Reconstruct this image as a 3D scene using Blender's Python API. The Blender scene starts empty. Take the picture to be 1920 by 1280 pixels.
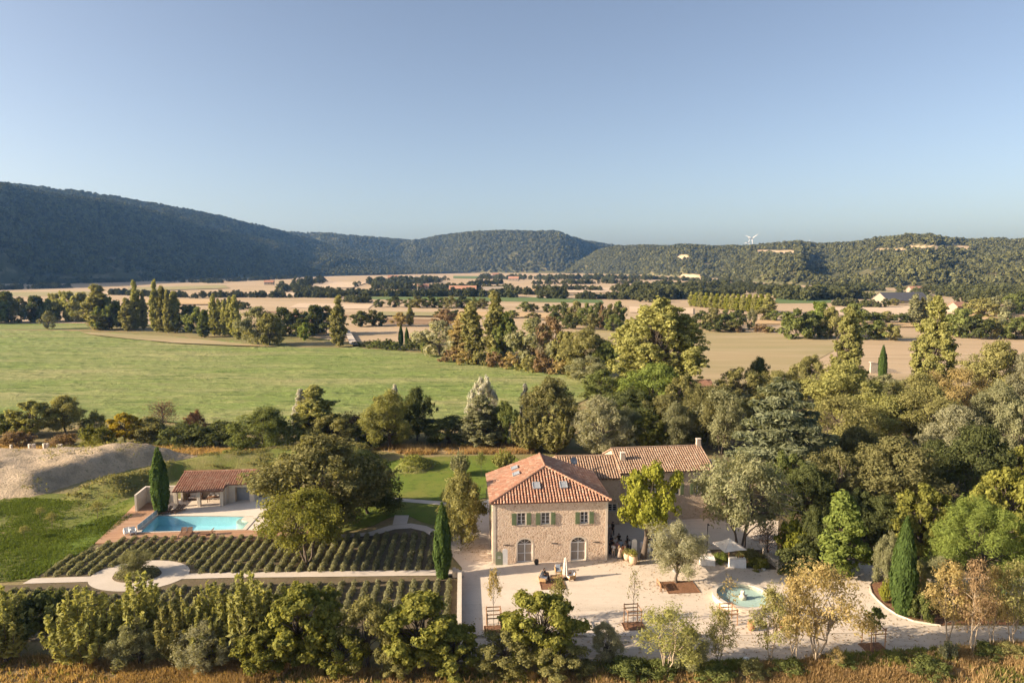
import bpy, bmesh, math, random
import numpy as np
from mathutils import Vector, Matrix

# ------------------------------------------------------------------ camera, sky, sun, exposure
scene = bpy.context.scene
C = scene.collection
R = math.radians
CAM_Z = 35.0
PITCH = math.atan(143 / 1280)
cam_d = bpy.data.cameras.new('camera')
cam_d.lens = 24.0
cam_d.sensor_width = 36.0
cam_d.clip_start = 0.5
cam_d.clip_end = 20000
cam = bpy.data.objects.new('camera', cam_d)
C.objects.link(cam)
cam.location = (0, 0, CAM_Z)
cam.rotation_euler = (R(90) - PITCH, 0, 0)
scene.camera = cam

SUN_EL = 21.0          # degrees above the horizon
SUN_PHI = 12.5         # the way shadows run, degrees from +X towards +Y
world = bpy.data.worlds.new('World')
scene.world = world
world.use_nodes = True
wn = world.node_tree
sky = wn.nodes.new('ShaderNodeTexSky')
sky.sky_type = 'NISHITA'
sky.sun_disc = False
sky.sun_elevation = R(SUN_EL)
sky.sun_rotation = R(270 - SUN_PHI)
sky.altitude = 300
sky.air_density = 0.7
sky.dust_density = 3.0
sky.ozone_density = 1.1
bg = wn.nodes['Background']
bg.inputs[1].default_value = 0.084
hsv = wn.nodes.new('ShaderNodeHueSaturation')     # the pale late-summer air takes some colour out of the whole sky
hsv.inputs['Saturation'].default_value = 0.84
wn.links.new(sky.outputs[0], hsv.inputs['Color'])
wn.links.new(hsv.outputs[0], bg.inputs[0])

sun_d = bpy.data.lights.new('sun', 'SUN')
sun_d.energy = 5.0
sun_d.angle = R(0.53)
sun_d.color = (1.0, 0.84, 0.65)
sun = bpy.data.objects.new('sun', sun_d)
C.objects.link(sun)
sdir = Vector((math.cos(R(SUN_PHI)) * math.cos(R(SUN_EL)), math.sin(R(SUN_PHI)) * math.cos(R(SUN_EL)), -math.sin(R(SUN_EL))))
sun.rotation_euler = sdir.to_track_quat('-Z', 'Y').to_euler()
sun.location = (-60, -20, 80)

scene.view_settings.view_transform = 'Standard'
scene.view_settings.look = 'None'
scene.view_settings.gamma = 1.0
scene.view_settings.use_curve_mapping = False
scene.view_settings.exposure = 1.25
scene.render.engine = 'CYCLES'
scene.cycles.max_bounces = 8
scene.cycles.diffuse_bounces = 5
scene.cycles.glossy_bounces = 2
scene.cycles.transmission_bounces = 4
scene.cycles.volume_bounces = 0
scene.cycles.transparent_max_bounces = 4
scene.cycles.use_denoising = True
scene.cycles.caustics_reflective = False
scene.cycles.caustics_refractive = False

# ------------------------------------------------------------------ helpers
rng = np.random.default_rng(7)
random.seed(7)
SP, CP = math.sin(PITCH), math.cos(PITCH)

def G(px, py, z=0.0):
    """the point of the plane at height z that the photograph shows at this pixel (1920 x 1280)"""
    k = (py - 640) / 1280
    vy, vz = CP - k * SP, -SP - k * CP
    t = (z - CAM_Z) / vz
    return Vector(((px - 960) / 1280 * t, vy * t, z))

def Zat(py, Y):
    k = (py - 640) / 1280
    return CAM_Z + (-SP - k * CP) / (CP - k * SP) * Y

def XatY(px, Y, z=0.0):
    """x of pixel column px at depth Y and height z"""
    return (px - 960) / 1280 * (Y * CP + (CAM_Z - z) * SP)

def vnoise(x, y, seed=0):
    x = np.asarray(x, float); y = np.asarray(y, float)
    xi = np.floor(x).astype(np.int64); yi = np.floor(y).astype(np.int64)
    fx = x - xi; fy = y - yi
    fx = fx * fx * (3 - 2 * fx); fy = fy * fy * (3 - 2 * fy)
    def h(a, b):
        n = (a * 374761393 + b * 668265263 + seed * 1274126177) & 0x7fffffff
        n = ((n ^ (n >> 13)) * 1274126177) & 0x7fffffff
        n = n ^ (n >> 16)
        return (n & 0xffff) / 65535.0
    a, b, c, d = h(xi, yi), h(xi + 1, yi), h(xi, yi + 1), h(xi + 1, yi + 1)
    return (a * (1 - fx) + b * fx) * (1 - fy) + (c * (1 - fx) + d * fx) * fy

def fbm(x, y, o=4, seed=0):
    s, a, t = 0, 1.0, 0
    for i in range(o):
        s = s + a * (vnoise(x * 2 ** i, y * 2 ** i, seed + i * 17) * 2 - 1)
        t += a; a *= 0.5
    return s / t

def nth(i):
    """first, second ... 4th ..."""
    return ('first', 'second', 'third')[i] if i < 3 else '%d%s' % (i + 1, {1: 'st', 2: 'nd', 3: 'rd'}.get((i + 1) % 10, 'th') if (i + 1) % 100 not in (11, 12, 13) else 'th')

def tag(o, label=None, cat=None, group=None, kind=None):
    if label: o['label'] = label
    if cat: o['category'] = cat
    if group: o['group'] = group
    if kind: o['kind'] = kind
    return o

def empty(name, loc=(0, 0, 0), rz=0.0, label=None, cat=None, group=None):
    o = bpy.data.objects.new(name, None)
    C.objects.link(o)
    o.location = loc
    o.rotation_euler = (0, 0, rz)
    o.empty_display_size = 0.3
    return tag(o, label, cat, group)

def link(name, me, mat=None, parent=None):
    o = bpy.data.objects.new(name, me)
    C.objects.link(o)
    if mat is not None:
        if len(me.materials) == 0:
            me.materials.append(mat)
    if parent is not None:
        o.parent = parent
    return o

def np_mesh(name, V, F, tint=None, smooth=False):
    """V (n,3); F (m,k) all faces with k corners"""
    me = bpy.data.meshes.new(name)
    V = np.asarray(V, np.float32); F = np.asarray(F, np.int32)
    m, k = F.shape
    me.vertices.add(len(V)); me.vertices.foreach_set('co', V.ravel())
    me.loops.add(m * k); me.loops.foreach_set('vertex_index', F.ravel())
    me.polygons.add(m)
    me.polygons.foreach_set('loop_start', np.arange(0, m * k, k, dtype=np.int32))
    me.polygons.foreach_set('use_smooth', np.full(m, smooth))
    me.update(calc_edges=True)
    if tint is not None:
        at = me.color_attributes.new('tint', 'FLOAT_COLOR', 'POINT')
        t = np.ones((len(V), 4), np.float32)
        t[:, :tint.shape[1]] = tint
        at.data.foreach_set('color', t.ravel())
    return me

class MB:
    """collects shapes for one mesh"""
    def __init__(s):
        s.v = []; s.f = []
    def add(s, v, f):
        n = len(s.v)
        s.v += [tuple(p) for p in v]
        s.f += [tuple(i + n for i in q) for q in f]
        return s
    def box(s, x0, x1, y0, y1, z0, z1, M=None):
        v = [Vector((x, y, z)) for z in (z0, z1) for y in (y0, y1) for x in (x0, x1)]
        if M is not None: v = [M @ p for p in v]
        return s.add(v, [(0, 2, 3, 1), (4, 5, 7, 6), (0, 1, 5, 4), (2, 6, 7, 3), (0, 4, 6, 2), (1, 3, 7, 5)])
    def bbox(s, x0, x1, y0, y1, z0, z1, b=0.02, M=None):
        """box with chamfered vertical and top edges"""
        v, f = [], []
        def ring(i, z):
            return [(x0 + i, y0 + b, z), (x0 + b, y0 + i, z), (x1 - b, y0 + i, z), (x1 - i, y0 + b, z), (x1 - i, y1 - b, z), (x1 - b, y1 - i, z), (x0 + b, y1 - i, z), (x0 + i, y1 - b, z)]
        for i, z in ((0, z0), (0, z1 - b), (b * 0.7, z1)): v += ring(i, z)
        for k in range(2):
            for i in range(8):
                j = (i + 1) % 8
                f.append((k * 8 + i, k * 8 + j, k * 8 + 8 + j, k * 8 + 8 + i))
        f.append(tuple(range(7, -1, -1))); f.append(tuple(range(16, 24)))
        if M is not None: v = [M @ Vector(p) for p in v]
        return s.add(v, f)
    def tube(s, pts, rad, n=6, cap=True):
        pts = [Vector(p) for p in pts]
        rad = rad if isinstance(rad, (list, tuple)) else [rad] * len(pts)
        v, f = [], []
        for i, p in enumerate(pts):
            d = (pts[min(i + 1, len(pts) - 1)] - pts[max(i - 1, 0)])
            if d.length < 1e-6: d = Vector((0, 0, 1))
            d.normalize()
            a = d.cross(Vector((0, 1, 0)) if abs(d.y) < 0.8 else Vector((1, 0, 0))).normalized()
            b = d.cross(a)
            for k in range(n):
                t = 2 * math.pi * k / n
                v.append(p + (a * math.cos(t) + b * math.sin(t)) * rad[i])
        for i in range(len(pts) - 1):
            for k in range(n):
                j = (k + 1) % n
                f.append((i * n + k, i * n + j, i * n + n + j, i * n + n + k))
        if cap:
            f.append(tuple(range(n - 1, -1, -1)))
            f.append(tuple(range((len(pts) - 1) * n, len(pts) * n)))
        return s.add(v, f)
    def lathe(s, prof, n=16, c=(0, 0, 0), sx=1.0, sy=1.0):
        v, f = [], []
        for r, z in prof:
            for k in range(n):
                t = 2 * math.pi * k / n
                v.append((c[0] + r * math.cos(t) * sx, c[1] + r * math.sin(t) * sy, c[2] + z))
        for i in range(len(prof) - 1):
            for k in range(n):
                j = (k + 1) % n
                f.append((i * n + k, i * n + j, i * n + n + j, i * n + n + k))
        f.append(tuple(range(n - 1, -1, -1)))
        f.append(tuple(range((len(prof) - 1) * n, len(prof) * n)))
        return s.add(v, f)
    def quad(s, a, b, c, d):
        return s.add([a, b, c, d], [(0, 1, 2, 3)])
    def build(s, name, mat=None, parent=None, smooth=False):
        me = bpy.data.meshes.new(name)
        me.from_pydata([tuple(p) for p in s.v], [], s.f)
        me.update()
        if smooth:
            me.polygons.foreach_set('use_smooth', np.full(len(me.polygons), True))
        return link(name, me, mat, parent)

# ------------------------------------------------------------------ materials
MATS = {}

class NT:
    def __init__(s, m):
        s.t = m.node_tree; s.n = s.t.nodes; s.l = s.t.links
    def new(s, kind, **kw):
        n = s.n.new(kind)
        for k, v in kw.items(): setattr(n, k, v)
        return n
    def link(s, a, b): s.l.new(a, b)
    def noise(s, vec, scale, detail=4, rough=0.55, dist=0.0):
        n = s.new('ShaderNodeTexNoise')
        n.inputs['Scale'].default_value = scale; n.inputs['Detail'].default_value = detail
        n.inputs['Roughness'].default_value = rough; n.inputs['Distortion'].default_value = dist
        if vec is not None: s.link(vec, n.inputs['Vector'])
        return n.outputs['Fac']
    def ramp(s, fac, stops):
        r = s.new('ShaderNodeValToRGB')
        e = r.color_ramp.elements
        while len(e) < len(stops): e.new(0.5)
        for el, (p, c) in zip(e, stops):
            el.position = p; el.color = (*c, 1) if len(c) == 3 else c
        s.link(fac, r.inputs[0])
        return r.outputs[0]
    def mix(s, fac, a, b, mode='MIX'):
        m = s.new('ShaderNodeMix', data_type='RGBA', blend_type=mode)
        for k, val in ((0, fac), (6, a), (7, b)):
            if hasattr(val, 'is_output'): s.link(val, m.inputs[k])
            elif isinstance(val, (int, float)): m.inputs[k].default_value = val
            else: m.inputs[k].default_value = (*val, 1)
        return m.outputs[2]
    def math(s, op, a, b=0.5):
        m = s.new('ShaderNodeMath', operation=op)
        for k, val in ((0, a), (1, b)):
            if hasattr(val, 'is_output'): s.link(val, m.inputs[k])
            else: m.inputs[k].default_value = val
        return m.outputs[0]
    def coord(s, scale=(1, 1, 1), rot=(0, 0, 0), kind='Object'):
        tc = s.new('ShaderNodeTexCoord'); mp = s.new('ShaderNodeMapping')
        mp.inputs['Scale'].default_value = scale; mp.inputs['Rotation'].default_value = rot
        s.link(tc.outputs[kind], mp.inputs['Vector'])
        return mp.outputs[0]
    def bump(s, h, strength=0.3, dist=0.05):
        b = s.new('ShaderNodeBump')
        b.inputs['Strength'].default_value = strength; b.inputs['Distance'].default_value = dist
        s.link(h, b.inputs['Height'])
        return b.outputs[0]

def mat(name, col=(0.5, 0.5, 0.5), rough=0.8, metal=0.0, spec=0.3):
    """a plain procedural material: colour with a fine mottling"""
    if name in MATS: return MATS[name]
    m = bpy.data.materials.new(name); m.use_nodes = True
    t = NT(m); p = t.n['Principled BSDF']
    v = t.coord((1, 1, 1))
    f = t.noise(v, 3.0, 5)
    c = t.mix(f, tuple(x * 0.78 for x in col), tuple(min(1, x * 1.18) for x in col))
    t.link(c, p.inputs['Base Color'])
    p.inputs['Roughness'].default_value = rough
    p.inputs['Metallic'].default_value = metal
    p.inputs['Specular IOR Level'].default_value = spec
    MATS[name] = m
    return m

def ground_mat(name, layers, bump=None, rough=0.95):
    """layers: list of (scale, aniso(x,y), lo, hi, colour) mixed one on the other; the first one is (colour,)"""
    m = bpy.data.materials.new(name); m.use_nodes = True
    t = NT(m); p = t.n['Principled BSDF']
    col = layers[0]
    for sc, an, lo, hi, c in layers[1:]:
        v = t.coord((an[0], an[1], 1))
        f = t.noise(v, sc, 6, 0.62)
        f = t.ramp(f, [(lo, (0, 0, 0)), (hi, (1, 1, 1))])
        col = t.mix(f, col, c)
    if isinstance(col, tuple): p.inputs['Base Color'].default_value = (*col, 1)
    else: t.link(col, p.inputs['Base Color'])
    p.inputs['Roughness'].default_value = rough
    p.inputs['Specular IOR Level'].default_value = 0.1
    if bump:
        v = t.coord((1, 1, 1))
        t.link(t.bump(t.noise(v, bump[0], 6, 0.7), bump[1], bump[2]), p.inputs['Normal'])
    MATS[name] = m
    return m

def leaf_mat(name, a, b, trans=0.45, objvar=0.25):
    """foliage: two leaf colours mixed leaf by leaf and tree by tree"""
    if name in MATS: return MATS[name]
    m = bpy.data.materials.new(name); m.use_nodes = True
    t = NT(m); t.n.remove(t.n['Principled BSDF'])
    at = t.new('ShaderNodeAttribute', attribute_name='tint')
    sep = t.new('ShaderNodeSeparateColor')
    t.link(at.outputs['Color'], sep.inputs[0])
    c = t.mix(sep.outputs[0], a, b)
    oi = t.new('ShaderNodeObjectInfo')
    k = t.math('MULTIPLY_ADD', oi.outputs['Random'], objvar); t.n[-1].inputs[2].default_value = 1 - objvar / 2
    k2 = t.math('MULTIPLY_ADD', sep.outputs[1], 0.5); t.n[-1].inputs[2].default_value = 0.75
    k3 = t.math('MULTIPLY', k, k2)
    sc = t.new('ShaderNodeVectorMath', operation='SCALE')
    t.link(c, sc.inputs[0]); t.link(k3, sc.inputs['Scale'])
    d = t.new('ShaderNodeBsdfDiffuse'); tr = t.new('ShaderNodeBsdfTranslucent')
    t.link(sc.outputs[0], d.inputs[0])
    tc = t.mix(1.0, sc.outputs[0], (1.15, 1.1, 0.6), 'MULTIPLY')
    t.link(tc, tr.inputs[0])
    mx = t.new('ShaderNodeMixShader'); mx.inputs[0].default_value = trans
    t.link(d.outputs[0], mx.inputs[1]); t.link(tr.outputs[0], mx.inputs[2])
    t.link(mx.outputs[0], t.n['Material Output'].inputs[0])
    MATS[name] = m
    return m

PAL = {
    'olive': ((0.275, 0.255, 0.105), (0.155, 0.152, 0.06)),
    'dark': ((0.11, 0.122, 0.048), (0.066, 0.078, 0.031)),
    'mid': ((0.18, 0.2, 0.068), (0.11, 0.13, 0.043)),
    'yellowgreen': ((0.325, 0.31, 0.112), (0.19, 0.198, 0.072)),
    'bright': ((0.195, 0.23, 0.06), (0.112, 0.145, 0.038)),
    'lime': ((0.262, 0.262, 0.046), (0.155, 0.168, 0.030)),
    'silver': ((0.335, 0.32, 0.215), (0.205, 0.205, 0.13)),
    'sage': ((0.275, 0.268, 0.155), (0.165, 0.172, 0.095)),
    'white': ((0.62, 0.6, 0.55), (0.36, 0.345, 0.28)),
    'yellow': ((0.520, 0.390, 0.050), (0.320, 0.255, 0.040)),
    'gold': ((0.235, 0.225, 0.055), (0.125, 0.135, 0.036)),
    'brown': ((0.270, 0.185, 0.110), (0.170, 0.125, 0.070)),
    'russet': ((0.230, 0.125, 0.085), (0.145, 0.092, 0.060)),
    'autumn': ((0.375, 0.285, 0.13), (0.23, 0.192, 0.085)),
    'blue': ((0.215, 0.225, 0.135), (0.115, 0.132, 0.086)),
    'cypress': ((0.100, 0.145, 0.042), (0.058, 0.092, 0.028)),
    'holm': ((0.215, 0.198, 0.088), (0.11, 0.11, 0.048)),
    'lavender': ((0.315, 0.305, 0.18), (0.195, 0.195, 0.105)),
    'straw': ((0.52, 0.37, 0.185), (0.35, 0.235, 0.11)),
    'turf': ((0.150, 0.195, 0.042), (0.098, 0.135, 0.030)),
    'grass': ((0.240, 0.245, 0.075), (0.150, 0.165, 0.045)),
}
def pal(p):
    g = (1, 1, 1) if p in ('white', 'straw', 'yellow', 'lavender', 'turf') else (1.28, 1.27, 1.22)
    return leaf_mat('leaves_' + p, *(tuple(c * k for c, k in zip(q, g)) for q in PAL[p]))
BARK = mat('bark', (0.11, 0.085, 0.065), 0.95)
PALEBARK = mat('pale_bark', (0.34, 0.27, 0.19), 0.95)

M_GROUND = ground_mat('rough_pasture', [(0.26, 0.205, 0.10), (0.02, (1, 1), 0.42, 0.60, (0.17, 0.175, 0.06)), (0.25, (1, 1), 0.45, 0.7, (0.30, 0.22, 0.115)), (2.0, (1, 1), 0.5, 0.8, (0.13, 0.125, 0.05))], (3, 0.6, 0.2))
M_MEADOW = ground_mat('hay_meadow', [(0.175, 0.225, 0.060), (0.035, (0.30, 1.3), 0.42, 0.66, (0.290, 0.275, 0.120)), (0.11, (0.22, 1.6), 0.50, 0.72, (0.130, 0.175, 0.042)), (0.5, (0.30, 1.8), 0.5, 0.8, (0.330, 0.295, 0.135)), (0.30, (0.20, 1.9), 0.56, 0.64, (0.070, 0.110, 0.026)), (1.6, (0.5, 1.6), 0.5, 0.75, (0.13, 0.165, 0.045))], (1.2, 0.8, 0.4))
M_LAWN = ground_mat('lawn_grass', [(0.125, 0.175, 0.026), (0.10, (1, 1), 0.45, 0.68, (0.19, 0.185, 0.045)), (0.6, (1, 1), 0.5, 0.75, (0.065, 0.100, 0.018)), (3, (1, 1), 0.5, 0.8, (0.15, 0.14, 0.05))], (5, 0.7, 0.12))
M_ROUGHLAWN = ground_mat('rough_lawn', [(0.150, 0.170, 0.038), (0.12, (1, 1), 0.42, 0.62, (0.225, 0.190, 0.080)), (0.8, (1, 1), 0.48, 0.72, (0.105, 0.125, 0.030)), (3, (1, 1), 0.5, 0.8, (0.17, 0.14, 0.06))], (3, 0.8, 0.25))
M_GRAVEL = ground_mat('pale_gravel', [(0.565, 0.48, 0.385), (0.09, (1, 1), 0.42, 0.66, (0.63, 0.54, 0.44)), (0.10, (0.35, 2.6), 0.54, 0.64, (0.47, 0.395, 0.31)), (0.5, (0.7, 1.4), 0.50, 0.72, (0.52, 0.44, 0.35)), (1.6, (1, 1), 0.55, 0.75, (0.48, 0.39, 0.295)), (14, (1, 1), 0.45, 0.75, (0.66, 0.56, 0.45)), (40, (1, 1), 0.55, 0.7, (0.44, 0.36, 0.275))], (25, 0.35, 0.03))
M_ROAD = ground_mat('worn_track', [(0.48, 0.405, 0.32), (0.12, (0.5, 1.6), 0.40, 0.70, (0.56, 0.475, 0.38)), (1.0, (0.5, 1.8), 0.5, 0.75, (0.34, 0.285, 0.225)), (12, (1, 1), 0.5, 0.8, (0.52, 0.45, 0.37))], (20, 0.4, 0.03))
M_PATH = ground_mat('path_gravel', [(0.52, 0.45, 0.37), (0.4, (1, 1), 0.4, 0.7, (0.58, 0.50, 0.42)), (12, (1, 1), 0.45, 0.8, (0.46, 0.40, 0.33))], (25, 0.35, 0.03))
M_SOIL = ground_mat('garden_soil', [(0.13, 0.10, 0.062), (0.5, (1, 1), 0.4, 0.7, (0.17, 0.13, 0.08)), (3, (1, 1), 0.5, 0.8, (0.095, 0.09, 0.045))], (8, 0.6, 0.1))
M_MULCH = ground_mat('bark_mulch', [(0.24, 0.125, 0.07), (4, (1, 1), 0.4, 0.65, (0.16, 0.08, 0.045)), (14, (1, 1), 0.5, 0.7, (0.34, 0.20, 0.12))], (20, 0.9, 0.06))
M_HEAP = ground_mat('quarry_sand', [(0.52, 0.395, 0.26), (0.08, (1, 1), 0.40, 0.70, (0.60, 0.47, 0.33)), (0.4, (1, 1), 0.48, 0.66, (0.34, 0.27, 0.185)), (0.9, (1, 1), 0.60, 0.68, (0.20, 0.185, 0.085)), (3.5, (1, 1), 0.52, 0.7, (0.30, 0.24, 0.165)), (9, (1, 1), 0.58, 0.7, (0.60, 0.51, 0.40))], (2.5, 1.0, 0.5))
M_WOODDECK = None
# ------------------------------------------------------------------ the ground and its fields
def sheet(name, pts, z, m, px=True, label=None, kind='structure', jitter=0.0):
    P = []
    n = len(pts)
    r = random.Random(len(name) + n)
    W = [G(*p, 0) if px else Vector((p[0], p[1], 0)) for p in pts]
    for i in range(n):
        a, b = W[i], W[(i + 1) % n]
        k = max(1, min(24, int((b - a).length / 1.5))) if jitter else 1
        for j in range(k):
            q = a.lerp(b, j / k)
            if jitter and j: q = q + Vector((r.uniform(-1, 1), r.uniform(-1, 1), 0)) * jitter
            P.append((q.x, q.y, z))
    bm = bmesh.new()
    f = bm.faces.new([bm.verts.new(p) for p in P])
    if f.normal.z < 0 or True:
        bm.normal_update()
        if f.normal.z < 0: f.normal_flip()
    bmesh.ops.triangulate(bm, faces=[f])
    me = bpy.data.meshes.new(name)
    bm.to_mesh(me); bm.free()
    o = link(name, me, m)
    return tag(o, label, None, None, kind)

def interp(tab, x):
    return np.interp(x, [t[0] for t in tab], [t[1] for t in tab])

def px_grid(name, x0, x1, nu, nv, top, bot, zfun, m, kind='structure'):
    """a relief sheet between two outline curves of the picture, all on the ground plane"""
    us = np.linspace(x0, x1, nu)
    V = []
    for j in range(nv):
        t = j / (nv - 1)
        for u in us:
            p = G(u, interp(top, u) * (1 - t) + interp(bot, u) * t)
            V.append((p.x, p.y, 0))
    V = np.array(V)
    V[:, 2] = zfun(V[:, 0], V[:, 1])
    i = np.arange(nu - 1)[None, :] + nu * np.arange(nv - 1)[:, None]
    F = np.stack([i, i + nu, i + nu + 1, i + 1], -1).reshape(-1, 4)
    o = link(name, np_mesh(name, V, F, smooth=True), m)
    return tag(o, None, None, None, kind)

PW = [G(262, 999), G(456, 993.5), G(478, 969), G(296, 967.5)]      # the hole for the swimming pool
OC = [(-7000, -300), (7000, -300), (7000, 6700), (-7000, 6700)]
gs = MB().add([(x, y, -0.06) for x, y in OC] + [(p.x, p.y, -0.06) for p in PW], [(0, 1, 5, 4), (1, 2, 6, 5), (2, 3, 7, 6), (3, 0, 4, 7)])
tag(gs.build('ground', M_GROUND), kind='structure')

M_STUBBLE = ground_mat('wheat_stubble', [(0.41, 0.300, 0.185), (0.004, (0.6, 1.6), 0.40, 0.62, (0.46, 0.345, 0.225)), (0.015, (0.4, 1.8), 0.48, 0.70, (0.33, 0.25, 0.145)), (0.08, (0.3, 2), 0.5, 0.8, (0.49, 0.375, 0.255)), (0.12, (0.08, 3), 0.55, 0.66, (0.30, 0.225, 0.13))])
M_STUBBLE2 = ground_mat('pale_stubble', [(0.36, 0.275, 0.155), (0.012, (0.35, 1.7), 0.40, 0.64, (0.27, 0.235, 0.11)), (0.05, (0.3, 2), 0.48, 0.74, (0.42, 0.325, 0.20)), (0.3, (0.3, 2), 0.5, 0.8, (0.34, 0.26, 0.14))])
M_PLOUGH = ground_mat('ploughed_field', [(0.23, 0.145, 0.085), (0.03, (0.5, 1.8), 0.4, 0.7, (0.30, 0.20, 0.12))])
M_CROP = ground_mat('green_crop', [(0.10, 0.15, 0.05), (0.02, (0.5, 1.8), 0.4, 0.7, (0.15, 0.18, 0.07))])
M_DRY = ground_mat('dry_grass_ground', [(0.42, 0.30, 0.155), (0.12, (1, 1), 0.42, 0.66, (0.28, 0.215, 0.105)), (0.8, (1, 1), 0.48, 0.72, (0.50, 0.375, 0.215)), (3, (1, 1), 0.5, 0.8, (0.20, 0.18, 0.075))], (4, 0.9, 0.3))

sheet('valley_field', [(-350, 506.5), (2250, 506.5), (2250, 637), (1300, 628), (1000, 640), (640, 640), (450, 610), (160, 606), (-350, 606)], -0.02, M_STUBBLE)
sheet('crop_field', [(690, 556), (1000, 557.5), (1128, 562), (1132, 568.5), (1000, 566), (690, 561)], 0.10, M_CROP)
sheet('crop_field', [(1455, 558), (1560, 559), (1558, 568), (1452, 569)], 0.10, M_CROP)
sheet('ploughed_field', [(720, 596), (815, 599), (812, 608), (715, 607)], 0.10, M_PLOUGH)
sheet('ploughed_field', [(470, 583), (610, 585), (690, 596), (560, 594)], 0.10, M_PLOUGH)
sheet('crop_field', [(850, 517.5), (905, 518), (900, 523), (850, 522)], 0.5, M_CROP)
sheet('stubble_field', [(1090, 617), (1320, 619), (1460, 625), (1600, 638), (1500, 692), (1400, 722), (1150, 735), (1090, 690)], 0.04, M_STUBBLE2)
sheet('stubble_field', [(1600, 638.4), (1700, 634), (2150, 634), (2150, 740), (1650, 720), (1502, 692.4)], 0.03, M_STUBBLE)
sheet('pasture_field', [(-250, 606.4), (160, 606.4), (170, 617), (-250, 618)], 0.02, M_MEADOW)

M_GOLD = ground_mat('golden_stubble', [(0.46, 0.315, 0.165), (0.02, (0.4, 1.8), 0.42, 0.66, (0.52, 0.37, 0.21)), (0.1, (0.3, 2), 0.5, 0.8, (0.40, 0.27, 0.14))])
M_PALE = ground_mat('bleached_stubble', [(0.52, 0.395, 0.27), (0.02, (0.4, 1.8), 0.42, 0.66, (0.58, 0.45, 0.32)), (0.1, (0.3, 2), 0.5, 0.8, (0.46, 0.35, 0.235))])
M_FALLOW_SHADE = ground_mat('fallow_and_shade', [(0.29, 0.255, 0.125), (0.02, (0.4, 1.8), 0.42, 0.66, (0.36, 0.295, 0.16)), (0.1, (0.3, 2), 0.5, 0.8, (0.22, 0.21, 0.09))])
for i, (m_, q) in enumerate([(M_PALE, [(420, 549), (640, 547), (640, 553), (410, 556)]), (M_FALLOW_SHADE, [(-100, 549), (180, 546), (205, 553), (-100, 558)]), (M_PALE, [(560, 569), (700, 571), (690, 580), (540, 577)]), (M_GOLD, [(850, 583), (1060, 589), (1060, 598), (850, 592)]),  # second patch: shade on the valley floor, put into a darker field colour
                          (M_PALE, [(1180, 575), (1300, 578), (1300, 590), (1180, 586)]), (M_PALE, [(1540, 577), (1810, 573), (1810, 590), (1560, 592)]), (M_GOLD, [(1310, 600), (1480, 602), (1480, 609), (1310, 608)]), (M_GOLD, [(1600, 607), (1720, 605), (1735, 614), (1600, 615)]),
                          (M_FALLOW_SHADE, [(1560, 545), (1760, 548), (1740, 554), (1560, 552)]), (M_GOLD, [(900, 541), (1010, 540), (1010, 546), (900, 548)]), (M_PALE, [(1020, 541), (1200, 540), (1190, 548), (1020, 550)]), (M_FALLOW_SHADE, [(240, 540), (420, 535), (430, 541), (240, 547)]),
                          (M_GOLD, [(250, 562), (420, 563), (420, 572), (250, 572)]), (M_PALE, [(600, 528), (690, 530), (660, 540), (570, 543)]), (M_GOLD, [(1760, 592), (1960, 588), (1960, 600), (1760, 604)]), (M_FALLOW_SHADE, [(700, 586), (830, 588), (830, 595), (720, 594)])]):
    sheet('stubble_field', q, 0.16 + 0.06 * i, m_)
sheet('valley_road', [(646, 622), (655, 622), (671, 650), (656, 650)], 1.2, M_PATH)
mead_top = [(-250, 617.5), (0, 618), (150, 622), (300, 629), (450, 643), (560, 651), (650, 652), (750, 658), (870, 672), (1000, 690), (1110, 700), (1190, 722)]
mead_bot = [(-250, 786), (0, 786), (300, 792), (480, 800), (820, 806), (900, 802), (1000, 792), (1100, 748), (1190, 724)]
def mead_z(x, y):
    a = fbm(x * 0.055 + y * 0.012, y * 0.30, 3, 3)
    b = fbm(x * 0.35, y * 0.6, 2, 9)
    return 0.05 + 0.75 * np.clip(a - 0.05, 0, 1) + 0.35 * np.clip(b, 0, 1)
px_grid('meadow', -250, 1190, 420, 150, mead_top, mead_bot, mead_z, M_MEADOW)
sheet('stubble_strip', [(150, 624.5), (300, 631), (450, 645.5), (520, 652), (440, 650), (330, 645), (240, 637), (170, 629)], 0.62, M_STUBBLE2)

# the estate
sheet('rough_lawn', [(-300, 925), (120, 925), (250, 938), (250, 965), (178, 1020), (60, 1088), (-300, 1105)], 0.0, M_ROUGHLAWN)
sheet('lawn', [(252, 930), (254, 962), (176, 1020), (110, 1060), (60, 1062), (110, 1005), (190, 955)], 0.02, M_LAWN, jitter=0.25)
sheet('lawn', [(700, 872), (760, 858), (960, 852), (985, 870), (915, 905), (912, 932), (880, 942), (730, 932), (640, 935)], 0.0, M_LAWN, jitter=0.25)
sheet('lawn', [(640, 940), (835, 941), (850, 990), (790, 978), (770, 968), (735, 968), (700, 985), (640, 998)], 0.0, M_LAWN, jitter=0.2)
sheet('garden_bed', [(690, 999), (760, 986), (810, 995), (822, 1008), (650, 1009)], 0.0, M_SOIL, jitter=0.15)
sheet('dry_meadow', [(-350, 1232), (250, 1236), (700, 1252), (1000, 1258), (1300, 1254), (1480, 1244), (1560, 1228), (1700, 1222), (1920, 1205), (2300, 1200), (2300, 1420), (-350, 1420)], 0.0, M_DRY, jitter=0.3)
sheet('dry_verge', [(700, 842), (760, 836), (960, 834), (970, 846), (760, 852)], 0.0, M_DRY, jitter=0.3)
sheet('dry_verge', [(-250, 838), (160, 838), (420, 846), (600, 848), (600, 853), (400, 852), (140, 850), (-250, 862)], 0.0, M_DRY, jitter=0.3)

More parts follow.
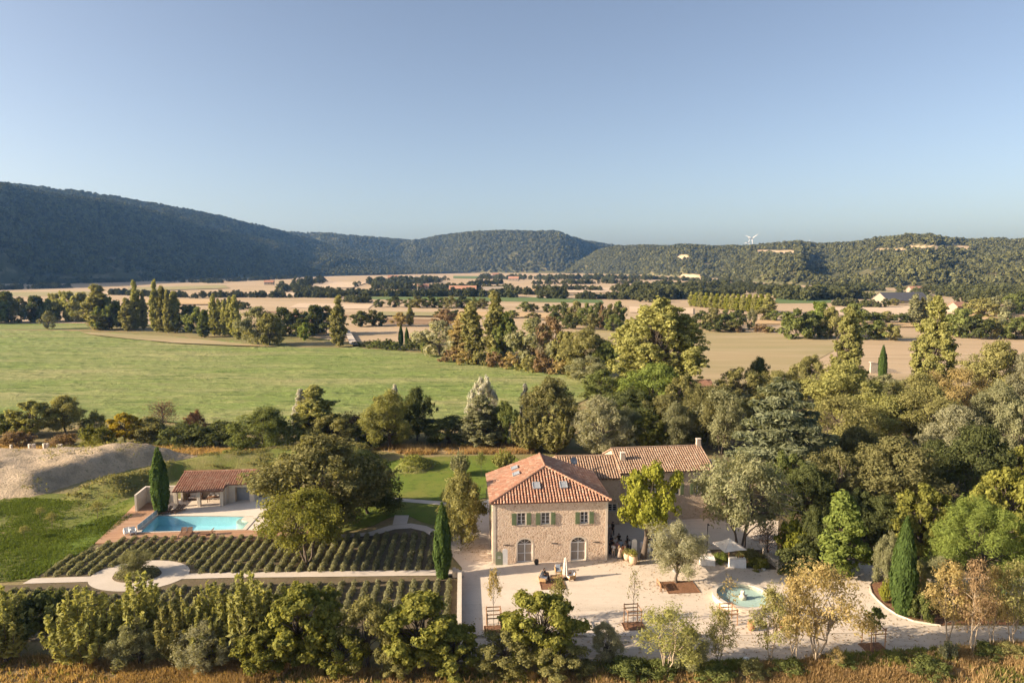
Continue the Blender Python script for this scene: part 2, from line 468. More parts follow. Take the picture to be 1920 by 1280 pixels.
# gravel court, drive and paths
sheet('gravel_court', [(864, 1196), (866, 1064), (846, 1040), (850, 1005), (885, 975), (905, 940), (930, 930), (960, 960), (1140, 960), (1460, 975), (1456, 1040), (1540, 1070), (1600, 1052), (1660, 1066), (1628, 1098), (1640, 1122), (1690, 1158), (1760, 1172), (1640, 1185), (1400, 1190)], 0.02, M_GRAVEL)
sheet('driveway', [(864, 1196.4), (1400, 1190.4), (1640, 1185.4), (1760, 1172.4), (2250, 1172), (2250, 1206), (1920, 1204), (1700, 1226), (1560, 1234), (1380, 1238), (1000, 1240), (860, 1240)], 0.012, M_ROAD)
sheet('driveway', [(1735, 1085), (2200, 1070), (2200, 1100), (1800, 1122), (1760, 1112)], 0.02, M_GRAVEL)
sheet('garden_path', [(42, 1094), (60, 1084), (180, 1080), (420, 1073), (852, 1068), (864, 1069), (864, 1078), (420, 1083), (180, 1090)], 0.03, M_PATH)
sheet('garden_path', [(728, 932), (832, 940), (846, 948), (835, 947), (732, 938)], 0.02, M_PATH)
curve = [(640, 1002), (690, 998), (730, 985), (770, 981), (800, 986), (830, 1000), (850, 1018)]
sheet('garden_path', curve + [(858, 1030), (846, 1030), (820, 1012), (795, 996), (770, 990), (740, 992), (700, 1004), (640, 1008)], 0.04, M_PATH)
sheet('garden_path', [(740, 966), (767, 966), (763, 981.5), (736, 984)], 0.044, M_PATH)

def ring_sheet(name, c, rx, ry, z, m, n=48):
    mb = MB()
    mb.add([(c.x + rx * math.cos(2 * math.pi * k / n), c.y + ry * math.sin(2 * math.pi * k / n), z) for k in range(n)], [tuple(range(n))])
    return tag(mb.build(name, m), kind='structure')
RC = G(262, 1078)
ring_sheet('path_circle', RC, 5.4, 3.9, 0.036, M_PATH)

sheet('soil_bed', [(70, 1080), (186, 1020), (600, 1012), (822, 1008), (830, 1067), (420, 1072), (180, 1079)], 0.006, M_SOIL, jitter=0.1)
sheet('soil_bed', [(-60, 1098), (30, 1096), (180, 1091), (420, 1084), (856, 1079), (858, 1190), (500, 1200), (-80, 1200)], 0.006, M_SOIL, jitter=0.1)
sheet('soil_bed', [(1628, 1100), (1660, 1082), (1735, 1086), (1760, 1112), (1800, 1123), (2150, 1104), (2150, 1168), (1762, 1171), (1694, 1157), (1642, 1121)], 0.026, M_MULCH, jitter=0.15)
sheet('soil_bed', [(1330, 1030), (1440, 1030), (1462, 1068), (1395, 1064), (1340, 1046)], 0.026, M_SOIL, jitter=0.15)
sheet('soil_bed', [(1460, 975), (1560, 960), (1920, 960), (2200, 960), (2200, 1070), (1740, 1084), (1660, 1064), (1600, 1050), (1540, 1068), (1458, 1040)], 0.0, M_SOIL, jitter=0.3)
sheet('forest_floor', [(1340, 760), (2200, 720), (2200, 958), (1560, 958), (1460, 973), (1340, 960)], 0.0, M_SOIL, jitter=0.3)

# ------------------------------------------------------------------ hills with their woods
M_HILL = ground_mat('hill_scrub', [(0.085, 0.085, 0.04), (0.006, (1, 1), 0.50, 0.70, (0.13, 0.12, 0.055)), (0.03, (1, 1), 0.52, 0.74, (0.24, 0.19, 0.11))])
ht = NT(M_HILL); hp0 = ht.n['Principled BSDF']
src = hp0.inputs['Base Color'].links[0].from_socket
ha = ht.new('ShaderNodeAttribute', attribute_name='tint'); hs = ht.new('ShaderNodeSeparateColor'); ht.link(ha.outputs['Color'], hs.inputs[0])
ht.link(ht.mix(hs.outputs[0], src, (0.46, 0.345, 0.22)), hp0.inputs['Base Color'])
M_WOOD = leaf_mat('hill_wood', (0.125, 0.120, 0.052), (0.070, 0.076, 0.034), 0.1, 0.8)
M_WOOD2 = leaf_mat('valley_wood', (0.115, 0.118, 0.050), (0.072, 0.080, 0.032), 0.1, 0.7)

def blob(name, seed, n=2):
    bm = bmesh.new()
    bmesh.ops.create_icosphere(bm, subdivisions=n, radius=0.5)
    r = np.random.default_rng(seed)
    off = r.uniform(0, 50, 3)
    V = np.array([v.co for v in bm.verts])
    k = 1 + 0.55 * fbm(V[:, 0] * 3.1 + off[0] + V[:, 2] * 2, V[:, 1] * 3.1 + off[1] - V[:, 2], 2, seed)
    V = V * k[:, None]
    V[:, 2] = V[:, 2] * 0.95 + 0.38
    F = np.array([[v.index for v in f.verts] for f in bm.faces])
    bm.free()
    t = np.stack([r.random(len(V)), r.random(len(V)), r.random(len(V))], -1)
    return np_mesh(name, V, F, t)

def ragged(name, seed, n=90):
    """a small distant tree crown: overlapping leaf masses with an uneven outline"""
    r = np.random.default_rng(seed)
    lob = np.array([[math.cos(a) * q, math.sin(a) * q, z] for a, q, z in zip(np.arange(7) * 2.4, [0.0, .22, .25, .2, .28, .18, .24], [.75, .6, .45, .7, .35, .5, .3])])
    k = r.integers(7, size=n)
    d = r.normal(size=(n, 3)); d /= np.linalg.norm(d, axis=1)[:, None]; d[:, 2] = np.abs(d[:, 2]) * 0.9 - 0.1
    c = lob[k] + d * 0.22
    nn = d * 1.0 + r.normal(size=(n, 3)) * 0.25; nn /= np.linalg.norm(nn, axis=1)[:, None]
    a = np.cross(nn, r.normal(size=(n, 3))); a /= np.linalg.norm(a, axis=1)[:, None]
    b = np.cross(nn, a); s_ = r.uniform(0.09, 0.19, (n, 1))
    V = np.stack([c - a * s_, c + b * s_ * 0.8, c + a * s_, c - b * s_ * 0.8], 1).reshape(-1, 3)
    t = np.repeat(r.random((n, 3)), 4, 0)
    return np_mesh(name, V, np.arange(4 * n).reshape(n, 4), t)

def scatter(name, P, S, m, label, cat, seed=1, blobs=None):
    """points P with sizes S carrying small tree crowns: one mass that nobody could count"""
    me = bpy.data.meshes.new(name)
    me.vertices.add(len(P)); me.vertices.foreach_set('co', np.asarray(P, np.float32).ravel())
    at = me.attributes.new('size', 'FLOAT', 'POINT')
    at.data.foreach_set('value', np.asarray(S, np.float32))
    o = bpy.data.objects.new(name, me); C.objects.link(o)
    ng = bpy.data.node_groups.new(name + '_nodes', 'GeometryNodeTree')
    ng.interface.new_socket('Geometry', in_out='INPUT', socket_type='NodeSocketGeometry')
    ng.interface.new_socket('Geometry', in_out='OUTPUT', socket_type='NodeSocketGeometry')
    gi = ng.nodes.new('NodeGroupInput'); go = ng.nodes.new('NodeGroupOutput')
    geo = ng.nodes.new('GeometryNodeGeometryToInstance')
    for b in (blobs or BLOBS):
        oi = ng.nodes.new('GeometryNodeObjectInfo'); oi.inputs[0].default_value = b
        oi.inputs['As Instance'].default_value = True
        ng.links.new(oi.outputs['Geometry'], geo.inputs[0])
    ip = ng.nodes.new('GeometryNodeInstanceOnPoints')
    ng.links.new(gi.outputs[0], ip.inputs['Points'])
    ng.links.new(geo.outputs[0], ip.inputs['Instance'])
    ip.inputs['Pick Instance'].default_value = True
    rv = ng.nodes.new('FunctionNodeRandomValue'); rv.data_type = 'FLOAT_VECTOR'
    rv.inputs[0].default_value = (0, 0, 0); rv.inputs[1].default_value = (0.2, 0.2, 6.28)
    ng.links.new(rv.outputs[0], ip.inputs['Rotation'])
    na = ng.nodes.new('GeometryNodeInputNamedAttribute'); na.data_type = 'FLOAT'; na.inputs[0].default_value = 'size'
    ng.links.new(na.outputs[0], ip.inputs['Scale'])
    sm = ng.nodes.new('GeometryNodeSetMaterial'); sm.inputs['Material'].default_value = m
    ng.links.new(ip.outputs[0], sm.inputs[0])
    ng.links.new(sm.outputs[0], go.inputs[0])
    md = o.modifiers.new('trees', 'NODES'); md.node_group = ng
    return tag(o, label, cat, None, 'stuff')

BLOBS = [bpy.data.objects.new('tree_blob', ragged('tree_blob', s)) for s in (1, 2, 3, 4, 5, 6)]

def hill(name, ridge, foot, gam, nu, nv, amp, seed, ntrees, size, label, clear=(), back=0.7, brk=0.8, top_=0.9, foot_clear=0.0):
    px0, px1 = ridge[0][0], ridge[-1][0]
    fy = [(p[0], p[1]) for p in foot]
    ry = [(p[0], p[1]) for p in ridge]; rY = [(p[0], p[2]) for p in ridge]
    def surf(u, v):
        px = px0 + (px1 - px0) * u
        py = interp(fy, px)
        k = (py - 640) / 1280
        t = CAM_Z / (SP + k * CP)
        Fx, Fy = (px - 960) / 1280 * t, (CP - k * SP) * t
        Y = interp(rY, px)
        k2 = (interp(ry, px) + 2.5 - 640) / 1280
        Z = CAM_Z + (-SP - k2 * CP) / (CP - k2 * SP) * Y
        Z = np.maximum(Z, 1.0)
        X = (px - 960) / 1280 * (Y * CP + (CAM_Z - Z) * SP)
        vv = np.minimum(v, 1.0)
        g = interp(gam, px)
        w_ = np.clip(vv / brk, 0, 1)
        s = top_ * (0.35 * w_ * w_ * (3 - 2 * w_) + 0.65 * w_) + (1 - top_) * np.clip((vv - brk) / (1 - brk), 0, 1) ** 0.9
        z = Z * s ** g
        x = Fx + (X - Fx) * v; y = Fy + (Y - Fy) * v
        w = np.sin(np.pi * np.clip(vv, 0, 1)) ** 0.8
        rid = 1 - np.abs(fbm(x / 520 + 3.7, y / 900 + 1.3, 3, seed))  * 2
        z = z + w * amp * (rid - 0.45) + w * amp * 0.35 * fbm(x / 170, y / 170, 3, seed + 5)
        over = np.clip((v - 1) / back, 0, 1)
        z = z * (1 - over * over) - over * 25
        return x, y, np.where(v <= 1, np.maximum(z, -0.5 + vv * 2), z)
    U, Vv = np.meshgrid(np.linspace(0, 1, nu), np.concatenate([np.linspace(0, 1, nv), np.linspace(1, 1 + back, 10)[1:]]))
    x, y, z = surf(U, Vv)
    nvv = U.shape[0]
    V = np.stack([x, y, z], -1).reshape(-1, 3)
    i = np.arange(nu - 1)[None, :] + nu * np.arange(nvv - 1)[:, None]
    F = np.stack([i, i + 1, i + nu + 1, i + nu], -1).reshape(-1, 4)
    dp = V[:, 1] * CP + (CAM_Z - V[:, 2]) * SP
    hx = 960 + 1280 * V[:, 0] / dp; hy = 640 - 1280 * ((V[:, 2] - CAM_Z) * CP + V[:, 1] * SP) / dp
    ct = np.zeros((len(V), 3))
    for (a, b, c, e) in clear: ct[(hx > a) & (hx < c) & (hy > b) & (hy < e)] = 1
    o = link(name, np_mesh(name, V, F, ct, smooth=True), M_HILL)
    tag(o, None, None, None, 'structure')
    r = np.random.default_rng(seed)
    n = ntrees * 3
    u = r.random(n); v = r.random(n) * 1.06
    x, y, z = surf(u, v)
    d = np.hypot(x, y); keep = r.random(n) < (d / d.max()) * 0.75
    clearing = fbm(x / 140, y / 260, 3, seed + 11) > 0.33 + 0.25 * np.clip(v, 0, 1)
    keep &= ~((v < foot_clear * (0.6 + 0.9 * vnoise(x / 150, y / 150, seed + 41))) & (r.random(n) < 0.93))
    keep &= ~(clearing & (v < 0.5)) | (r.random(n) < 0.12)
    keep &= ~((fbm(x / 70, y / 110, 2, seed + 21) > 0.52) & (r.random(n) < 0.7))
    depth = y * CP + (CAM_Z - z) * SP
    sx = 960 + 1280 * x / depth; sy = 640 - 1280 * ((z - CAM_Z) * CP + y * SP) / depth
    for (a, b, c, e) in clear:
        keep &= ~((sx > a) & (sx < c) & (sy > b) & (sy < e))
    idx = np.nonzero(keep)[0][:ntrees]
    S = size * (0.5 + 1.1 * r.random(len(idx)) ** 1.6) * (0.8 + 0.5 * vnoise(x[idx] / 60, y[idx] / 60, seed + 31))
    P = np.stack([x[idx], y[idx], z[idx] - S * 0.05], -1)
    scatter(name + '_wood', P, S, M_WOOD, label, 'woodland', seed)

hill('hill', [(-260, 340, 1350), (0, 353, 1650), (60, 361, 1720), (150, 372, 1850), (230, 386, 2000), (300, 402, 2150), (380, 426, 2320), (450, 443, 2500), (520, 456, 2650), (560, 470, 2750), (610, 490, 2850), (700, 508, 2900)],
     [(-260, 548), (0, 532), (150, 530), (300, 526), (450, 521), (600, 517), (700, 515)],
     [(-260, 0.5), (10, 0.5), (60, 1.3), (400, 1.1), (560, 1.0), (700, 1.0)], 240, 80, 20, 41, 26000, 9, 'dark oak woods on the shaded face of the long hill', brk=0.85, top_=0.93, foot_clear=0.10)
hill('hill', [(-260, 322, 2150), (0, 344, 2250), (150, 360, 2400), (300, 384, 2600), (450, 414, 2900), (560, 442, 3200), (640, 462, 3400), (760, 489, 3500), (880, 508, 3500)],
     [(-260, 530), (300, 526), (600, 518), (880, 512)], [(-260, 1.0), (880, 1.0)], 220, 90, 22, 47, 34000, 9, 'sunlit oak woods along the crest of the long hill', brk=0.95, top_=0.96)
hill('hill', [(440, 446, 4300), (560, 439, 4200), (640, 441, 4300), (700, 445, 4400), (770, 452, 4600), (820, 478, 4700), (900, 503, 4700)],
     [(440, 513), (620, 512.5), (900, 510.5)], [(440, 0.8), (700, 0.7), (760, 0.9), (830, 2.4), (900, 2.4)], 140, 50, 40, 52, 13000, 11, 'wooded saddle between the long shaded hill and the round hill')
hill('hill', [(700, 500, 4000), (730, 470, 4000), (760, 454, 3950), (800, 447, 3900), (850, 438, 3850), (900, 435, 3800), (1000, 437, 3800), (1050, 440, 3850), (1100, 452, 4200), (1150, 460, 4600), (1215, 482, 4900), (1320, 506, 4900)],
     [(700, 510.5), (860, 511.5), (1000, 512), (1215, 512.5), (1320, 513)], [(720, 1.6), (840, 1.0), (900, 0.65), (1050, 0.5), (1085, 0.6), (1140, 2.6), (1200, 3.2), (1320, 3)], 220, 70, 42, 63, 24000, 11, 'woods over the round-topped hill in the middle of the skyline')
hill('hill', [(1060, 510, 3000), (1090, 490, 3000), (1125, 470, 2950), (1160, 462, 2900), (1300, 464, 2800), (1400, 466, 2700), (1450, 463, 2650), (1500, 461, 2600), (1600, 461, 2550), (1700, 456, 2500), (1760, 455, 2500), (1850, 455, 2450), (1920, 457, 2450), (2200, 462, 2450)],
     [(1060, 512.5), (1200, 515), (1350, 522), (1450, 532), (1560, 537), (1700, 540), (1920, 541), (2200, 543)],
     [(1080, 1.4), (1180, 1.0), (1290, 0.6), (1350, 1.2), (1420, 0.8), (1500, 0.55), (1545, 1.5), (1640, 0.75), (1750, 0.6), (1830, 1.3), (1920, 0.8), (2200, 1)], 300, 90, 40, 74, 36000, 9, 'scrubby woods over the low broken ridge with the wind turbines',
     clear=[(1418, 469, 1490, 479), (1705, 461, 1820, 470), (1640, 466, 1700, 472), (1270, 478, 1292, 487), (1275, 514, 1312, 522), (1850, 514, 1882, 526)])

# ------------------------------------------------------------------ tree prototypes
def unit(v):
    return v / np.maximum(np.linalg.norm(v, axis=-1, keepdims=True), 1e-9)

def leaves(name, Cn, N, size, asp, r, tintc=None, droop=0.0):
    """rhombic leaf sprays: centres Cn, facing N"""
    n = len(Cn)
    N = unit(N)
    a = unit(np.cross(N, unit(r.normal(size=(n, 3)))))
    b = np.cross(N, a)
    s = (size * r.uniform(0.6, 1.4, n))[:, None] if np.isscalar(size) else size[:, None]
    dz = np.zeros((n, 3)); dz[:, 2] = -droop * s[:, 0]
    V = np.stack([Cn - a * s, Cn + b * s * asp + N * s * 0.12, Cn + a * s + dz, Cn - b * s * asp + N * s * 0.12], 1).reshape(-1, 3)
    F = np.arange(4 * n).reshape(n, 4)
    t = np.zeros((n, 3))
    t[:, 0] = np.clip(r.random(n) * 0.6 + (tintc if tintc is not None else r.random(n)) * 0.4, 0, 1)
    t[:, 1] = r.random(n); t[:, 2] = r.random(n)
    return np_mesh(name, V, F, np.repeat(t, 4, 0))

def wood_mesh(name, strokes, n=5):
    mb = MB()
    for pts, rad in strokes:
        mb.tube(pts, rad, n, False)
    me = bpy.data.meshes.new(name)
    me.from_pydata(mb.v, [], mb.f); me.update()
    me.polygons.foreach_set('use_smooth', np.full(len(me.polygons), True))
    return me

def bent(a, b, r, k=3, wob=0.08, sag=0.0):
    a, b = np.array(a, float), np.array(b, float)
    L = np.linalg.norm(b - a)
    out = []
    for i in range(k + 1):
        t = i / k
        p = a + (b - a) * t
        if 0 < i < k: p = p + r.normal(size=3) * wob * L * 0.5
        p[2] += sag * L * math.sin(math.pi * t)
        out.append(tuple(p))
    return out

PROTO = {}
def proto(name, crown, trunk, H, Rr, bark=None):
    co = np.empty(len(crown.vertices) * 3, np.float32); crown.vertices.foreach_get('co', co); co = co.reshape(-1, 3)
    if 'lean' not in name: Rr = float(np.percentile(np.hypot(co[:, 0], co[:, 1]), 96.5))
    H = float(np.percentile(co[:, 2], 99.7))
    PROTO[name] = (crown, trunk, H, Rr, bark or BARK)

def lobed(name, seed, H=9.0, Rr=3.6, base=0.28, nl=14, sub=9, per=46, leaf=0.26, asp=0.55, env='round', trunk_r=0.22, lobe=0.42, subr=0.17, fork=0, lean=(0, 0), up=0.35, fill=0.25, flat=0.85, droop=0.0, bark=None):
    """broad-leaved tree: big lobes, each of many leaf clumps, on a forked trunk"""
    r = np.random.default_rng(seed)
    z0 = H * base
    def rad(t):
        if env == 'round': return math.sqrt(max(0.02, 1 - (2 * t - 0.92) ** 2 * 0.98))
        if env == 'tall': return min(1, 0.62 + 1.3 * t) * (max(0.02, 1 - t ** 3.2)) ** 0.6
        if env == 'dome': return math.sqrt(max(0.02, 1 - (t * 0.97) ** 2.2))
        if env == 'column': return min(1, 0.55 + t * 2.4) * (1 - t) ** 0.55 * 1.15
        if env == 'cone': return min(1, 0.5 + t * 3) * (1 - t) ** 0.8 * 1.1
        if env == 'egg': return math.sqrt(max(0.02, 1 - (1.75 * t - 0.65) ** 2 * 0.82))
        return 1
    lob, clus, strokes = [], [], []
    ax = lambda t: np.array([lean[0] * t * H, lean[1] * t * H, 0])
    for i in range(nl):
        t = (i + r.random()) / nl
        t = min(0.999, max(0.0, t + r.normal() * 0.05))
        t = t ** (0.9 if env != 'column' else 1.1)
        a = i * 2.399 + r.normal() * 0.35
        lr = lobe * Rr * (0.75 + 0.5 * r.random()) * (0.55 + 0.45 * rad(t))
        rr = max(0, Rr * rad(t) * (0.9 + 0.28 * r.normal() * 0.6) - lr * 0.55)
        c = np.array([math.cos(a) * rr, math.sin(a) * rr, z0 + (H - z0) * (0.06 + 0.86 * t)]) + ax(t)
        lob.append((c, lr))
    # trunk and limbs
    th = z0 + (H - z0) * 0.35
    stems = [(np.zeros(3), ax(0.5) + np.array([0, 0, th]))]
    if fork:
        stems = []
        for k in range(fork):
            a = 2 * math.pi * k / fork + r.random()
            stems.append((np.array([math.cos(a), math.sin(a), 0]) * trunk_r * 0.7, ax(0.5) + np.array([math.cos(a) * Rr * 0.35, math.sin(a) * Rr * 0.35, th])))
    for a, b in stems:
        pts = bent(a, b, r, 5, 0.05)
        strokes.append((pts, [trunk_r * (1.25 if i == 0 else 1 - 0.10 * i) / (1 if not fork else 1.6) for i in range(6)]))
    for c, lr in lob:
        s = stems[r.integers(len(stems))]
        t = 0.35 + 0.6 * r.random()
        st = s[0] + (s[1] - s[0]) * t
        if st[2] > c[2]: st = s[0] + (s[1] - s[0]) * max(0.3, min(t, (c[2] / max(s[1][2], .1)) * 0.8))
        strokes.append((bent(st, c, r, 4, 0.10, 0.06), [trunk_r * 0.42, trunk_r * 0.33, trunk_r * 0.25, trunk_r * 0.16, trunk_r * 0.07]))
        for j in range(sub):
            d = unit(r.normal(size=3) + np.array([c[0] / Rr, c[1] / Rr, up]) * 0.75)
            q = c + d * lr * np.array([1, 1, flat]) * (0.45 + 0.85 * r.random() ** 1.5)
            clus.append((q, d, subr * Rr * (0.6 + 0.75 * r.random()), r.random()))
            if j % 3 == 0:
                strokes.append((bent(c, q, r, 2, 0.08), [trunk_r * 0.12, trunk_r * 0.08, trunk_r * 0.03]))
    Cn, N, T = [], [], []
    for q, d, cr, tt in clus:
        n = int(per * (0.6 + 0.8 * r.random()))
        o = r.normal(size=(n, 3))
        o = unit(o) * (r.random((n, 1)) ** 0.45)
        o[:, 2] *= 0.75
        Cn.append(q + o * cr)
        N.append(unit(o) * 0.55 + d * 0.6 + r.normal(size=(n, 3)) * 0.42 + np.array([0, 0, up]))
        T.append(np.full(n, tt))
    nf = int(len(clus) * per * fill)
    o = unit(r.normal(size=(nf, 3))) * (r.random((nf, 1)) ** 0.5)
    k = r.integers(len(lob), size=nf)
    Cn.append(np.array([lob[i][0] for i in k]) + o * np.array([lob[i][1] for i in k])[:, None]); N.append(o + r.normal(size=(nf, 3)) * 0.5); T.append(r.random(nf))
    Cn, N, T = np.concatenate(Cn), np.concatenate(N), np.concatenate(T)
    proto(name, leaves(name + '_crown', Cn, N, leaf, asp, r, T, droop), wood_mesh(name + '_trunk', strokes), H, Rr, bark)

def shoots(name, seed, H=6.0, Rr=2.3, ns=46, per=85, leaf=0.2, spread=0.55, asp=0.42, stem=0.05, low=0.12, rad=0.32, bark=None, multi=5):
    """upright bushy tree of long leafy shoots"""
    r = np.random.default_rng(seed)
    Cn, N, T, strokes = [], [], [], []
    roots = [np.array([math.cos(a), math.sin(a), 0]) * 0.25 for a in np.linspace(0, 6.28, multi, endpoint=False)]
    for i in range(ns):
        a = i * 2.399; rr = math.sqrt((i + 0.5) / ns)
        hh = H * (1 - 0.42 * rr ** 2) * (0.72 + 0.33 * r.random())
        b = roots[i % multi]
        bot = b * 0 + np.array([math.cos(a) * rr * Rr * 0.35, math.sin(a) * rr * Rr * 0.35, H * low])
        top = np.array([math.cos(a) * rr * Rr * (0.75 + 0.3 * r.random()), math.sin(a) * rr * Rr * (0.75 + 0.3 * r.random()), hh])
        mid = (bot + top) / 2 + np.array([math.cos(a) * rr * Rr * 0.28, math.sin(a) * rr * Rr * 0.28, 0])
        strokes.append(([tuple(b), tuple(bot), tuple(mid), tuple(top)], [stem, stem * 0.8, stem * 0.45, stem * 0.12]))
        n = int(per * (0.6 + 0.8 * r.random()))
        t = r.random(n) ** 0.8
        p = (1 - t)[:, None] ** 2 * bot + 2 * (t * (1 - t))[:, None] * mid + (t ** 2)[:, None] * top
        w = rad * (1.15 - 0.85 * t) * (0.5 + 0.7 * np.abs(np.sin(t * 9 + i)))
        o = unit(r.normal(size=(n, 3))) * (r.random((n, 1)) ** 0.5)
        Cn.append(p + o * w[:, None])
        N.append(o * 0.8 + r.normal(size=(n, 3)) * 0.5 + np.array([math.cos(a), math.sin(a), 0.35]) * 0.5)
        T.append(np.full(n, r.random()))
    Cn, N, T = np.concatenate(Cn), np.concatenate(N), np.concatenate(T)
    Cn[:, 2] = np.maximum(Cn[:, 2], 0.05)
    proto(name, leaves(name + '_crown', Cn, N, leaf, asp, r, T), wood_mesh(name + '_trunk', strokes, 4), H, Rr, bark)

def spindle(name, seed, H=8.5, Rr=1.0, n=9000, leaf=0.17, plumes=46):
    """Italian cypress: tight upright plumes"""
    r = np.random.default_rng(seed)
    Cn, N, T = [], [], []
    prof = lambda t: np.minimum(1, 0.55 + 1.2 * t) * (1 - t ** 2.7) ** 0.8
    for i in range(plumes):
        a = i * 2.399 + r.normal() * 0.2
        z0 = H * (0.02 + 0.80 * (i / plumes) ** 1.1); L = H * r.uniform(0.14, 0.26)
        m = int(n / plumes)
        t = r.random(m); z = np.minimum(z0 + t * L, H * 0.995)
        R0 = Rr * prof(z / H) * r.uniform(0.82, 1.05)
        da = r.normal(size=m) * 0.34 * (1.1 - t)
        x = np.cos(a + da) * R0; y = np.sin(a + da) * R0
        k = (0.86 + 0.20 * r.random(m)) * (1 - 0.10 * np.abs(da) * 3)
        p = np.stack([x * k, y * k, z], -1)
        Cn.append(p); N.append(np.stack([np.cos(a + da), np.sin(a + da), 0.25 + 0 * t], -1) + r.normal(size=(m, 3)) * 0.35); T.append(np.full(m, r.random()))
    m = n // 3
    t = r.random(m); a = r.random(m) * 6.28; rr = Rr * prof(t) * (0.55 + 0.35 * r.random(m))
    Cn.append(np.stack([np.cos(a) * rr, np.sin(a) * rr, t * H * 0.99 + 0.05], -1)); N.append(np.stack([np.cos(a), np.sin(a), 0.2 + 0 * a], -1) + r.normal(size=(m, 3)) * 0.3); T.append(r.random(m))
    Cn, N, T = np.concatenate(Cn), np.concatenate(N), np.concatenate(T)
    size = leaf * r.uniform(0.6, 1.3, len(Cn))
    n_ = len(Cn); N = unit(N)
    upv = unit(np.array([0, 0, 1.0]) + r.normal(size=(n_, 3)) * 0.25)
    b = unit(np.cross(N, upv)); a_ = np.cross(b, N)
    s = size[:, None]
    V = np.stack([Cn - a_ * s * 1.3, Cn + b * s * 0.45, Cn + a_ * s * 1.7, Cn - b * s * 0.45], 1).reshape(-1, 3)
    tt = np.zeros((n_, 3)); tt[:, 0] = np.clip(r.random(n_) * 0.5 + T * 0.5, 0, 1); tt[:, 1] = r.random(n_)
    me = np_mesh(name + '_crown', V, np.arange(4 * n_).reshape(n_, 4), np.repeat(tt, 4, 0))
    proto(name, me, wood_mesh(name + '_trunk', [([(0, 0, -0.1), (0, 0, H * 0.4), (0.02, 0, H * 0.9)], [0.16, 0.11, 0.02])]), H, Rr)

def cedar(name, seed, H=15, Rr=7.5):
    """cedar: flat layered boughs with drooping fringes"""
    r = np.random.default_rng(seed)
    Cn, N, T = [], [], []
    strokes = [([(0, 0, -0.2), (0.1, 0, H * 0.5), (0, 0.1, H * 0.97)], [0.5, 0.33, 0.05])]
    for i in range(36):
        t = i / 36
        a = i * 2.399; z = H * (0.20 + 0.77 * t)
        L = Rr * (1 - t) ** 0.72 * r.uniform(0.65, 1.05) + 0.5
        tip = np.array([math.cos(a) * L, math.sin(a) * L, z + L * r.uniform(-0.02, 0.10)])
        strokes.append((bent((0, 0, z - 0.3), tip, r, 4, 0.03, 0.05), [0.15, 0.12, 0.09, 0.06, 0.02]))
        n = int(110 + 420 * (L / Rr))
        s = r.random(n) ** 0.7
        w = (0.18 + 0.95 * np.sin(np.pi * np.clip(s, 0, 1) ** 0.8)) * L * 0.30
        o = r.normal(size=n) * w * 0.6
        p = np.array([0, 0, z])[None] + s[:, None] * (tip - np.array([0, 0, z]))[None]
        side = np.array([-math.sin(a), math.cos(a), 0])
        p = p + o[:, None] * side
        p[:, 2] += r.normal(size=n) * 0.09 - np.abs(o) * 0.22 + 0.05 * L * np.sin(np.pi * s) - (r.random(n) ** 3) * 0.5
        Cn.append(p); N.append(np.array([math.cos(a) * 0.3, math.sin(a) * 0.3, 0.9]) + r.normal(size=(n, 3)) * 0.45); T.append(np.full(n, r.random()))
    Cn, N, T = np.concatenate(Cn), np.concatenate(N), np.concatenate(T)
    proto(name, leaves(name + '_crown', Cn, N, 0.34, 0.38, r, T, 0.35), wood_mesh(name + '_trunk', strokes), H, Rr)

def twiggy(name, seed, H=4.0, Rr=1.3, nb=26, leafn=260, leaf=0.09, clear=0.4, tr=0.04, bark=None):
    """young thin tree or bare shrub: mostly twigs"""
    r = np.random.default_rng(seed)
    strokes = [(bent((0, 0, -0.05), (0.04, 0, H * 0.96), r, 5, 0.015), [tr, tr * 0.9, tr * 0.7, tr * 0.5, tr * 0.3, tr * 0.12])]
    tips = []
    for i in range(nb):
        t = clear + (1 - clear) * (i / nb) * 0.95
        a = i * 2.399
        L = Rr * (1.15 - 0.75 * (t - clear) / (1 - clear)) * r.uniform(0.6, 1.1)
        st = np.array([0.04 * t, 0, H * t * 0.96]); en = st + np.array([math.cos(a) * L * 0.75, math.sin(a) * L * 0.75, L * 0.75])
        en[2] = min(en[2], H)
        strokes.append((bent(st, en, r, 2, 0.12), [tr * 0.4, tr * 0.25, tr * 0.1]))
        for j in range(4):
            m = st + (en - st) * r.uniform(0.4, 0.95)
            e2 = m + unit(r.normal(size=3) + (en - st) / L) * L * 0.38
            strokes.append(([tuple(m), tuple(e2)], [tr * 0.18, tr * 0.06])); tips += [e2, m * 0.4 + e2 * 0.6]
    k = r.integers(len(tips), size=leafn)
    Cn = np.array([tips[i] for i in k]) + r.normal(size=(leafn, 3)) * 0.10 * Rr
    proto(name, leaves(name + '_crown', Cn, r.normal(size=(leafn, 3)) + np.array([0, 0, 0.4]), leaf, 0.5, r), wood_mesh(name + '_trunk', strokes, 4), H, Rr, bark)

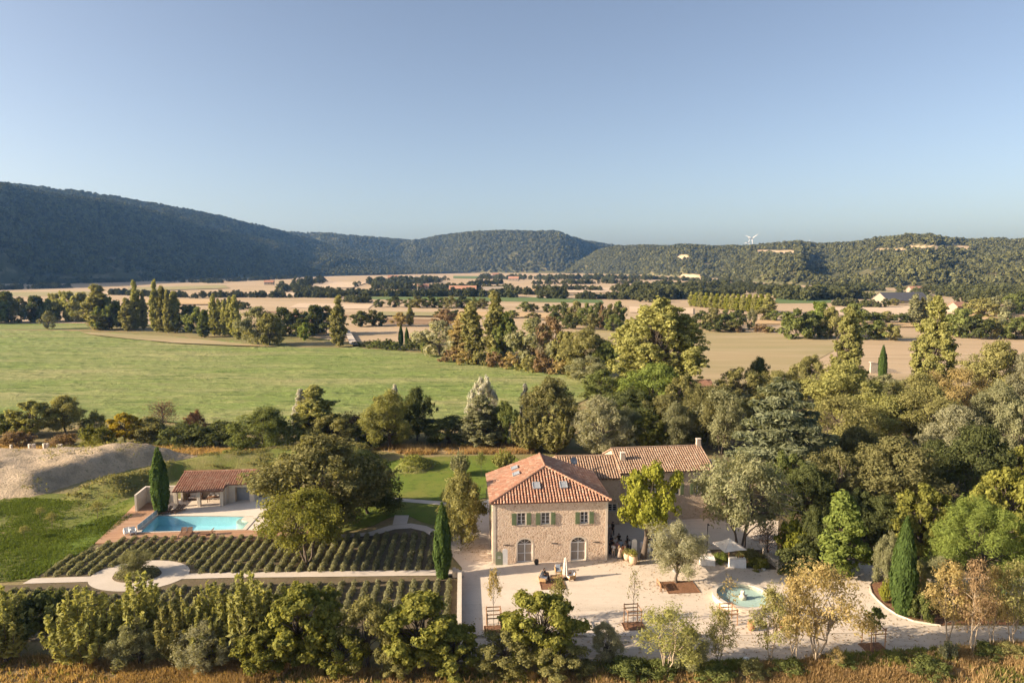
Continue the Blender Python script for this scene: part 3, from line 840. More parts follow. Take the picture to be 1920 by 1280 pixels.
# near, full-leaved kinds
lobed('oak_a', 11, H=10, Rr=4.2, base=0.08, nl=28, sub=12, per=64, leaf=0.155)
lobed('oak_b', 12, H=9, Rr=3.8, base=0.08, nl=24, sub=11, per=64, leaf=0.15, env='egg')
lobed('oak_c', 13, H=9, Rr=4.4, nl=26, sub=11, per=60, leaf=0.15, env='dome', base=0.04)
lobed('clumpy_a', 21, H=8, Rr=3.4, base=0.04, nl=24, sub=10, per=52, leaf=0.135, lobe=0.30, subr=0.14)
lobed('clumpy_b', 22, H=8, Rr=3.6, base=0.03, nl=28, sub=9, per=52, leaf=0.135, lobe=0.27, subr=0.13, env='egg')
lobed('maple_a', 31, H=8, Rr=3.6, base=0.08, nl=46, sub=9, per=34, leaf=0.175, asp=0.75, lobe=0.24, subr=0.125, fill=0.12)
lobed('maple_b', 32, H=8, Rr=3.4, base=0.08, nl=40, sub=9, per=36, leaf=0.17, asp=0.75, lobe=0.25, subr=0.13, env='egg', fill=0.15)
lobed('willow_a', 41, H=8, Rr=3.4, base=0.03, nl=24, sub=12, per=48, leaf=0.19, asp=0.22, lobe=0.34, env='egg', up=0.15)
lobed('willow_b', 42, H=8, Rr=3.6, base=0.03, nl=26, sub=11, per=46, leaf=0.19, asp=0.22, lobe=0.30, env='round', up=0.15)
lobed('olive_a', 43, H=5.5, Rr=2.9, base=0.30, nl=18, sub=14, per=46, leaf=0.14, asp=0.22, lobe=0.34, trunk_r=0.15, up=0.2, subr=0.2)
lobed('feather_a', 51, H=8, Rr=3.8, base=0.14, nl=26, sub=12, per=40, leaf=0.16, asp=0.35, lobe=0.36, subr=0.24, fill=0.08, fork=3, flat=0.7)
lobed('feather_b', 52, H=8, Rr=3.6, base=0.3, nl=14, sub=12, per=30, leaf=0.15, asp=0.35, lobe=0.36, subr=0.26, fill=0.05, fork=4, flat=0.75, trunk_r=0.16, bark=PALEBARK)
lobed('airy_a', 53, H=8, Rr=2.6, base=0.28, nl=14, sub=9, per=26, leaf=0.15, asp=0.4, lobe=0.40, subr=0.26, fill=0.04, fork=3, trunk_r=0.14, env='egg', bark=PALEBARK)
lobed('plane_lean', 61, H=9, Rr=4.0, base=0.35, nl=18, sub=9, per=62, leaf=0.165, asp=0.75, lobe=0.34, subr=0.17, fill=0.15, lean=(0.16, 0.0), trunk_r=0.42)
lobed('poplar_a', 71, H=20, Rr=2.6, base=0.03, nl=90, sub=8, per=34, leaf=0.20, asp=0.6, env='column', lobe=0.28, subr=0.17, up=0.3, flat=1.9)
lobed('poplar_b', 72, H=20, Rr=3.2, base=0.03, nl=96, sub=8, per=34, leaf=0.21, asp=0.6, env='column', lobe=0.26, subr=0.16, up=0.3, flat=1.9)
lobed('poplar_giant', 73, H=24, Rr=6.5, base=0.04, nl=190, sub=8, per=30, leaf=0.24, asp=0.6, env='tall', lobe=0.19, subr=0.085, up=0.3, flat=1.7, fill=0.4)
lobed('standard_b', 93, H=6, Rr=2.6, base=0.42, nl=16, sub=8, per=26, leaf=0.22, asp=0.7, lobe=0.34, subr=0.18, trunk_r=0.1)
lobed('tree_open', 94, H=8, Rr=4.6, base=0.3, nl=26, sub=11, per=36, leaf=0.17, asp=0.4, lobe=0.30, subr=0.17, fill=0.12, fork=4, flat=0.75, trunk_r=0.2)
lobed('pine_dome', 81, H=9, Rr=5.2, base=0.2, nl=40, sub=11, per=60, leaf=0.17, asp=0.22, env='dome', lobe=0.24, subr=0.13, up=0.5)
lobed('conic_a', 91, H=9, Rr=2.7, base=0.04, nl=26, sub=9, per=40, leaf=0.18, env='cone', lobe=0.36, subr=0.2)
lobed('standard_a', 92, H=4, Rr=1.0, base=0.5, nl=9, sub=6, per=16, leaf=0.13, asp=0.6, lobe=0.45, subr=0.26, trunk_r=0.035)
shoots('shoots_a', 101)
shoots('shoots_b', 102, H=6, Rr=2.0, ns=36, per=95)
shoots('shoots_c', 103, H=7, Rr=1.9, ns=30, per=120, rad=0.38)
spindle('cypress_a', 111)
spindle('cypress_b', 112, Rr=1.25, plumes=60)
cedar('cedar_a', 121)
twiggy('sapling_a', 131, leafn=900, leaf=0.09)
twiggy('sapling_b', 132, nb=20, leafn=160, leaf=0.08, H=4.2, Rr=0.9)
twiggy('bare_a', 133, H=3.2, Rr=2.0, nb=60, leafn=700, leaf=0.08, clear=0.12, tr=0.06)
lobed('bush_a', 141, H=2.2, Rr=1.5, base=0.0, nl=12, sub=8, per=50, leaf=0.10, lobe=0.42, subr=0.22, trunk_r=0.05, env='dome')
lobed('bush_b', 142, H=2.0, Rr=1.7, base=0.0, nl=14, sub=8, per=36, leaf=0.10, lobe=0.34, subr=0.22, trunk_r=0.05, fill=0.1, env='dome')
# far kinds, lighter
lobed('far_oak', 151, H=10, Rr=4.6, base=0.02, nl=14, sub=7, per=20, leaf=0.48, lobe=0.40)
lobed('far_oak_b', 152, H=10, Rr=5.0, base=0.0, nl=18, sub=7, per=20, leaf=0.46, lobe=0.34, env='egg')
lobed('far_poplar', 153, H=20, Rr=2.6, base=0.02, nl=60, sub=6, per=20, leaf=0.36, asp=0.6, env='column', lobe=0.40, subr=0.26, up=0.3, flat=1.7)
lobed('far_willow', 154, H=10, Rr=5, base=0.05, nl=18, sub=9, per=20, leaf=0.46, asp=0.35, lobe=0.32)
lobed('far_bush', 155, H=4, Rr=3, base=0.0, nl=10, sub=6, per=20, leaf=0.34, lobe=0.42, env='dome', trunk_r=0.1)

KIND_NAME = {'oak': 'oak_tree', 'clumpy': 'broadleaf_tree', 'maple': 'maple_tree', 'willow': 'willow_tree', 'olive': 'olive_tree', 'feather': 'feathery_tree', 'airy': 'young_tree', 'plane': 'plane_tree',
             'poplar': 'poplar_tree', 'pine': 'umbrella_pine', 'conic': 'conical_tree', 'shoots': 'upright_shrub', 'cypress': 'cypress_tree', 'cedar': 'cedar_tree', 'sapling': 'sapling', 'bare': 'bare_shrub',
             'bush': 'bush', 'far': 'tree', 'standard': 'young_tree', 'tree': 'spreading_tree'}
def tree(kind, px, by, ty, w, palette, label, group=None, rot=None, dx=0, z0=0.0, bark=None):
    """a tree on the ground at pixel (px, by) whose crown reaches up to row ty and is w pixels wide"""
    crown, trunk, H, Rr, bk = PROTO[kind]
    p = G(px, by, z0)
    h = max(0.3, Zat(ty, p.y) - z0)
    depth = p.y * CP + CAM_Z * SP
    wid = w / 1280 * depth * (1.2 if kind.startswith('far') else 1.06)
    if kind.startswith('far'): h *= 1.04
    nm = KIND_NAME[kind.split('_')[0]]
    if kind == 'far_poplar': nm = 'poplar_tree'
    if kind == 'far_bush': nm = 'bush'
    cat = 'bush' if nm in ('bush', 'bare_shrub', 'upright_shrub') else 'tree'
    e = empty(nm, p, rot if rot is not None else random.uniform(0, 6.28), label, cat, group)
    s = wid / (2 * Rr)
    e.scale = (s, s, h / H)
    for n_, me, m in (('trunk', trunk, bark or bk), ('crown', crown, pal(palette))):
        o = bpy.data.objects.new(n_, me); C.objects.link(o); o.parent = e
        if len(me.materials) == 0: me.materials.append(None)
        o.material_slots[0].link = 'OBJECT'
        o.material_slots[0].material = m
    return e
# ------------------------------------------------------------------ building materials
def stone_mat(name, cols, scale, mortar, bump=0.6):
    m = bpy.data.materials.new(name); m.use_nodes = True
    t = NT(m); p = t.n['Principled BSDF']
    v = t.coord((1, 1, 1.25))
    warp = t.new('ShaderNodeTexNoise'); warp.inputs['Scale'].default_value = 2.0
    t.link(v, warp.inputs['Vector'])
    ad = t.new('ShaderNodeVectorMath', operation='MULTIPLY_ADD'); ad.inputs[1].default_value = (0.16, 0.16, 0.16)
    t.link(warp.outputs['Color'], ad.inputs[0]); t.link(v, ad.inputs[2])
    vo = t.new('ShaderNodeTexVoronoi'); vo.inputs['Scale'].default_value = scale; vo.inputs['Randomness'].default_value = 0.95
    t.link(ad.outputs[0], vo.inputs['Vector'])
    ed = t.new('ShaderNodeTexVoronoi', feature='DISTANCE_TO_EDGE'); ed.inputs['Scale'].default_value = scale; ed.inputs['Randomness'].default_value = 0.95
    t.link(ad.outputs[0], ed.inputs['Vector'])
    sp = t.new('ShaderNodeSeparateColor'); t.link(vo.outputs['Color'], sp.inputs[0])
    c = t.ramp(sp.outputs[0], [(i / (len(cols) - 1), cc) for i, cc in enumerate(cols)])
    big = t.noise(v, 0.35, 4)
    c = t.mix(t.ramp(big, [(0.40, (0, 0, 0)), (0.65, (0.55, 0.55, 0.55))]), c, tuple(x * 1.08 for x in cols[1]))
    c = t.mix(t.ramp(ed.outputs['Distance'], [(0.03, (1, 1, 1)), (0.11, (0, 0, 0))]), c, mortar)
    t.link(c, p.inputs['Base Color']); p.inputs['Roughness'].default_value = 0.95; p.inputs['Specular IOR Level'].default_value = 0.1
    h = t.math('ADD', t.ramp(ed.outputs['Distance'], [(0.0, (0, 0, 0)), (0.22, (1, 1, 1))]), t.noise(v, 14, 3))
    t.link(t.bump(h, bump, 0.05), p.inputs['Normal'])
    MATS[name] = m
    return m
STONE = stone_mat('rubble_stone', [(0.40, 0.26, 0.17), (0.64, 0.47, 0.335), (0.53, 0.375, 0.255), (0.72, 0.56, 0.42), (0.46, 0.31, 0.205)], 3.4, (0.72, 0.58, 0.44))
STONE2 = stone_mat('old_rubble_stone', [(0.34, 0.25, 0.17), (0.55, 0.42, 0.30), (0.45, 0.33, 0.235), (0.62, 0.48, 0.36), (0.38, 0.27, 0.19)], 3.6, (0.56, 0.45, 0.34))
DRYSTONE = stone_mat('pale_dry_stone', [(0.40, 0.34, 0.26), (0.58, 0.50, 0.40), (0.50, 0.43, 0.33), (0.64, 0.56, 0.46)], 3.0, (0.34, 0.29, 0.23))
QUOIN = mat('lime_plaster', (0.66, 0.56, 0.44), 0.95)
CREAM = mat('cream_render', (0.66, 0.57, 0.46), 0.95)
WHITE = mat('white_paint', (0.78, 0.76, 0.72), 0.6)
CLOTH = mat('white_cloth', (0.80, 0.78, 0.74), 0.95)
CANVAS = mat('ecru_canvas', (0.80, 0.72, 0.62), 0.95)
GREEN = mat('green_shutter_paint', (0.130, 0.165, 0.080), 0.75)
IRON = mat('dark_iron', (0.03, 0.028, 0.026), 0.6)
TEAK = mat('teak', (0.20, 0.105, 0.055), 0.75)
POSTWOOD = mat('treated_post', (0.36, 0.20, 0.105), 0.85)
RATTAN = mat('rattan', (0.42, 0.27, 0.13), 0.85)
TERRA = mat('terracotta', (0.42, 0.20, 0.105), 0.9)
PALETERRA = mat('pale_terracotta', (0.60, 0.42, 0.28), 0.9)
LIMESTONE = mat('pale_limestone', (0.60, 0.52, 0.42), 0.9)
GREY = mat('grey_plastic', (0.33, 0.34, 0.35), 0.6)
GREYCLOTH = mat('blue_grey_cushion', (0.33, 0.38, 0.44), 0.95)
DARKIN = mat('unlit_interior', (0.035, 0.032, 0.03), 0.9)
CURTAIN = mat('linen_curtain', (0.36, 0.31, 0.25), 0.95)

def glass_mat(name, col, rough=0.06, spec=0.8):
    m = bpy.data.materials.new(name); m.use_nodes = True
    t = NT(m); p = t.n['Principled BSDF']
    v = t.coord((1, 1, 1))
    t.link(t.mix(t.noise(v, 1.5, 3), tuple(x * 0.7 for x in col), tuple(x * 1.3 for x in col)), p.inputs['Base Color'])
    p.inputs['Roughness'].default_value = rough; p.inputs['Specular IOR Level'].default_value = spec
    MATS[name] = m
    return m
GLASS = glass_mat('window_glass', (0.045, 0.043, 0.04))
ROOFGLASS = glass_mat('skylight_glass', (0.30, 0.31, 0.32), 0.15)

def tile_mat(name, cols):
    m = bpy.data.materials.new(name); m.use_nodes = True
    t = NT(m); p = t.n['Principled BSDF']
    at = t.new('ShaderNodeAttribute', attribute_name='tint')
    sp = t.new('ShaderNodeSeparateColor'); t.link(at.outputs['Color'], sp.inputs[0])
    c = t.ramp(sp.outputs[0], [(i / (len(cols) - 1), cc) for i, cc in enumerate(cols)])
    v = t.coord((1, 1, 1))
    c = t.mix(t.ramp(t.noise(v, 0.9, 5), [(0.48, (0, 0, 0)), (0.75, (0.6, 0.6, 0.6))]), c, (0.26, 0.19, 0.13))
    t.link(c, p.inputs['Base Color']); p.inputs['Roughness'].default_value = 0.95; p.inputs['Specular IOR Level'].default_value = 0.12
    t.link(t.bump(t.noise(v, 25, 3), 0.3, 0.02), p.inputs['Normal'])
    MATS[name] = m
    return m
TILE = tile_mat('terracotta_tile', [(0.32, 0.155, 0.10), (0.42, 0.235, 0.155), (0.37, 0.19, 0.125), (0.50, 0.33, 0.235)])
TILE_OLD = tile_mat('weathered_tile', [(0.27, 0.165, 0.105), (0.38, 0.26, 0.175), (0.33, 0.21, 0.14), (0.45, 0.33, 0.235)])
UNDERTILE = mat('channel_tile', (0.25, 0.125, 0.085), 0.95)
UNDERTILE_OLD = mat('old_channel_tile', (0.20, 0.125, 0.08), 0.95)

def tile_plane(poly, eave, parent, tmat, umat, sp=0.36, course=0.42, seed=1, rad=0.125):
    """rows of barrel tiles over one roof plane; poly: 3D points in the parent's space, eave: the direction along the eave"""
    r = np.random.default_rng(seed)
    P = [Vector(p) for p in poly]
    u = Vector(eave).normalized()
    n = (P[1] - P[0]).cross(P[2] - P[0]).normalized()
    if n.z < 0: n = -n
    v = n.cross(u).normalized()
    if v.z < 0: v = -v
    O = P[0]
    Q = [((p - O).dot(u), (p - O).dot(v)) for p in P]
    mb = MB(); mb.add([p for p in P] + [p - n * 0.10 for p in P], [tuple(range(len(P))), tuple(range(2 * len(P) - 1, len(P) - 1, -1))] + [(i, (i + 1) % len(P), len(P) + (i + 1) % len(P), len(P) + i) for i in range(len(P))])
    mb.build('roof_deck', umat, parent)
    u0, u1 = min(q[0] for q in Q), max(q[0] for q in Q)
    V, F, T = [], [], []
    k = max(1, int((u1 - u0) / sp))
    step = (u1 - u0) / k
    for i in range(k):
        uu = u0 + (i + 0.5) * step
        xs = []
        for a in range(len(Q)):
            (x0, y0), (x1, y1) = Q[a], Q[(a + 1) % len(Q)]
            if (x0 - uu) * (x1 - uu) < 0: xs.append(y0 + (y1 - y0) * (uu - x0) / (x1 - x0))
        xs.sort()
        for a in range(0, len(xs) - 1, 2):
            lo, hi = xs[a], xs[a + 1]
            m = max(1, int(round((hi - lo) / course)))
            cl = (hi - lo) / m
            for j in range(m):
                va, vb = lo + j * cl - 0.04, lo + (j + 1) * cl
                du = r.normal() * 0.012; dz = r.normal() * 0.006
                base = len(V); t = r.random()
                for vv, rr, lift in ((va, rad * 1.08, 0.045), (vb, rad * 0.92, 0.0)):
                    for s in range(6):
                        an = math.pi * s / 5
                        p = O + u * (uu + du - math.cos(an) * rr) + v * vv + n * (math.sin(an) * rr + lift + dz + 0.01)
                        V.append(tuple(p)); T.append((t, 0, 0))
                for s in range(5): F.append((base + s, base + s + 1, base + 7 + s, base + 6 + s))
                # the open lower end, closed
                F.append((base + 0, base + 1, base + 4, base + 5)); F.append((base + 1, base + 2, base + 3, base + 4))
    o = link('roof_tiles', np_mesh('roof_tiles', np.array(V), np.array(F), np.array(T)), tmat, parent)
    o['kind'] = 'stuff'
    return u, v, n, O

def cap_tiles(a, b, parent, tmat, rad=0.15, seed=3):
    a, b = Vector(a), Vector(b)
    d = (b - a); L = d.length; d.normalize()
    s = d.cross(Vector((0, 0, 1))).normalized(); n = s.cross(d).normalized()
    r = np.random.default_rng(seed)
    V, F, T = [], [], []
    m = int(L / 0.4)
    for j in range(m):
        base = len(V); t = r.random()
        for vv, rr, lift in ((j * L / m - 0.04, rad * 1.1, 0.03), ((j + 1) * L / m, rad * 0.93, 0)):
            for k in range(6):
                an = math.pi * k / 5
                V.append(tuple(a + d * vv + s * math.cos(an) * rr + n * (math.sin(an) * rr + lift))); T.append((t, 0, 0))
        for k in range(5): F.append((base + k, base + k + 1, base + 7 + k, base + 6 + k))
    o = link('ridge_tiles', np_mesh('ridge_tiles', np.array(V), np.array(F), np.array(T)), tmat, parent)
    o['kind'] = 'stuff'

def wall_panel(name, parent, m, W, H, openings, M=None, depth=0.28, arch=()):
    """a wall in the xz plane facing -y with recessed openings (x0, x1, z0, z1); arch: indices with a round head"""
    mb = MB()
    xs = sorted({0, W} | {a for o in openings for a in o[:2]}); zs = sorted({0, H} | {a for o in openings for a in o[2:]})
    for i in range(len(xs) - 1):
        for j in range(len(zs) - 1):
            cx, cz = (xs[i] + xs[i + 1]) / 2, (zs[j] + zs[j + 1]) / 2
            if any(o[0] < cx < o[1] and o[2] < cz < o[3] for o in openings): continue
            mb.quad((xs[i], 0, zs[j]), (xs[i + 1], 0, zs[j]), (xs[i + 1], 0, zs[j + 1]), (xs[i], 0, zs[j + 1]))
    for k, (a, b, c, d) in enumerate(openings):
        if k in arch:
            r = (b - a) / 2; rise = min(r, 0.68); zc = d - rise; n = 12
            arc = [(a + r - r * math.cos(math.pi * i / n), zc + rise * math.sin(math.pi * i / n)) for i in range(n + 1)]
            for i in range(n):
                (x0, z0), (x1, z1) = arc[i], arc[i + 1]
                mb.quad((x0, 0, z0), (x1, 0, z1), (x1, 0, d), (x0, 0, d))
                mb.quad((x0, 0, z0), (x0, depth, z0), (x1, depth, z1), (x1, 0, z1))
            mb.quad((a, 0, c), (a, 0, zc), (a, depth, zc), (a, depth, c)); mb.quad((b, 0, c), (b, depth, c), (b, depth, zc), (b, 0, zc))
        else:
            mb.quad((a, 0, c), (a, 0, d), (a, depth, d), (a, depth, c)); mb.quad((b, 0, c), (b, depth, c), (b, depth, d), (b, 0, d))
            mb.quad((a, 0, d), (b, 0, d), (b, depth, d), (a, depth, d))
        mb.quad((a, 0, c), (a, depth, c), (b, depth, c), (b, 0, c))
    o = mb.build(name, m, parent)
    if M is not None: o.matrix_local = M
    return o

def window(parent, x0, x1, z0, z1, y=0.16, M=None, shutters=True, surround=None, sill=True, open_w=0.52, fm=None, trim=True):
    """casement: frame, four panes to a leaf, sill, green shutters folded back on the wall"""
    w = empty('window'); w.parent = parent
    if M is not None: w.matrix_local = M
    fm = fm or WHITE
    mb = MB(); t = 0.07
    mb.box(x0, x0 + t, y, y + 0.06, z0, z1); mb.box(x1 - t, x1, y, y + 0.06, z0, z1)
    mb.box(x0 + t, x1 - t, y, y + 0.06, z0, z0 + t); mb.box(x0 + t, x1 - t, y, y + 0.06, z1 - t, z1)
    c = (x0 + x1) / 2
    mb.box(c - 0.05, c + 0.05, y - 0.01, y + 0.06, z0 + t, z1 - t)
    for zz in (z0 + (z1 - z0) / 3, z0 + (z1 - z0) * 2 / 3):
        mb.box(x0 + t, c - 0.05, y + 0.01, y + 0.05, zz - 0.017, zz + 0.017); mb.box(c + 0.05, x1 - t, y + 0.01, y + 0.05, zz - 0.017, zz + 0.017)
    mb.build('frame', fm, w)
    for a, b in ((x0 + t, c - 0.05), (c + 0.05, x1 - t)):
        MB().quad((a, y + 0.035, z0 + t), (b, y + 0.035, z0 + t), (b, y + 0.035, z1 - t), (a, y + 0.035, z1 - t)).build('pane', GLASS, w)
    if sill: MB().box(x0 - 0.08, x1 + 0.08, -0.07, y, z0 - 0.09, z0).build('sill', LIMESTONE, w)
    if trim: MB().box(x0 - 0.13, x0, -0.012, 0.05, z0, z1).box(x1, x1 + 0.13, -0.012, 0.05, z0, z1).box(x0 - 0.13, x1 + 0.13, -0.015, 0.05, z1, z1 + 0.14).build('surround', QUOIN, w)
    if shutters:
        for a, b in ((x0 - 0.12 - open_w, x0 - 0.12), (x1 + 0.12, x1 + 0.12 + open_w)):
            s = MB(); s.box(a, b, -0.10, -0.05, z0 - 0.02, z1 + 0.02)
            for zz in (z0 + 0.2, z1 - 0.25): s.box(a + 0.03, b - 0.03, -0.125, -0.10, zz, zz + 0.09)
            s.build('shutter', GREEN, w)
    return w

def arched_door(parent, x0, x1, z1, y=0.2):
    d = empty('door'); d.parent = parent
    r = (x1 - x0) / 2; c = x0 + r; rise = min(r, 0.68); zc = z1 - rise; n = 12
    mb = MB(); t = 0.10
    for i in range(n):
        a0, a1 = math.pi * i / n, math.pi * (i + 1) / n
        q = lambda a, k, yy: (c - (r - k) * math.cos(a), yy, zc + (rise - k) * math.sin(a))
        mb.quad(q(a0, 0, y), q(a0, t, y), q(a1, t, y), q(a1, 0, y)); mb.quad(q(a0, t, y), q(a0, t, y + 0.07), q(a1, t, y + 0.07), q(a1, t, y))
    mb.box(x0, x0 + t, y, y + 0.07, 0, zc); mb.box(x1 - t, x1, y, y + 0.07, 0, zc)
    mb.box(x0 + t, x1 - t, y - 0.01, y + 0.07, zc - 0.06, zc + 0.05)
    for a in (0.25, 0.5, 0.75):
        an = math.pi * a
        e = (c - (r - t) * math.cos(an), y + 0.02, zc + (rise - t) * math.sin(an))
        mb.tube([(c, y + 0.02, zc + 0.04), e], 0.025, 4)
    mb.box(c - 0.07, c + 0.07, y - 0.005, y + 0.07, 0, zc - 0.06)
    for a, b in ((x0 + t, c - 0.07), (c + 0.07, x1 - t)):
        mb.box(a, b, y, y + 0.06, 0.0, 0.16); mb.box(a, b, y, y + 0.06, 1.12, 1.20)
    mb.build('frame', WHITE, d)
    for a, b in ((x0 + t, c - 0.07), (c + 0.07, x1 - t)):
        for z0_, z1_ in ((0.16, 1.12), (1.20, zc - 0.06)):
            MB().quad((a, y + 0.04, z0_), (b, y + 0.04, z0_), (b, y + 0.04, z1_), (a, y + 0.04, z1_)).build('pane', GLASS, d)
            MB().quad((a + 0.03, y + 0.032, z0_ + 0.02), (b - 0.03, y + 0.032, z0_ + 0.02), (b - 0.03, y + 0.032, z1_ - 0.02), (a + 0.03, y + 0.032, z1_ - 0.02)).build('curtain', CURTAIN, d)
    fan = MB()
    fan.add([(c, y + 0.045, zc)] + [(c - (r - t) * math.cos(math.pi * i / n), y + 0.045, zc + (rise - t) * math.sin(math.pi * i / n)) for i in range(n + 1)], [(0, i + 1, i + 2) for i in range(n)])
    fan.build('fanlight', GLASS, d)
    sm = MB()
    for i in range(n):
        a0, a1 = math.pi * i / n, math.pi * (i + 1) / n
        q = lambda a, k: (c - (r + k) * math.cos(a), -0.012, zc + (rise + k) * math.sin(a))
        sm.quad(q(a0, 0), q(a1, 0), q(a1, 0.17), q(a0, 0.17))
    sm.box(x0 - 0.17, x0, -0.012, 0.03, 0, zc); sm.box(x1, x1 + 0.17, -0.012, 0.03, 0, zc)
    sm.build('surround', QUOIN, d)
    MB().box(x0 - 0.2, x1 + 0.2, -0.25, 0.2, 0.03, 0.08).build('threshold', LIMESTONE, d)

# ------------------------------------------------------------------ the farmhouse
hp = G(925, 1057); hq = G(1138, 1049.5)
HROT = math.atan2(hq.y - hp.y, hq.x - hp.x)
HW = (hq - hp).length
HH, HD = 7.5, 11.0
house = empty('farmhouse', hp, HROT, 'large stone farmhouse with a hipped terracotta roof and green shutters', 'house')
k = HW / 13.2
wins = [(2.75 * k, 3.70 * k, 4.72, 6.12), (5.50 * k, 6.50 * k, 4.68, 6.08), (10.05 * k, 10.95 * k, 4.64, 6.04)]
doors = [(2.75 * k, 4.50 * k, 0.0, 2.95), (8.95 * k, 10.70 * k, 0.0, 2.95)]
wall_panel('front_wall', house, STONE, HW, HH, wins + doors, arch=(3, 4))
CHIM = mat('chimney_render', (0.47, 0.37, 0.28), 0.95)
LEFT = Matrix.Translation((0, HD, 0)) @ Matrix.Rotation(-math.pi / 2, 4, 'Z')
lw = [(2.0, 2.95, 4.7, 6.1), (6.2, 7.15, 4.7, 6.1), (8.6, 9.5, 4.7, 6.1)]
wall_panel('side_wall', house, STONE, HD, HH, lw, LEFT)
RIGHT = Matrix.Translation((HW, 0, 0)) @ Matrix.Rotation(math.pi / 2, 4, 'Z')
wall_panel('side_wall', house, STONE, HD, HH, [(3, 3.9, 4.7, 6.1)], RIGHT)
BACK = Matrix.Translation((HW, HD, 0)) @ Matrix.Rotation(math.pi, 4, 'Z')
wall_panel('back_wall', house, STONE, HW, HH, [], BACK)
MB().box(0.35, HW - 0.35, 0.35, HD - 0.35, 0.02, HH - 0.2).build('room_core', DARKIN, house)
for w in wins: window(house, *w)
for w in lw: window(house, *w, M=LEFT)
window(house, 3, 3.9, 4.7, 6.1, M=RIGHT)
for d in doors: arched_door(house, d[0], d[1], d[3])
for x0, x1, sy in ((-0.03, 0.28, -0.03), (HW - 0.28, HW + 0.03, -0.03)):
    MB().box(x0, x1, sy, 0.02, 0, HH).build('quoin_strip', QUOIN, house)
MB().box(-0.028, 0.02, 0.021, 0.30, 0, HH).build('quoin_strip', QUOIN, house)
for x in (1.55, 7.05, 11.9):
    MB().box(x * k - 0.38, x * k + 0.38, -0.06, -0.01, 2.28, 2.35).tube([(x * k, -0.02, 2.3), (x * k, -0.12, 2.3)], 0.03).build('wall_tie', IRON, house)
ov = 0.35
zE, zR = 7.42, 10.0
mx = HW / 2
E0, E1, E2, E3 = (-ov, -ov, zE), (HW + ov, -ov, zE), (HW + ov, HD + 0.2, zE), (-ov, HD + 0.2, zE)
RF, RB = (mx, 5.3, zR), (mx, HD + 0.2, zR)
tile_plane([E0, E1, RF], (1, 0, 0), house, TILE, UNDERTILE, seed=1)
tile_plane([E3, E0, RF, RB], (0, 1, 0), house, TILE, UNDERTILE, seed=2)
tile_plane([E1, E2, RB, RF], (0, 1, 0), house, TILE, UNDERTILE, seed=3)
gp = MB(); gp.add([(0, HD, HH - 0.1), (HW, HD, HH - 0.1), (mx, HD, zR - 0.05)], [(0, 2, 1)]); gp.build('gable', STONE, house)
for a, b in ((E0, RF), (E1, RF), (RF, RB)): cap_tiles(Vector(a) + Vector((0, 0, 0.08)), Vector(b) + Vector((0, 0, 0.08)), house, TILE)
MB().box(-0.12, HW + 0.12, -0.14, -0.01, 7.18, 7.38).build('cornice', QUOIN, house)
sl = (zR - zE) / (5.3 + ov)
def skylight(M):
    s = empty('skylight'); s.parent = house; s.matrix_local = M
    MB().box(-0.45, 0.45, -0.55, -0.48, 0.02, 0.32).box(-0.45, 0.45, 0.48, 0.55, 0.02, 0.32).box(-0.45, -0.38, -0.48, 0.48, 0.02, 0.32).box(0.38, 0.45, -0.48, 0.48, 0.02, 0.32).build('frame', GREY, s)
    MB().box(-0.38, 0.38, -0.48, 0.48, 0.2, 0.27).build('pane', ROOFGLASS, s)
for x in (5.15 * k, 8.35 * k):
    yy = 2.1
    skylight(Matrix.Translation((x, yy, zE + (yy + ov) * sl)) @ Matrix.Rotation(math.atan(sl), 4, 'X'))
sl2 = (zR - zE) / (mx + ov)
for yy in (6.2, 8.7):
    skylight(Matrix.Translation((3.3, yy, zE + (3.3 + ov) * sl2)) @ Matrix.Rotation(-math.atan(sl2), 4, 'Y'))
MB().tube([(-0.1, 0.15, 0.1), (-0.1, 0.15, 7.2)], 0.05, 6).build('downpipe', QUOIN, house)

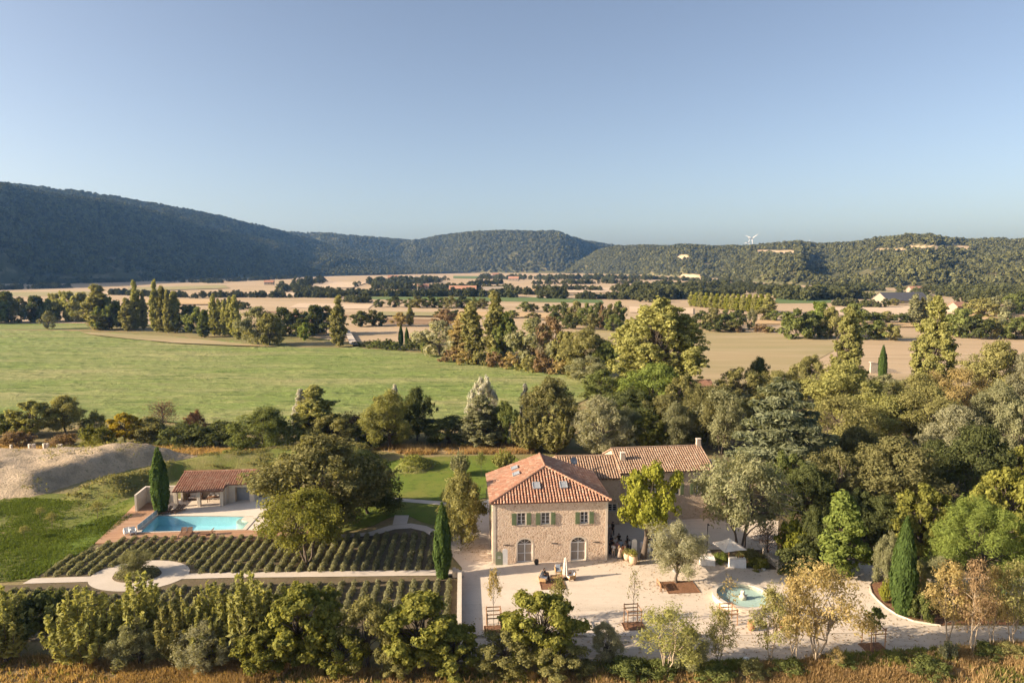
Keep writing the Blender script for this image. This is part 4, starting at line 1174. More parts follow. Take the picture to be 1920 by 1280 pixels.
# ------------------------------------------------------------------ annex and long wing
def gable_house(name, a, b, depth, eave, ridge, label, wins, hidden_left=0.0, seed=11, chim=(), ropts=None, genoise=False):
    rz = math.atan2(b.y - a.y, b.x - a.x); W = (b - a).length
    h = empty(name, a, rz, label, 'house')
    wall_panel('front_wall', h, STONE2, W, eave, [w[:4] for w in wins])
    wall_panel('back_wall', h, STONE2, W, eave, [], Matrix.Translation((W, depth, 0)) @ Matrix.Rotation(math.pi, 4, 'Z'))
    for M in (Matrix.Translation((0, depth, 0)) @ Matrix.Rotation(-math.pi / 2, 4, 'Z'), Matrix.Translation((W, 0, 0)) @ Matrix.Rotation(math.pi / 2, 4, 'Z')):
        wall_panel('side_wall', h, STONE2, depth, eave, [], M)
    for x in (0.0, W):
        gp = MB(); gp.add([(x, 0, eave), (x, depth, eave), (x, depth / 2, ridge - 0.05)], [(0, 1, 2)]); gp.build('gable', STONE2, h)
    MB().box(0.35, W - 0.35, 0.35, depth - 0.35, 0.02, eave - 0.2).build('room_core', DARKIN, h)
    for w in wins: window(h, *w[:4], shutters=w[4], sill=True, trim=True, open_w=0.5)
    o = 0.35; s = (ridge - eave) / (depth / 2)
    ze = eave - o * s + 0.06
    A, B_ = (-0.15, -o, ze), (W + 0.15, -o, ze); Rl, Rr_ = (-0.15, depth / 2, ridge + 0.06), (W + 0.15, depth / 2, ridge + 0.06)
    tile_plane([A, B_, Rr_, Rl], (1, 0, 0), h, TILE_OLD, UNDERTILE_OLD, sp=0.34, seed=seed)
    tile_plane([(-0.15, depth + o, ze), Rl, Rr_, (W + 0.15, depth + o, ze)], (1, 0, 0), h, TILE_OLD, UNDERTILE_OLD, sp=0.34, seed=seed + 1)
    cap_tiles(Vector(Rl) + Vector((0, 0, 0.08)), Vector(Rr_) + Vector((0, 0, 0.08)), h, TILE_OLD)
    if genoise:
        g = MB()
        for i in range(int(W / 0.5)): g.tube([(0.25 + i * 0.5, 0.05, eave - 0.22), (0.25 + i * 0.5, -0.2, eave - 0.22)], 0.10, 8)
        g.build('cornice_tiles', TILE_OLD, h)['kind'] = 'stuff'
    for cx, cy, cw, cd, ct in chim:
        zb = eave + s * min(cy, depth - cy) - 0.3
        c = empty('chimney'); c.parent = h
        v = []
        for sc, z in ((1.0, zb), (0.86, zb + (ct - zb) * 0.45), (0.80, ct)):
            v += [(cx - cw / 2 * sc, cy - cd / 2 * sc, z), (cx + cw / 2 * sc, cy - cd / 2 * sc, z), (cx + cw / 2 * sc, cy + cd / 2 * sc, z), (cx - cw / 2 * sc, cy + cd / 2 * sc, z)]
        MB().add(v, [(0, 1, 5, 4), (1, 2, 6, 5), (2, 3, 7, 6), (3, 0, 4, 7), (4, 5, 9, 8), (5, 6, 10, 9), (6, 7, 11, 10), (7, 4, 8, 11), (8, 9, 10, 11)]).build('stack', CHIM, c)
        MB().box(cx - cw * 0.46, cx + cw * 0.46, cy - cd * 0.46, cy + cd * 0.46, ct + 0.001, ct + 0.09).build('cap', QUOIN, c)
    return h
aa = G(1050, 988); ab = G(1162, 983)
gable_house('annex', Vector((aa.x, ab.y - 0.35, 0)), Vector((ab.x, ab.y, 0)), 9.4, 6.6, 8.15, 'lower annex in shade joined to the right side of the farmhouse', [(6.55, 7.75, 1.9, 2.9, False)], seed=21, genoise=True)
wa = G(1162, 979); wb = G(1334, 971)
wl = (wb - wa).length
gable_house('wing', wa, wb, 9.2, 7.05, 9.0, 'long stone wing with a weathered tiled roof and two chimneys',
            [(wl * 0.80, wl * 0.80 + 1.0, 3.6, 5.1, True), (wl * 0.56, wl * 0.56 + 1.0, 3.6, 5.1, True), (wl * 0.30, wl * 0.30 + 1.0, 3.6, 5.1, True), (wl * 0.81, wl * 0.81 + 0.45, 6.0, 6.5, False), (wl * 0.575, wl * 0.575 + 0.45, 6.0, 6.5, False)],
            seed=31, chim=[(0.9, 2.3, 0.75, 0.7, 9.1), (wl - 0.35, 4.6, 0.7, 0.6, 10.1)])
la = G(1338, 975); lb = G(1400, 972)
gable_house('outbuilding', la, lb, 6.0, 4.6, 6.0, 'low tiled outbuilding half hidden by trees right of the wing', [], seed=41, chim=[(0.8, 3.0, 0.7, 0.7, 7.6)])
# satellite dish and aerial
sd = G(1074, 866, 8.4)
e = empty('satellite_dish', (sd.x, sd.y, sd.z - 1.1), 0.5, 'pale round satellite dish above the annex ridge', 'satellite dish')
MB().tube([(0, 0, 0), (0, 0, 1.3)], 0.03, 6).build('mast', GREY, e)
v = MB(); pr = [(0.02, 0.0), (0.25, 0.04), (0.42, 0.12), (0.50, 0.2), (0.52, 0.2), (0.43, 0.09), (0.25, 0.0), (0.02, -0.04)]
dish = v.lathe(pr, 18).build('dish', GREY, e, True); dish.location = (0, -0.1, 1.3); dish.rotation_euler = (R(65), 0, 0)
MB().tube([(0, -0.1, 1.0), (0, -0.6, 1.35)], 0.02, 5).build('feed_arm', GREY, e)

# red-brown ruin by the far cypress, hut roof in the trees
ra = G(1632, 700)
e = empty('ruined_wall', ra, 0.1, 'pale broken stone wall by the small cypress in the wood', 'wall')
MB().add([(0, 0, 0), (9, 0, 0), (9, 0, 1.0), (6, 0, 1.6), (3, 0, 3.2), (0, 0, 3.6), (0, 0.5, 0), (9, 0.5, 0), (9, 0.5, 1.0), (6, 0.5, 1.6), (3, 0.5, 3.2), (0, 0.5, 3.6)],
         [(0, 1, 2, 3, 4, 5), (11, 10, 9, 8, 7, 6), (5, 4, 10, 11), (4, 3, 9, 10), (3, 2, 8, 9), (2, 1, 7, 8), (0, 5, 11, 6)]).build('masonry', DRYSTONE, e)
MB().box(-0.3, 0.9, -0.2, 0.7, 3.6, 3.75).build('coping', LIMESTONE, e)

# ------------------------------------------------------------------ pool house
po = G(331, 950.5); pe = G(416, 949)
PR = math.atan2(pe.y - po.y, pe.x - po.x) + 0.03
ph = empty('pool_house', po, PR, 'open pool house with a terracotta lean-to roof and square pillars', 'pool house')
PS = (pe - po).length / 6.6
for i, x in enumerate((0.0, 3.3 * PS, 6.6 * PS)):
    MB().bbox(x - 0.24, x + 0.24, -0.24, 0.24, 0.0, 2.25, 0.03).build('pillar', CREAM, ph)
MB().box(-0.26, 6.6 * PS + 0.2, -0.2, 0.2, 2.252, 2.42).build('beam', WHITE, ph)
W2 = 10.9 * PS
MB().box(-0.2, W2, 4.0, 4.25, 0, 3.3).build('back_wall', CREAM, ph)
MB().box(-0.2, 0.05, 2.2, 3.998, 0, 2.95).build('side_wall', CREAM, ph)
MB().box(6.8 * PS, 7.05 * PS, 0.3, 3.998, 0, 2.6).build('partition_wall', CREAM, ph)
MB().box(W2 - 0.25, W2, 1.303, 3.998, 0, 3.0).build('side_wall', CREAM, ph)
wp = wall_panel('room_wall', ph, CREAM, W2 - 7.05 * PS, 2.75, [(1.0, W2 - 7.05 * PS - 0.7, 0.0, 2.35)], Matrix.Translation((7.05 * PS, 1.3, 0)), depth=0.9)
MB().box(8.1 * PS, W2 - 0.6, 2.2, 2.3, 0, 2.35).build('recess_door', GREY, ph)
s = 0.30
zf = lambda y: 2.45 + (y + 0.55) * s
pl = [(-0.35, -0.55), (7.0 * PS, -0.55), (7.0 * PS, 0.9), (W2 + 0.3, 0.9), (W2 + 0.3, 4.4), (-0.35, 4.4)]
P3 = [(x, y, zf(y)) for x, y in pl]
tile_plane(P3, (1, 0, 0), ph, TILE, UNDERTILE, sp=0.34, seed=51)
cap_tiles((-0.35, 4.4, zf(4.4) + 0.05), (W2 + 0.3, 4.4, zf(4.4) + 0.05), ph, TILE)
ca, cb, cc = G(255.5, 959.5), G(273.6, 911.5, 2.5), G(330, 910, 2.5)
def wall_run(name, pts, h, th, m, label, cat='wall', cap=None):
    e = empty(name, pts[0], 0, label, cat)
    o = Vector(pts[0])
    for i in range(len(pts) - 1):
        a, b = Vector(pts[i]) - o, Vector(pts[i + 1]) - o
        a.z = b.z = 0
        d = (b - a).normalized(); n = Vector((-d.y, d.x, 0)) * th / 2
        a2 = a - d * (th / 2 if i else 0); b2 = b - d * (th / 2 + 0.003 if i < len(pts) - 2 else 0)
        up = Vector((0, 0, h)); 
        def slab(z0, z1, grow, mm, nm):
            nn = n * grow
            v = [a2 - nn, b2 - nn, b2 + nn, a2 + nn]
            MB().add([p + Vector((0, 0, z0)) for p in v] + [p + Vector((0, 0, z1)) for p in v], [(3, 2, 1, 0), (4, 5, 6, 7), (0, 1, 5, 4), (1, 2, 6, 5), (2, 3, 7, 6), (3, 0, 4, 7)]).build(nm, mm, e)
        slab(0, h, 1.0, m, 'masonry')
        if cap: slab(h + 0.002, h + 0.08, 1.15, cap, 'coping')
    return e
wall_run('garden_wall', [ca, Vector((cb.x, cb.y, 0)), Vector((cc.x, cc.y, 0))], 2.5, 0.28, CREAM, 'cream L-shaped screen wall at the back of the wooden deck')

# ------------------------------------------------------------------ pool and deck
def plank_mat():
    m = bpy.data.materials.new('wooden_decking'); m.use_nodes = True
    t = NT(m); p = t.n['Principled BSDF']
    v = t.coord((1, 1, 1), (0, 0, -PR))
    sx = t.new('ShaderNodeSeparateXYZ'); t.link(v, sx.inputs[0])
    row = t.math('FLOOR', t.math('MULTIPLY', sx.outputs[1], 6.9))
    wn_ = t.new('ShaderNodeTexWhiteNoise', noise_dimensions='1D'); t.link(row, wn_.inputs['W'])
    fr = t.math('FRACT', t.math('MULTIPLY', sx.outputs[1], 6.9))
    c = t.ramp(wn_.outputs['Value'], [(0, (0.30, 0.155, 0.075)), (0.5, (0.37, 0.20, 0.105)), (1, (0.43, 0.25, 0.14))])
    c = t.mix(t.ramp(t.noise(v, 0.5, 5), [(0.45, (0, 0, 0)), (0.75, (0.6, 0.6, 0.6))]), c, (0.40, 0.28, 0.185))
    c = t.mix(t.ramp(fr, [(0.04, (1, 1, 1)), (0.09, (0, 0, 0))]), c, (0.10, 0.055, 0.03))
    t.link(c, p.inputs['Base Color']); p.inputs['Roughness'].default_value = 0.8
    return m
DECK = plank_mat()
PAVE = ground_mat('limestone_paving', [(0.62, 0.53, 0.43), (0.5, (1, 1), 0.4, 0.7, (0.68, 0.59, 0.49)), (6, (1, 1), 0.5, 0.8, (0.56, 0.47, 0.38))])
w1, w2, w3, w4 = G(262, 999), G(456, 993.5), G(478, 969), G(296, 967.5)
d1 = [G(178, 1019.5), G(604, 1011), G(604, 994), G(480, 995.5), w2, w1, w4, G(302, 957), G(276, 938), G(257, 943)]
def deckpoly(name, pts, z0, z1, m):
    mb = MB(); n = len(pts)
    mb.add([(p.x, p.y, z0) for p in pts] + [(p.x, p.y, z1) for p in pts], [tuple(range(n, 2 * n))] + [(i, (i + 1) % n, n + (i + 1) % n, n + i) for i in range(n)])
    o = mb.build(name, m)
    bm = bmesh.new(); bm.from_mesh(o.data); bmesh.ops.recalc_face_normals(bm, faces=bm.faces); bmesh.ops.triangulate(bm, faces=bm.faces, ngon_method='EAR_CLIP'); bm.to_mesh(o.data); bm.free()
    tag(o, None, None, None, 'structure')
    return o
deckpoly('pool_deck', d1, -0.02, 0.10, DECK)
deckpoly('pool_terrace', [w4, G(298, 966.5), G(303, 957.5), G(328, 936), G(505, 932), G(540, 950), G(520, 994), G(480.5, 995), Vector((w2.x + .03, w2.y, 0)), Vector((w3.x, w3.y, 0))], -0.02, 0.085, PAVE)
TILEBLUE = ground_mat('pool_liner', [(0.60, 0.78, 0.80), (1.0, (1, 1), 0.4, 0.7, (0.68, 0.83, 0.84))])
basin = empty('pool_basin', w1, 0); tag(basin, 'turquoise swimming pool with a white rim', 'swimming pool')
W4 = [p - w1 for p in (w1, w2, w3, w4)]
cen = sum(W4, Vector()) / 4
mb = MB(); zz = (0.088, -1.35)
mb.add([(p.x, p.y, zz[0]) for p in W4] + [(p.x, p.y, zz[1]) for p in W4], [(0, 4, 5, 1), (1, 5, 6, 2), (2, 6, 7, 3), (3, 7, 4, 0), (7, 6, 5, 4)])
mb.build('liner', TILEBLUE, basin)
rim = MB(); inn = [p.lerp(cen, 0.0) for p in W4]
out = []
for i, p in enumerate(W4):
    d = Vector((p.x - cen.x, p.y - cen.y, 0)); d.normalize(); out.append(p + d * 0.5)
ins = [p + (Vector((cen.x - p.x, cen.y - p.y, 0)).normalized()) * 0.12 for p in W4]
for i in range(4):
    j = (i + 1) % 4
    q = [ins[i], ins[j], out[j], out[i]]
    rim.add([(p.x, p.y, 0.106) for p in q] + [(p.x, p.y, 0.15) for p in q], [(4, 5, 6, 7), (0, 1, 5, 4), (1, 2, 6, 5), (2, 3, 7, 6), (3, 0, 4, 7)])
rim.build('rim', LIMESTONE, basin)
def water_mat(name, tint, rip=3.0, amt=0.25):
    m = bpy.data.materials.new(name); m.use_nodes = True
    t = NT(m); t.n.remove(t.n['Principled BSDF'])
    g = t.new('ShaderNodeBsdfGlossy'); g.inputs['Roughness'].default_value = 0.04
    tr = t.new('ShaderNodeBsdfTransparent'); tr.inputs[0].default_value = (*tint, 1)
    fr = t.new('ShaderNodeLayerWeight'); fr.inputs[0].default_value = 0.5
    v = t.coord((1, 1, 1)); b = t.bump(t.noise(v, rip, 4), amt, 0.05)
    t.link(b, g.inputs['Normal'])
    fac = t.math('ADD', t.math('POWER', fr.outputs['Facing'], 5.0), 0.02)
    mx_ = t.new('ShaderNodeMixShader')
    t.link(fac, mx_.inputs[0]); t.link(tr.outputs[0], mx_.inputs[1]); t.link(g.outputs[0], mx_.inputs[2])
    t.link(mx_.outputs[0], t.n['Material Output'].inputs[0])
    return m
WATER = water_mat('pool_water', (0.68, 0.90, 0.94))
MB().add([(p.x, p.y, -0.02) for p in W4], [(0, 1, 2, 3)]).build('water', WATER, basin)
st = MB(); sc_ = W4[2].lerp(W4[1], 0.12)
st.lathe([(1.9, -1.3), (1.9, -0.25), (1.75, -0.2), (1.2, -0.2), (1.15, 0.06), (0.05, 0.065)], 28, (sc_.x - 0.4, sc_.y, 0)).build('round_steps', LIMESTONE, basin)
# glass screen along the left edge
GLASSP = glass_mat('frosted_screen', (0.55, 0.60, 0.62), 0.2, 0.5)
ga, gb = G(258, 996), G(304, 958.5)
gs_ = empty('glass_screen', ga, 0, 'low whitish glass screen along the left edge of the pool', 'screen')
gd = gb - ga
for i in range(5):
    a, b = gd * (i / 5 + 0.006), gd * ((i + 1) / 5 - 0.006)
    n = Vector((-gd.y, gd.x, 0)).normalized() * 0.012
    MB().add([tuple(p + Vector((0, 0, z))) for z in (0.16, 0.85) for p in (a - n, b - n, b + n, a + n)], [(3, 2, 1, 0), (4, 5, 6, 7), (0, 1, 5, 4), (1, 2, 6, 5), (2, 3, 7, 6), (3, 0, 4, 7)]).build('panel', GLASSP, gs_)
for i in range(6):
    p = gd * (i / 5)
    MB().tube([(p.x, p.y, 0.1), (p.x, p.y, 0.92)], 0.035, 6).build('post', WHITE, gs_)
# ------------------------------------------------------------------ mounds
def mound(name, poly_px, h, edge, m, seed, res=0.9, rough=0.35, kind='structure', weeds=0, wp='grass', wd=0.0, wlabel=''):
    """earth heaped over the outline given on the ground"""
    P = np.array([(p.x, p.y) for p in (G(*q) for q in poly_px)])
    x0, y0 = P.min(0) - 1; x1, y1 = P.max(0) + 1
    xs, ys = np.arange(x0, x1, res), np.arange(y0, y1, res)
    X, Y = np.meshgrid(xs, ys)
    d = np.full(X.shape, 1e9); inside = np.zeros(X.shape, bool)
    for i in range(len(P)):
        a, b = P[i], P[(i + 1) % len(P)]
        ab = b - a; t = np.clip(((X - a[0]) * ab[0] + (Y - a[1]) * ab[1]) / (ab @ ab), 0, 1)
        d = np.minimum(d, np.hypot(X - a[0] - t * ab[0], Y - a[1] - t * ab[1]))
        c = ((a[1] > Y) != (b[1] > Y)) & (X < (b[0] - a[0]) * (Y - a[1]) / (b[1] - a[1] + 1e-9) + a[0])
        inside ^= c
    s = np.clip(np.where(inside, d, -d) / edge + 0.12 * fbm(X / 3, Y / 3, 3, seed), 0, 1)
    Z = h * (1 - (1 - s) ** 1.7) + np.where(s > 0, rough * fbm(X / 2.2, Y / 2.2, 4, seed + 3), 0) * s - 0.08
    Z += s * h * 0.35 * fbm(X / 11, Y / 11, 2, seed + 8)
    nx, ny = len(xs), len(ys)
    V = np.stack([X, Y, Z], -1).reshape(-1, 3)
    i = np.arange(nx - 1)[None, :] + nx * np.arange(ny - 1)[:, None]
    F = np.stack([i, i + 1, i + nx + 1, i + nx], -1).reshape(-1, 4)
    keep = (s.reshape(-1)[F] > 0).any(1)
    if weeds:
        r = np.random.default_rng(seed + 50); ok = np.nonzero((s.reshape(-1) > 0.05))[0]
        k_ = r.choice(ok, size=weeds); w_ = vnoise(V[k_, 0] / 2.5, V[k_, 1] / 2.5, seed) > 0.5 - wd
        k_ = k_[w_]; m_ = len(k_)
        c_ = V[k_] + r.normal(size=(m_, 3)) * np.array([0.5, 0.5, 0.0]); c_[:, 2] += 0.08 + 0.22 * r.random(m_)
        wo = link(name + '_weeds', leaves(name + '_weeds', c_, r.normal(size=(m_, 3)) + np.array([0, 0, 0.3]), 0.20, 0.35, r), pal(wp))
        tag(wo, wlabel, 'weeds', None, 'stuff')
    return tag(link(name, np_mesh(name, V, F[keep], smooth=True), m), None, None, None, kind)
mound('sand_mound', [(-160, 940), (0, 936), (70, 928), (150, 902), (260, 874), (372, 855), (300, 849), (150, 850), (0, 866), (-160, 880)], 3.2, 6.0, M_HEAP, 3, rough=0.7, weeds=5000, wp='olive', wd=-0.22, wlabel='scattered weeds on the pale sand heap')
mound('grass_bank', [(110, 938), (200, 912), (290, 890), (400, 870), (560, 852), (700, 850), (720, 868), (640, 892), (470, 893), (340, 897), (262, 912), (246, 934)], 2.6, 3.8, M_ROUGHLAWN, 4, weeds=16000, wp='holm', wd=0.1, wlabel='rough weeds on the grass bank behind the pool house')
mound('grass_bank', [(740, 876), (770, 862), (800, 860), (812, 874), (790, 888), (750, 886)], 1.9, 3.2, M_ROUGHLAWN, 9, weeds=2500, wp='grass', wd=0.1, wlabel='weeds on the small grass mound behind the house')

# pale cut stones in a line at the left
cr = random.Random(3)
for i in range(17):
    x = -4 + i * 8.6 + cr.uniform(-2, 2)
    p = G(x, 851 - i * 0.35)
    h = cr.choice([0.7, 0.9, 1.4, 1.7]); w = cr.uniform(0.35, 0.6)
    e = empty('stone_block', p, cr.uniform(0, 3), 'pale cut stone standing in the line of blocks left of the sand heap', 'stone block', 'line of pale cut stones')
    MB().bbox(-w / 2, w / 2, -w * 0.4, w * 0.4, -0.05, h, 0.07).build('block', LIMESTONE, e)

# ------------------------------------------------------------------ lavender
def lavender(px, y0, y1, label, group):
    a, b = G(px, y0), None
    n = max(2, int((y1) / 0.5))
    r = np.random.default_rng(int(px * 7 + y0))
    Cn, N, Tt = [], [], []
    d = np.array([-math.sin(R(3.0)), math.cos(R(3.0)), 0])
    gap = r.integers(2, max(3, n - 1))
    for i in range(n):
        if r.random() < 0.03: continue
        c = d * (i * 0.5 + r.normal() * 0.05)
        c[0] += r.normal() * 0.06
        s = r.uniform(0.75, 1.12) * (0.75 if i == gap else 1)
        m = 100
        o = unit(r.normal(size=(m, 3))); o[:, 2] = np.abs(o[:, 2])
        k = 0.75 + 0.35 * r.random((m, 1))
        Cn.append(c + o * k * np.array([0.36, 0.42, 0.50]) * s); N.append(o + r.normal(size=(m, 3)) * 0.35); Tt.append(np.full(m, r.random()))
    Cn, N, Tt = np.concatenate(Cn), np.concatenate(N), np.concatenate(Tt)
    me = leaves('lavender_row', Cn, N, 0.13, 0.40, r, Tt)
    o = link('lavender_row', me, pal('lavender'))
    o.location = (a.x, a.y, 0.0)
    return tag(o, label, 'lavender row', group)
LU = 'clipped lavender row in the bed above the garden path'
LL = 'clipped lavender row in the bed below the garden path'
cx, cy = RC.x, RC.y
g0 = G(88, 1077); g1 = G(824, 1066)
n = 37
for i in range(n):
    t = i / (n - 1)
    x = g0.x + (g1.x - g0.x) * t; y = g0.y + (g1.y - g0.y) * t
    L = 10.6 if i > 3 else (5.0, 7.4, 9.2, 10.2)[i]
    dx = x - 0.35 - cx
    if abs(dx) < 5.4:
        yy = cy + 4.25 * math.sqrt(max(0.05, 1 - (dx / 5.7) ** 2))
        L -= max(0, yy - y); y = max(y, yy)
    k = (y - 0) ; depth = y * CP + CAM_Z * SP
    px = 960 + 1280 * x / depth
    py = 640 + 1280 * (CAM_Z * CP - y * SP) / depth
    lavender(px, py, L, LU + ', %s from the left' % nth(i), 'lavender rows above the path')
g0 = G(40, 1098); g1 = G(844, 1081)
for i in range(n):
    t = i / (n - 1)
    x = g0.x + (g1.x - g0.x) * t; y = g0.y + (g1.y - g0.y) * t - 0.35
    dx = x - cx
    if abs(dx) < 5.4: y = min(y, cy - 4.25 * math.sqrt(max(0.05, 1 - (dx / 5.7) ** 2)))
    L = 8.4
    y -= L; x += 0.44
    depth = y * CP + CAM_Z * SP
    lavender(960 + 1280 * x / depth, 640 + 1280 * (CAM_Z * CP - y * SP) / depth, L, LL, 'lavender rows below the path')
# planted island in the circle
isl = empty('planted_island', (RC.x - 0.3, RC.y, 0), 0, 'round planted island inside the path circle', 'flower bed')
MB().lathe([(2.65, 0.0), (2.6, 0.1), (1.6, 0.16), (0.05, 0.18)], 30, (0, 0, 0), 1.0, 0.72).build('soil', M_SOIL, isl)
r = np.random.default_rng(77)
m = 2600; a = r.random(m) * 6.28; q = np.sqrt(r.random(m)) * 2.4
cl = 0.28 + 0.2 * vnoise(np.cos(a) * q * 1.6 + 9, np.sin(a) * q * 1.6 + 9, 4)
link('plants', leaves('island_plants', np.stack([np.cos(a) * q, np.sin(a) * q * 0.72, r.random(m) * cl + 0.14], -1), r.normal(size=(m, 3)) + np.array([-0.3, -0.3, 0.8]), 0.12, 0.35, r), pal('lavender'), isl)

# ------------------------------------------------------------------ walls, kerbs, steps of the court
wall_run('terrace_wall', [G(862, 1082), G(861, 1192)], 0.75, 0.4, DRYSTONE, 'long low pale stone wall between the lavender garden and the court', cap=LIMESTONE)
wall_run('terrace_edging', [G(866, 1193), G(1100, 1192)], 0.22, 0.3, DRYSTONE, 'low stone edging along the near side of the court')
e = empty('garden_steps', G(850, 1081), R(3), 'short flight of pale stone steps beside the slim cypress', 'steps')
for i in range(4): MB().bbox(-0.1 + i * 0.32, 0.25 + i * 0.32, -0.2, 0.9, 0.0, 0.72 - i * 0.16, 0.02).build('step', LIMESTONE, e)
cw = [(1432, 1034), (1436, 1044), (1446, 1055), (1458, 1064), (1462, 1071)]
wall_run('curved_wall', [G(*p) for p in cw], 0.75, 0.45, DRYSTONE, 'curved low pale stone wall beside the purple-brown shrub')
kb = [(1630, 1098), (1634, 1112), (1644, 1124), (1662, 1140), (1684, 1154), (1714, 1165), (1764, 1173)]
kr = empty('kerb', G(*kb[0]), 0, 'thin pale kerb curving round the mulch bed', 'kerb')
for i in range(len(kb) - 1):
    a, b = G(*kb[i]) - G(*kb[0]), G(*kb[i + 1]) - G(*kb[0])
    d = (b - a); nn = Vector((-d.y, d.x, 0)).normalized() * 0.07
    b = b - d.normalized() * 0.02
    MB().add([tuple(p + Vector((0, 0, z))) for z in (-0.05, 0.13) for p in (a - nn, b - nn, b + nn, a + nn)], [(3, 2, 1, 0), (4, 5, 6, 7), (0, 1, 5, 4), (1, 2, 6, 5), (2, 3, 7, 6), (3, 0, 4, 7)]).build('kerb_stone', LIMESTONE, kr)
kz = [(1296, 1243), (1322, 1241), (1350, 1239), (1378, 1237), (1404, 1234)]
for i, q in enumerate(kz):
    MB_ = MB().bbox(-0.55, 0.55, -0.09, 0.09, -0.02, 0.16, 0.03).build('edging_stone', LIMESTONE)
    MB_.location = G(*q); MB_.rotation_euler = (0, 0, 0.12)
    tag(MB_, 'pale edging stone in the short row along the track', 'kerb stone', 'edging stones along the track')
mc = MB().bbox(-0.6, 0.6, -0.45, 0.45, -0.02, 0.1, 0.04).build('manhole_cover', LIMESTONE); mc.location = G(1592, 1230); mc.rotation_euler = (0, 0, 0.2)
tag(mc, 'pale square slab in the grass left of the staked young tree', 'slab')
for q, s, lb in (((1398, 1238), 0.5, 'white boulder beside the edging stones along the track'), ((1432, 1068), 0.35, 'small white stone at the foot of the curved wall')):
    bl = blob('boulder', 31 + int(s * 10)); o = link('boulder', bl, WHITE); o.location = G(*q); o.scale = (s * 1.3, s, s * 0.8); tag(o, lb, 'boulder')

# mulch squares
def mulch(px, py, wx, wy, label, rz=0.08):
    e = empty('mulch_bed', G(px, py), rz, label, 'planting square')
    MB().box(-wx / 2, wx / 2, -wy / 2, wy / 2, 0, 0.06).build('mulch', M_MULCH, e)
    b = 0.06
    MB().box(-wx / 2 - b, wx / 2 + b, -wy / 2 - b, -wy / 2 - 0.003, 0, 0.1).box(-wx / 2 - b, wx / 2 + b, wy / 2 + 0.003, wy / 2 + b, 0, 0.1).box(-wx / 2 - b, -wx / 2 - 0.003, -wy / 2, wy / 2, 0, 0.1).box(wx / 2 + 0.003, wx / 2 + b, -wy / 2, wy / 2, 0, 0.1).build('border', TEAK, e)
mulch(1036, 1097, 2.6, 1.8, 'rust-brown mulch square in front of the wicker seats')
mulch(1276, 1101, 3.4, 2.6, 'rust-brown mulch square under the olive tree')
mulch(926, 1180, 1.8, 1.2, 'mulch square under the leftmost staked sapling')
mulch(1188, 1174, 2.0, 1.3, 'mulch square under the staked sapling near the middle of the court')
mulch(1637, 1214, 1.9, 1.3, 'mulch square under the staked dark-leaved young tree')

def guard(px, py, w, h, label):
    e = empty('tree_guard', G(px, py), 0.1, label, 'tree guard', 'wooden tree guards')
    for sx in (-1, 1):
        for sy in (-1, 1):
            MB().tube([(sx * w / 2, sy * w / 2, -0.1), (sx * w / 2, sy * w / 2, h)], 0.05, 7).build('post', POSTWOOD, e)
    for z in (h - 0.12, h - 0.5):
        for s in (-1, 1):
            MB().box(-w / 2 - 0.05, w / 2 + 0.05, s * w / 2 - 0.02 + s * 0.06, s * w / 2 + 0.02 + s * 0.06, z - 0.05, z + 0.05).build('rail', POSTWOOD, e)
            if z > h - 0.3: MB().box(s * w / 2 - 0.02 + s * 0.06, s * w / 2 + 0.02 + s * 0.06, -w / 2, w / 2, z - 0.16, z - 0.06).build('rail', POSTWOOD, e)
guard(926, 1177, 1.35, 1.9, 'wooden stake frame round the leftmost sapling in the court')
guard(1186, 1171, 1.35, 1.9, 'wooden stake frame round the sapling near the middle of the court')
guard(1365, 1166, 1.3, 1.7, 'wooden stake frame in front of the fountain')
guard(1637, 1211, 1.35, 2.1, 'wooden stake frame round the dark-leaved young tree by the track')
guard(1048, 1180, 1.35, 1.9, 'wooden stake frame mostly hidden behind the spreading maple')
T0 = tree
T0('sapling_a', 926, 1178, 1064, 30, 'autumn', 'thin bronze-leaved sapling, leftmost in the court')
T0('sapling_b', 1187, 1172, 1064, 30, 'olive', 'nearly bare sapling near the middle of the court')
T0('sapling_a', 1048, 1181, 1078, 36, 'olive', 'thin-leaved sapling in front of the wicker seats')
T0('sapling_b', 1365, 1166, 1080, 50, 'autumn', 'nearly bare orange-twigged sapling before the fountain')
T0('standard_a', 1637, 1212, 1138, 36, 'mid', 'staked young tree with dark glossy leaves by the track', bark=BARK)

# ------------------------------------------------------------------ fountain
fc = G(1392, 1124)
ft = empty('fountain', fc, 0, 'round stone fountain basin with a small spout figure in the water', 'fountain')
FR = 3.05
rim = MB()
nn = 48
prof = [(FR, 0.0), (FR, 0.45), (FR + 0.06, 0.47), (FR + 0.06, 0.58), (FR - 0.42, 0.58), (FR - 0.42, 0.5), (FR - 0.38, 0.48), (FR - 0.38, 0.1)]
v, f = [], []
for rr_, z in prof:
    for q in range(nn): v.append((rr_ * math.cos(2 * math.pi * q / nn), rr_ * math.sin(2 * math.pi * q / nn), z))
for i in range(len(prof) - 1):
    for q in range(nn):
        j = (q + 1) % nn
        f.append((i * nn + q, i * nn + j, (i + 1) * nn + j, (i + 1) * nn + q))
rim.add(v, f).build('basin_wall', LIMESTONE, ft)
MB().lathe([(FR - 0.39, 0.04), (FR - 0.4, 0.10), (0.1, 0.12)], nn).build('basin_floor', ground_mat('fountain_floor', [(0.52, 0.60, 0.55), (1, (1, 1), 0.4, 0.7, (0.60, 0.66, 0.60))]), ft)
MB().add([((FR - 0.385) * math.cos(2 * math.pi * q / nn), (FR - 0.385) * math.sin(2 * math.pi * q / nn), 0.43) for q in range(nn)], [tuple(range(nn))]).build('water', water_mat('fountain_water', (0.86, 0.94, 0.92), 6, 0.5), ft)
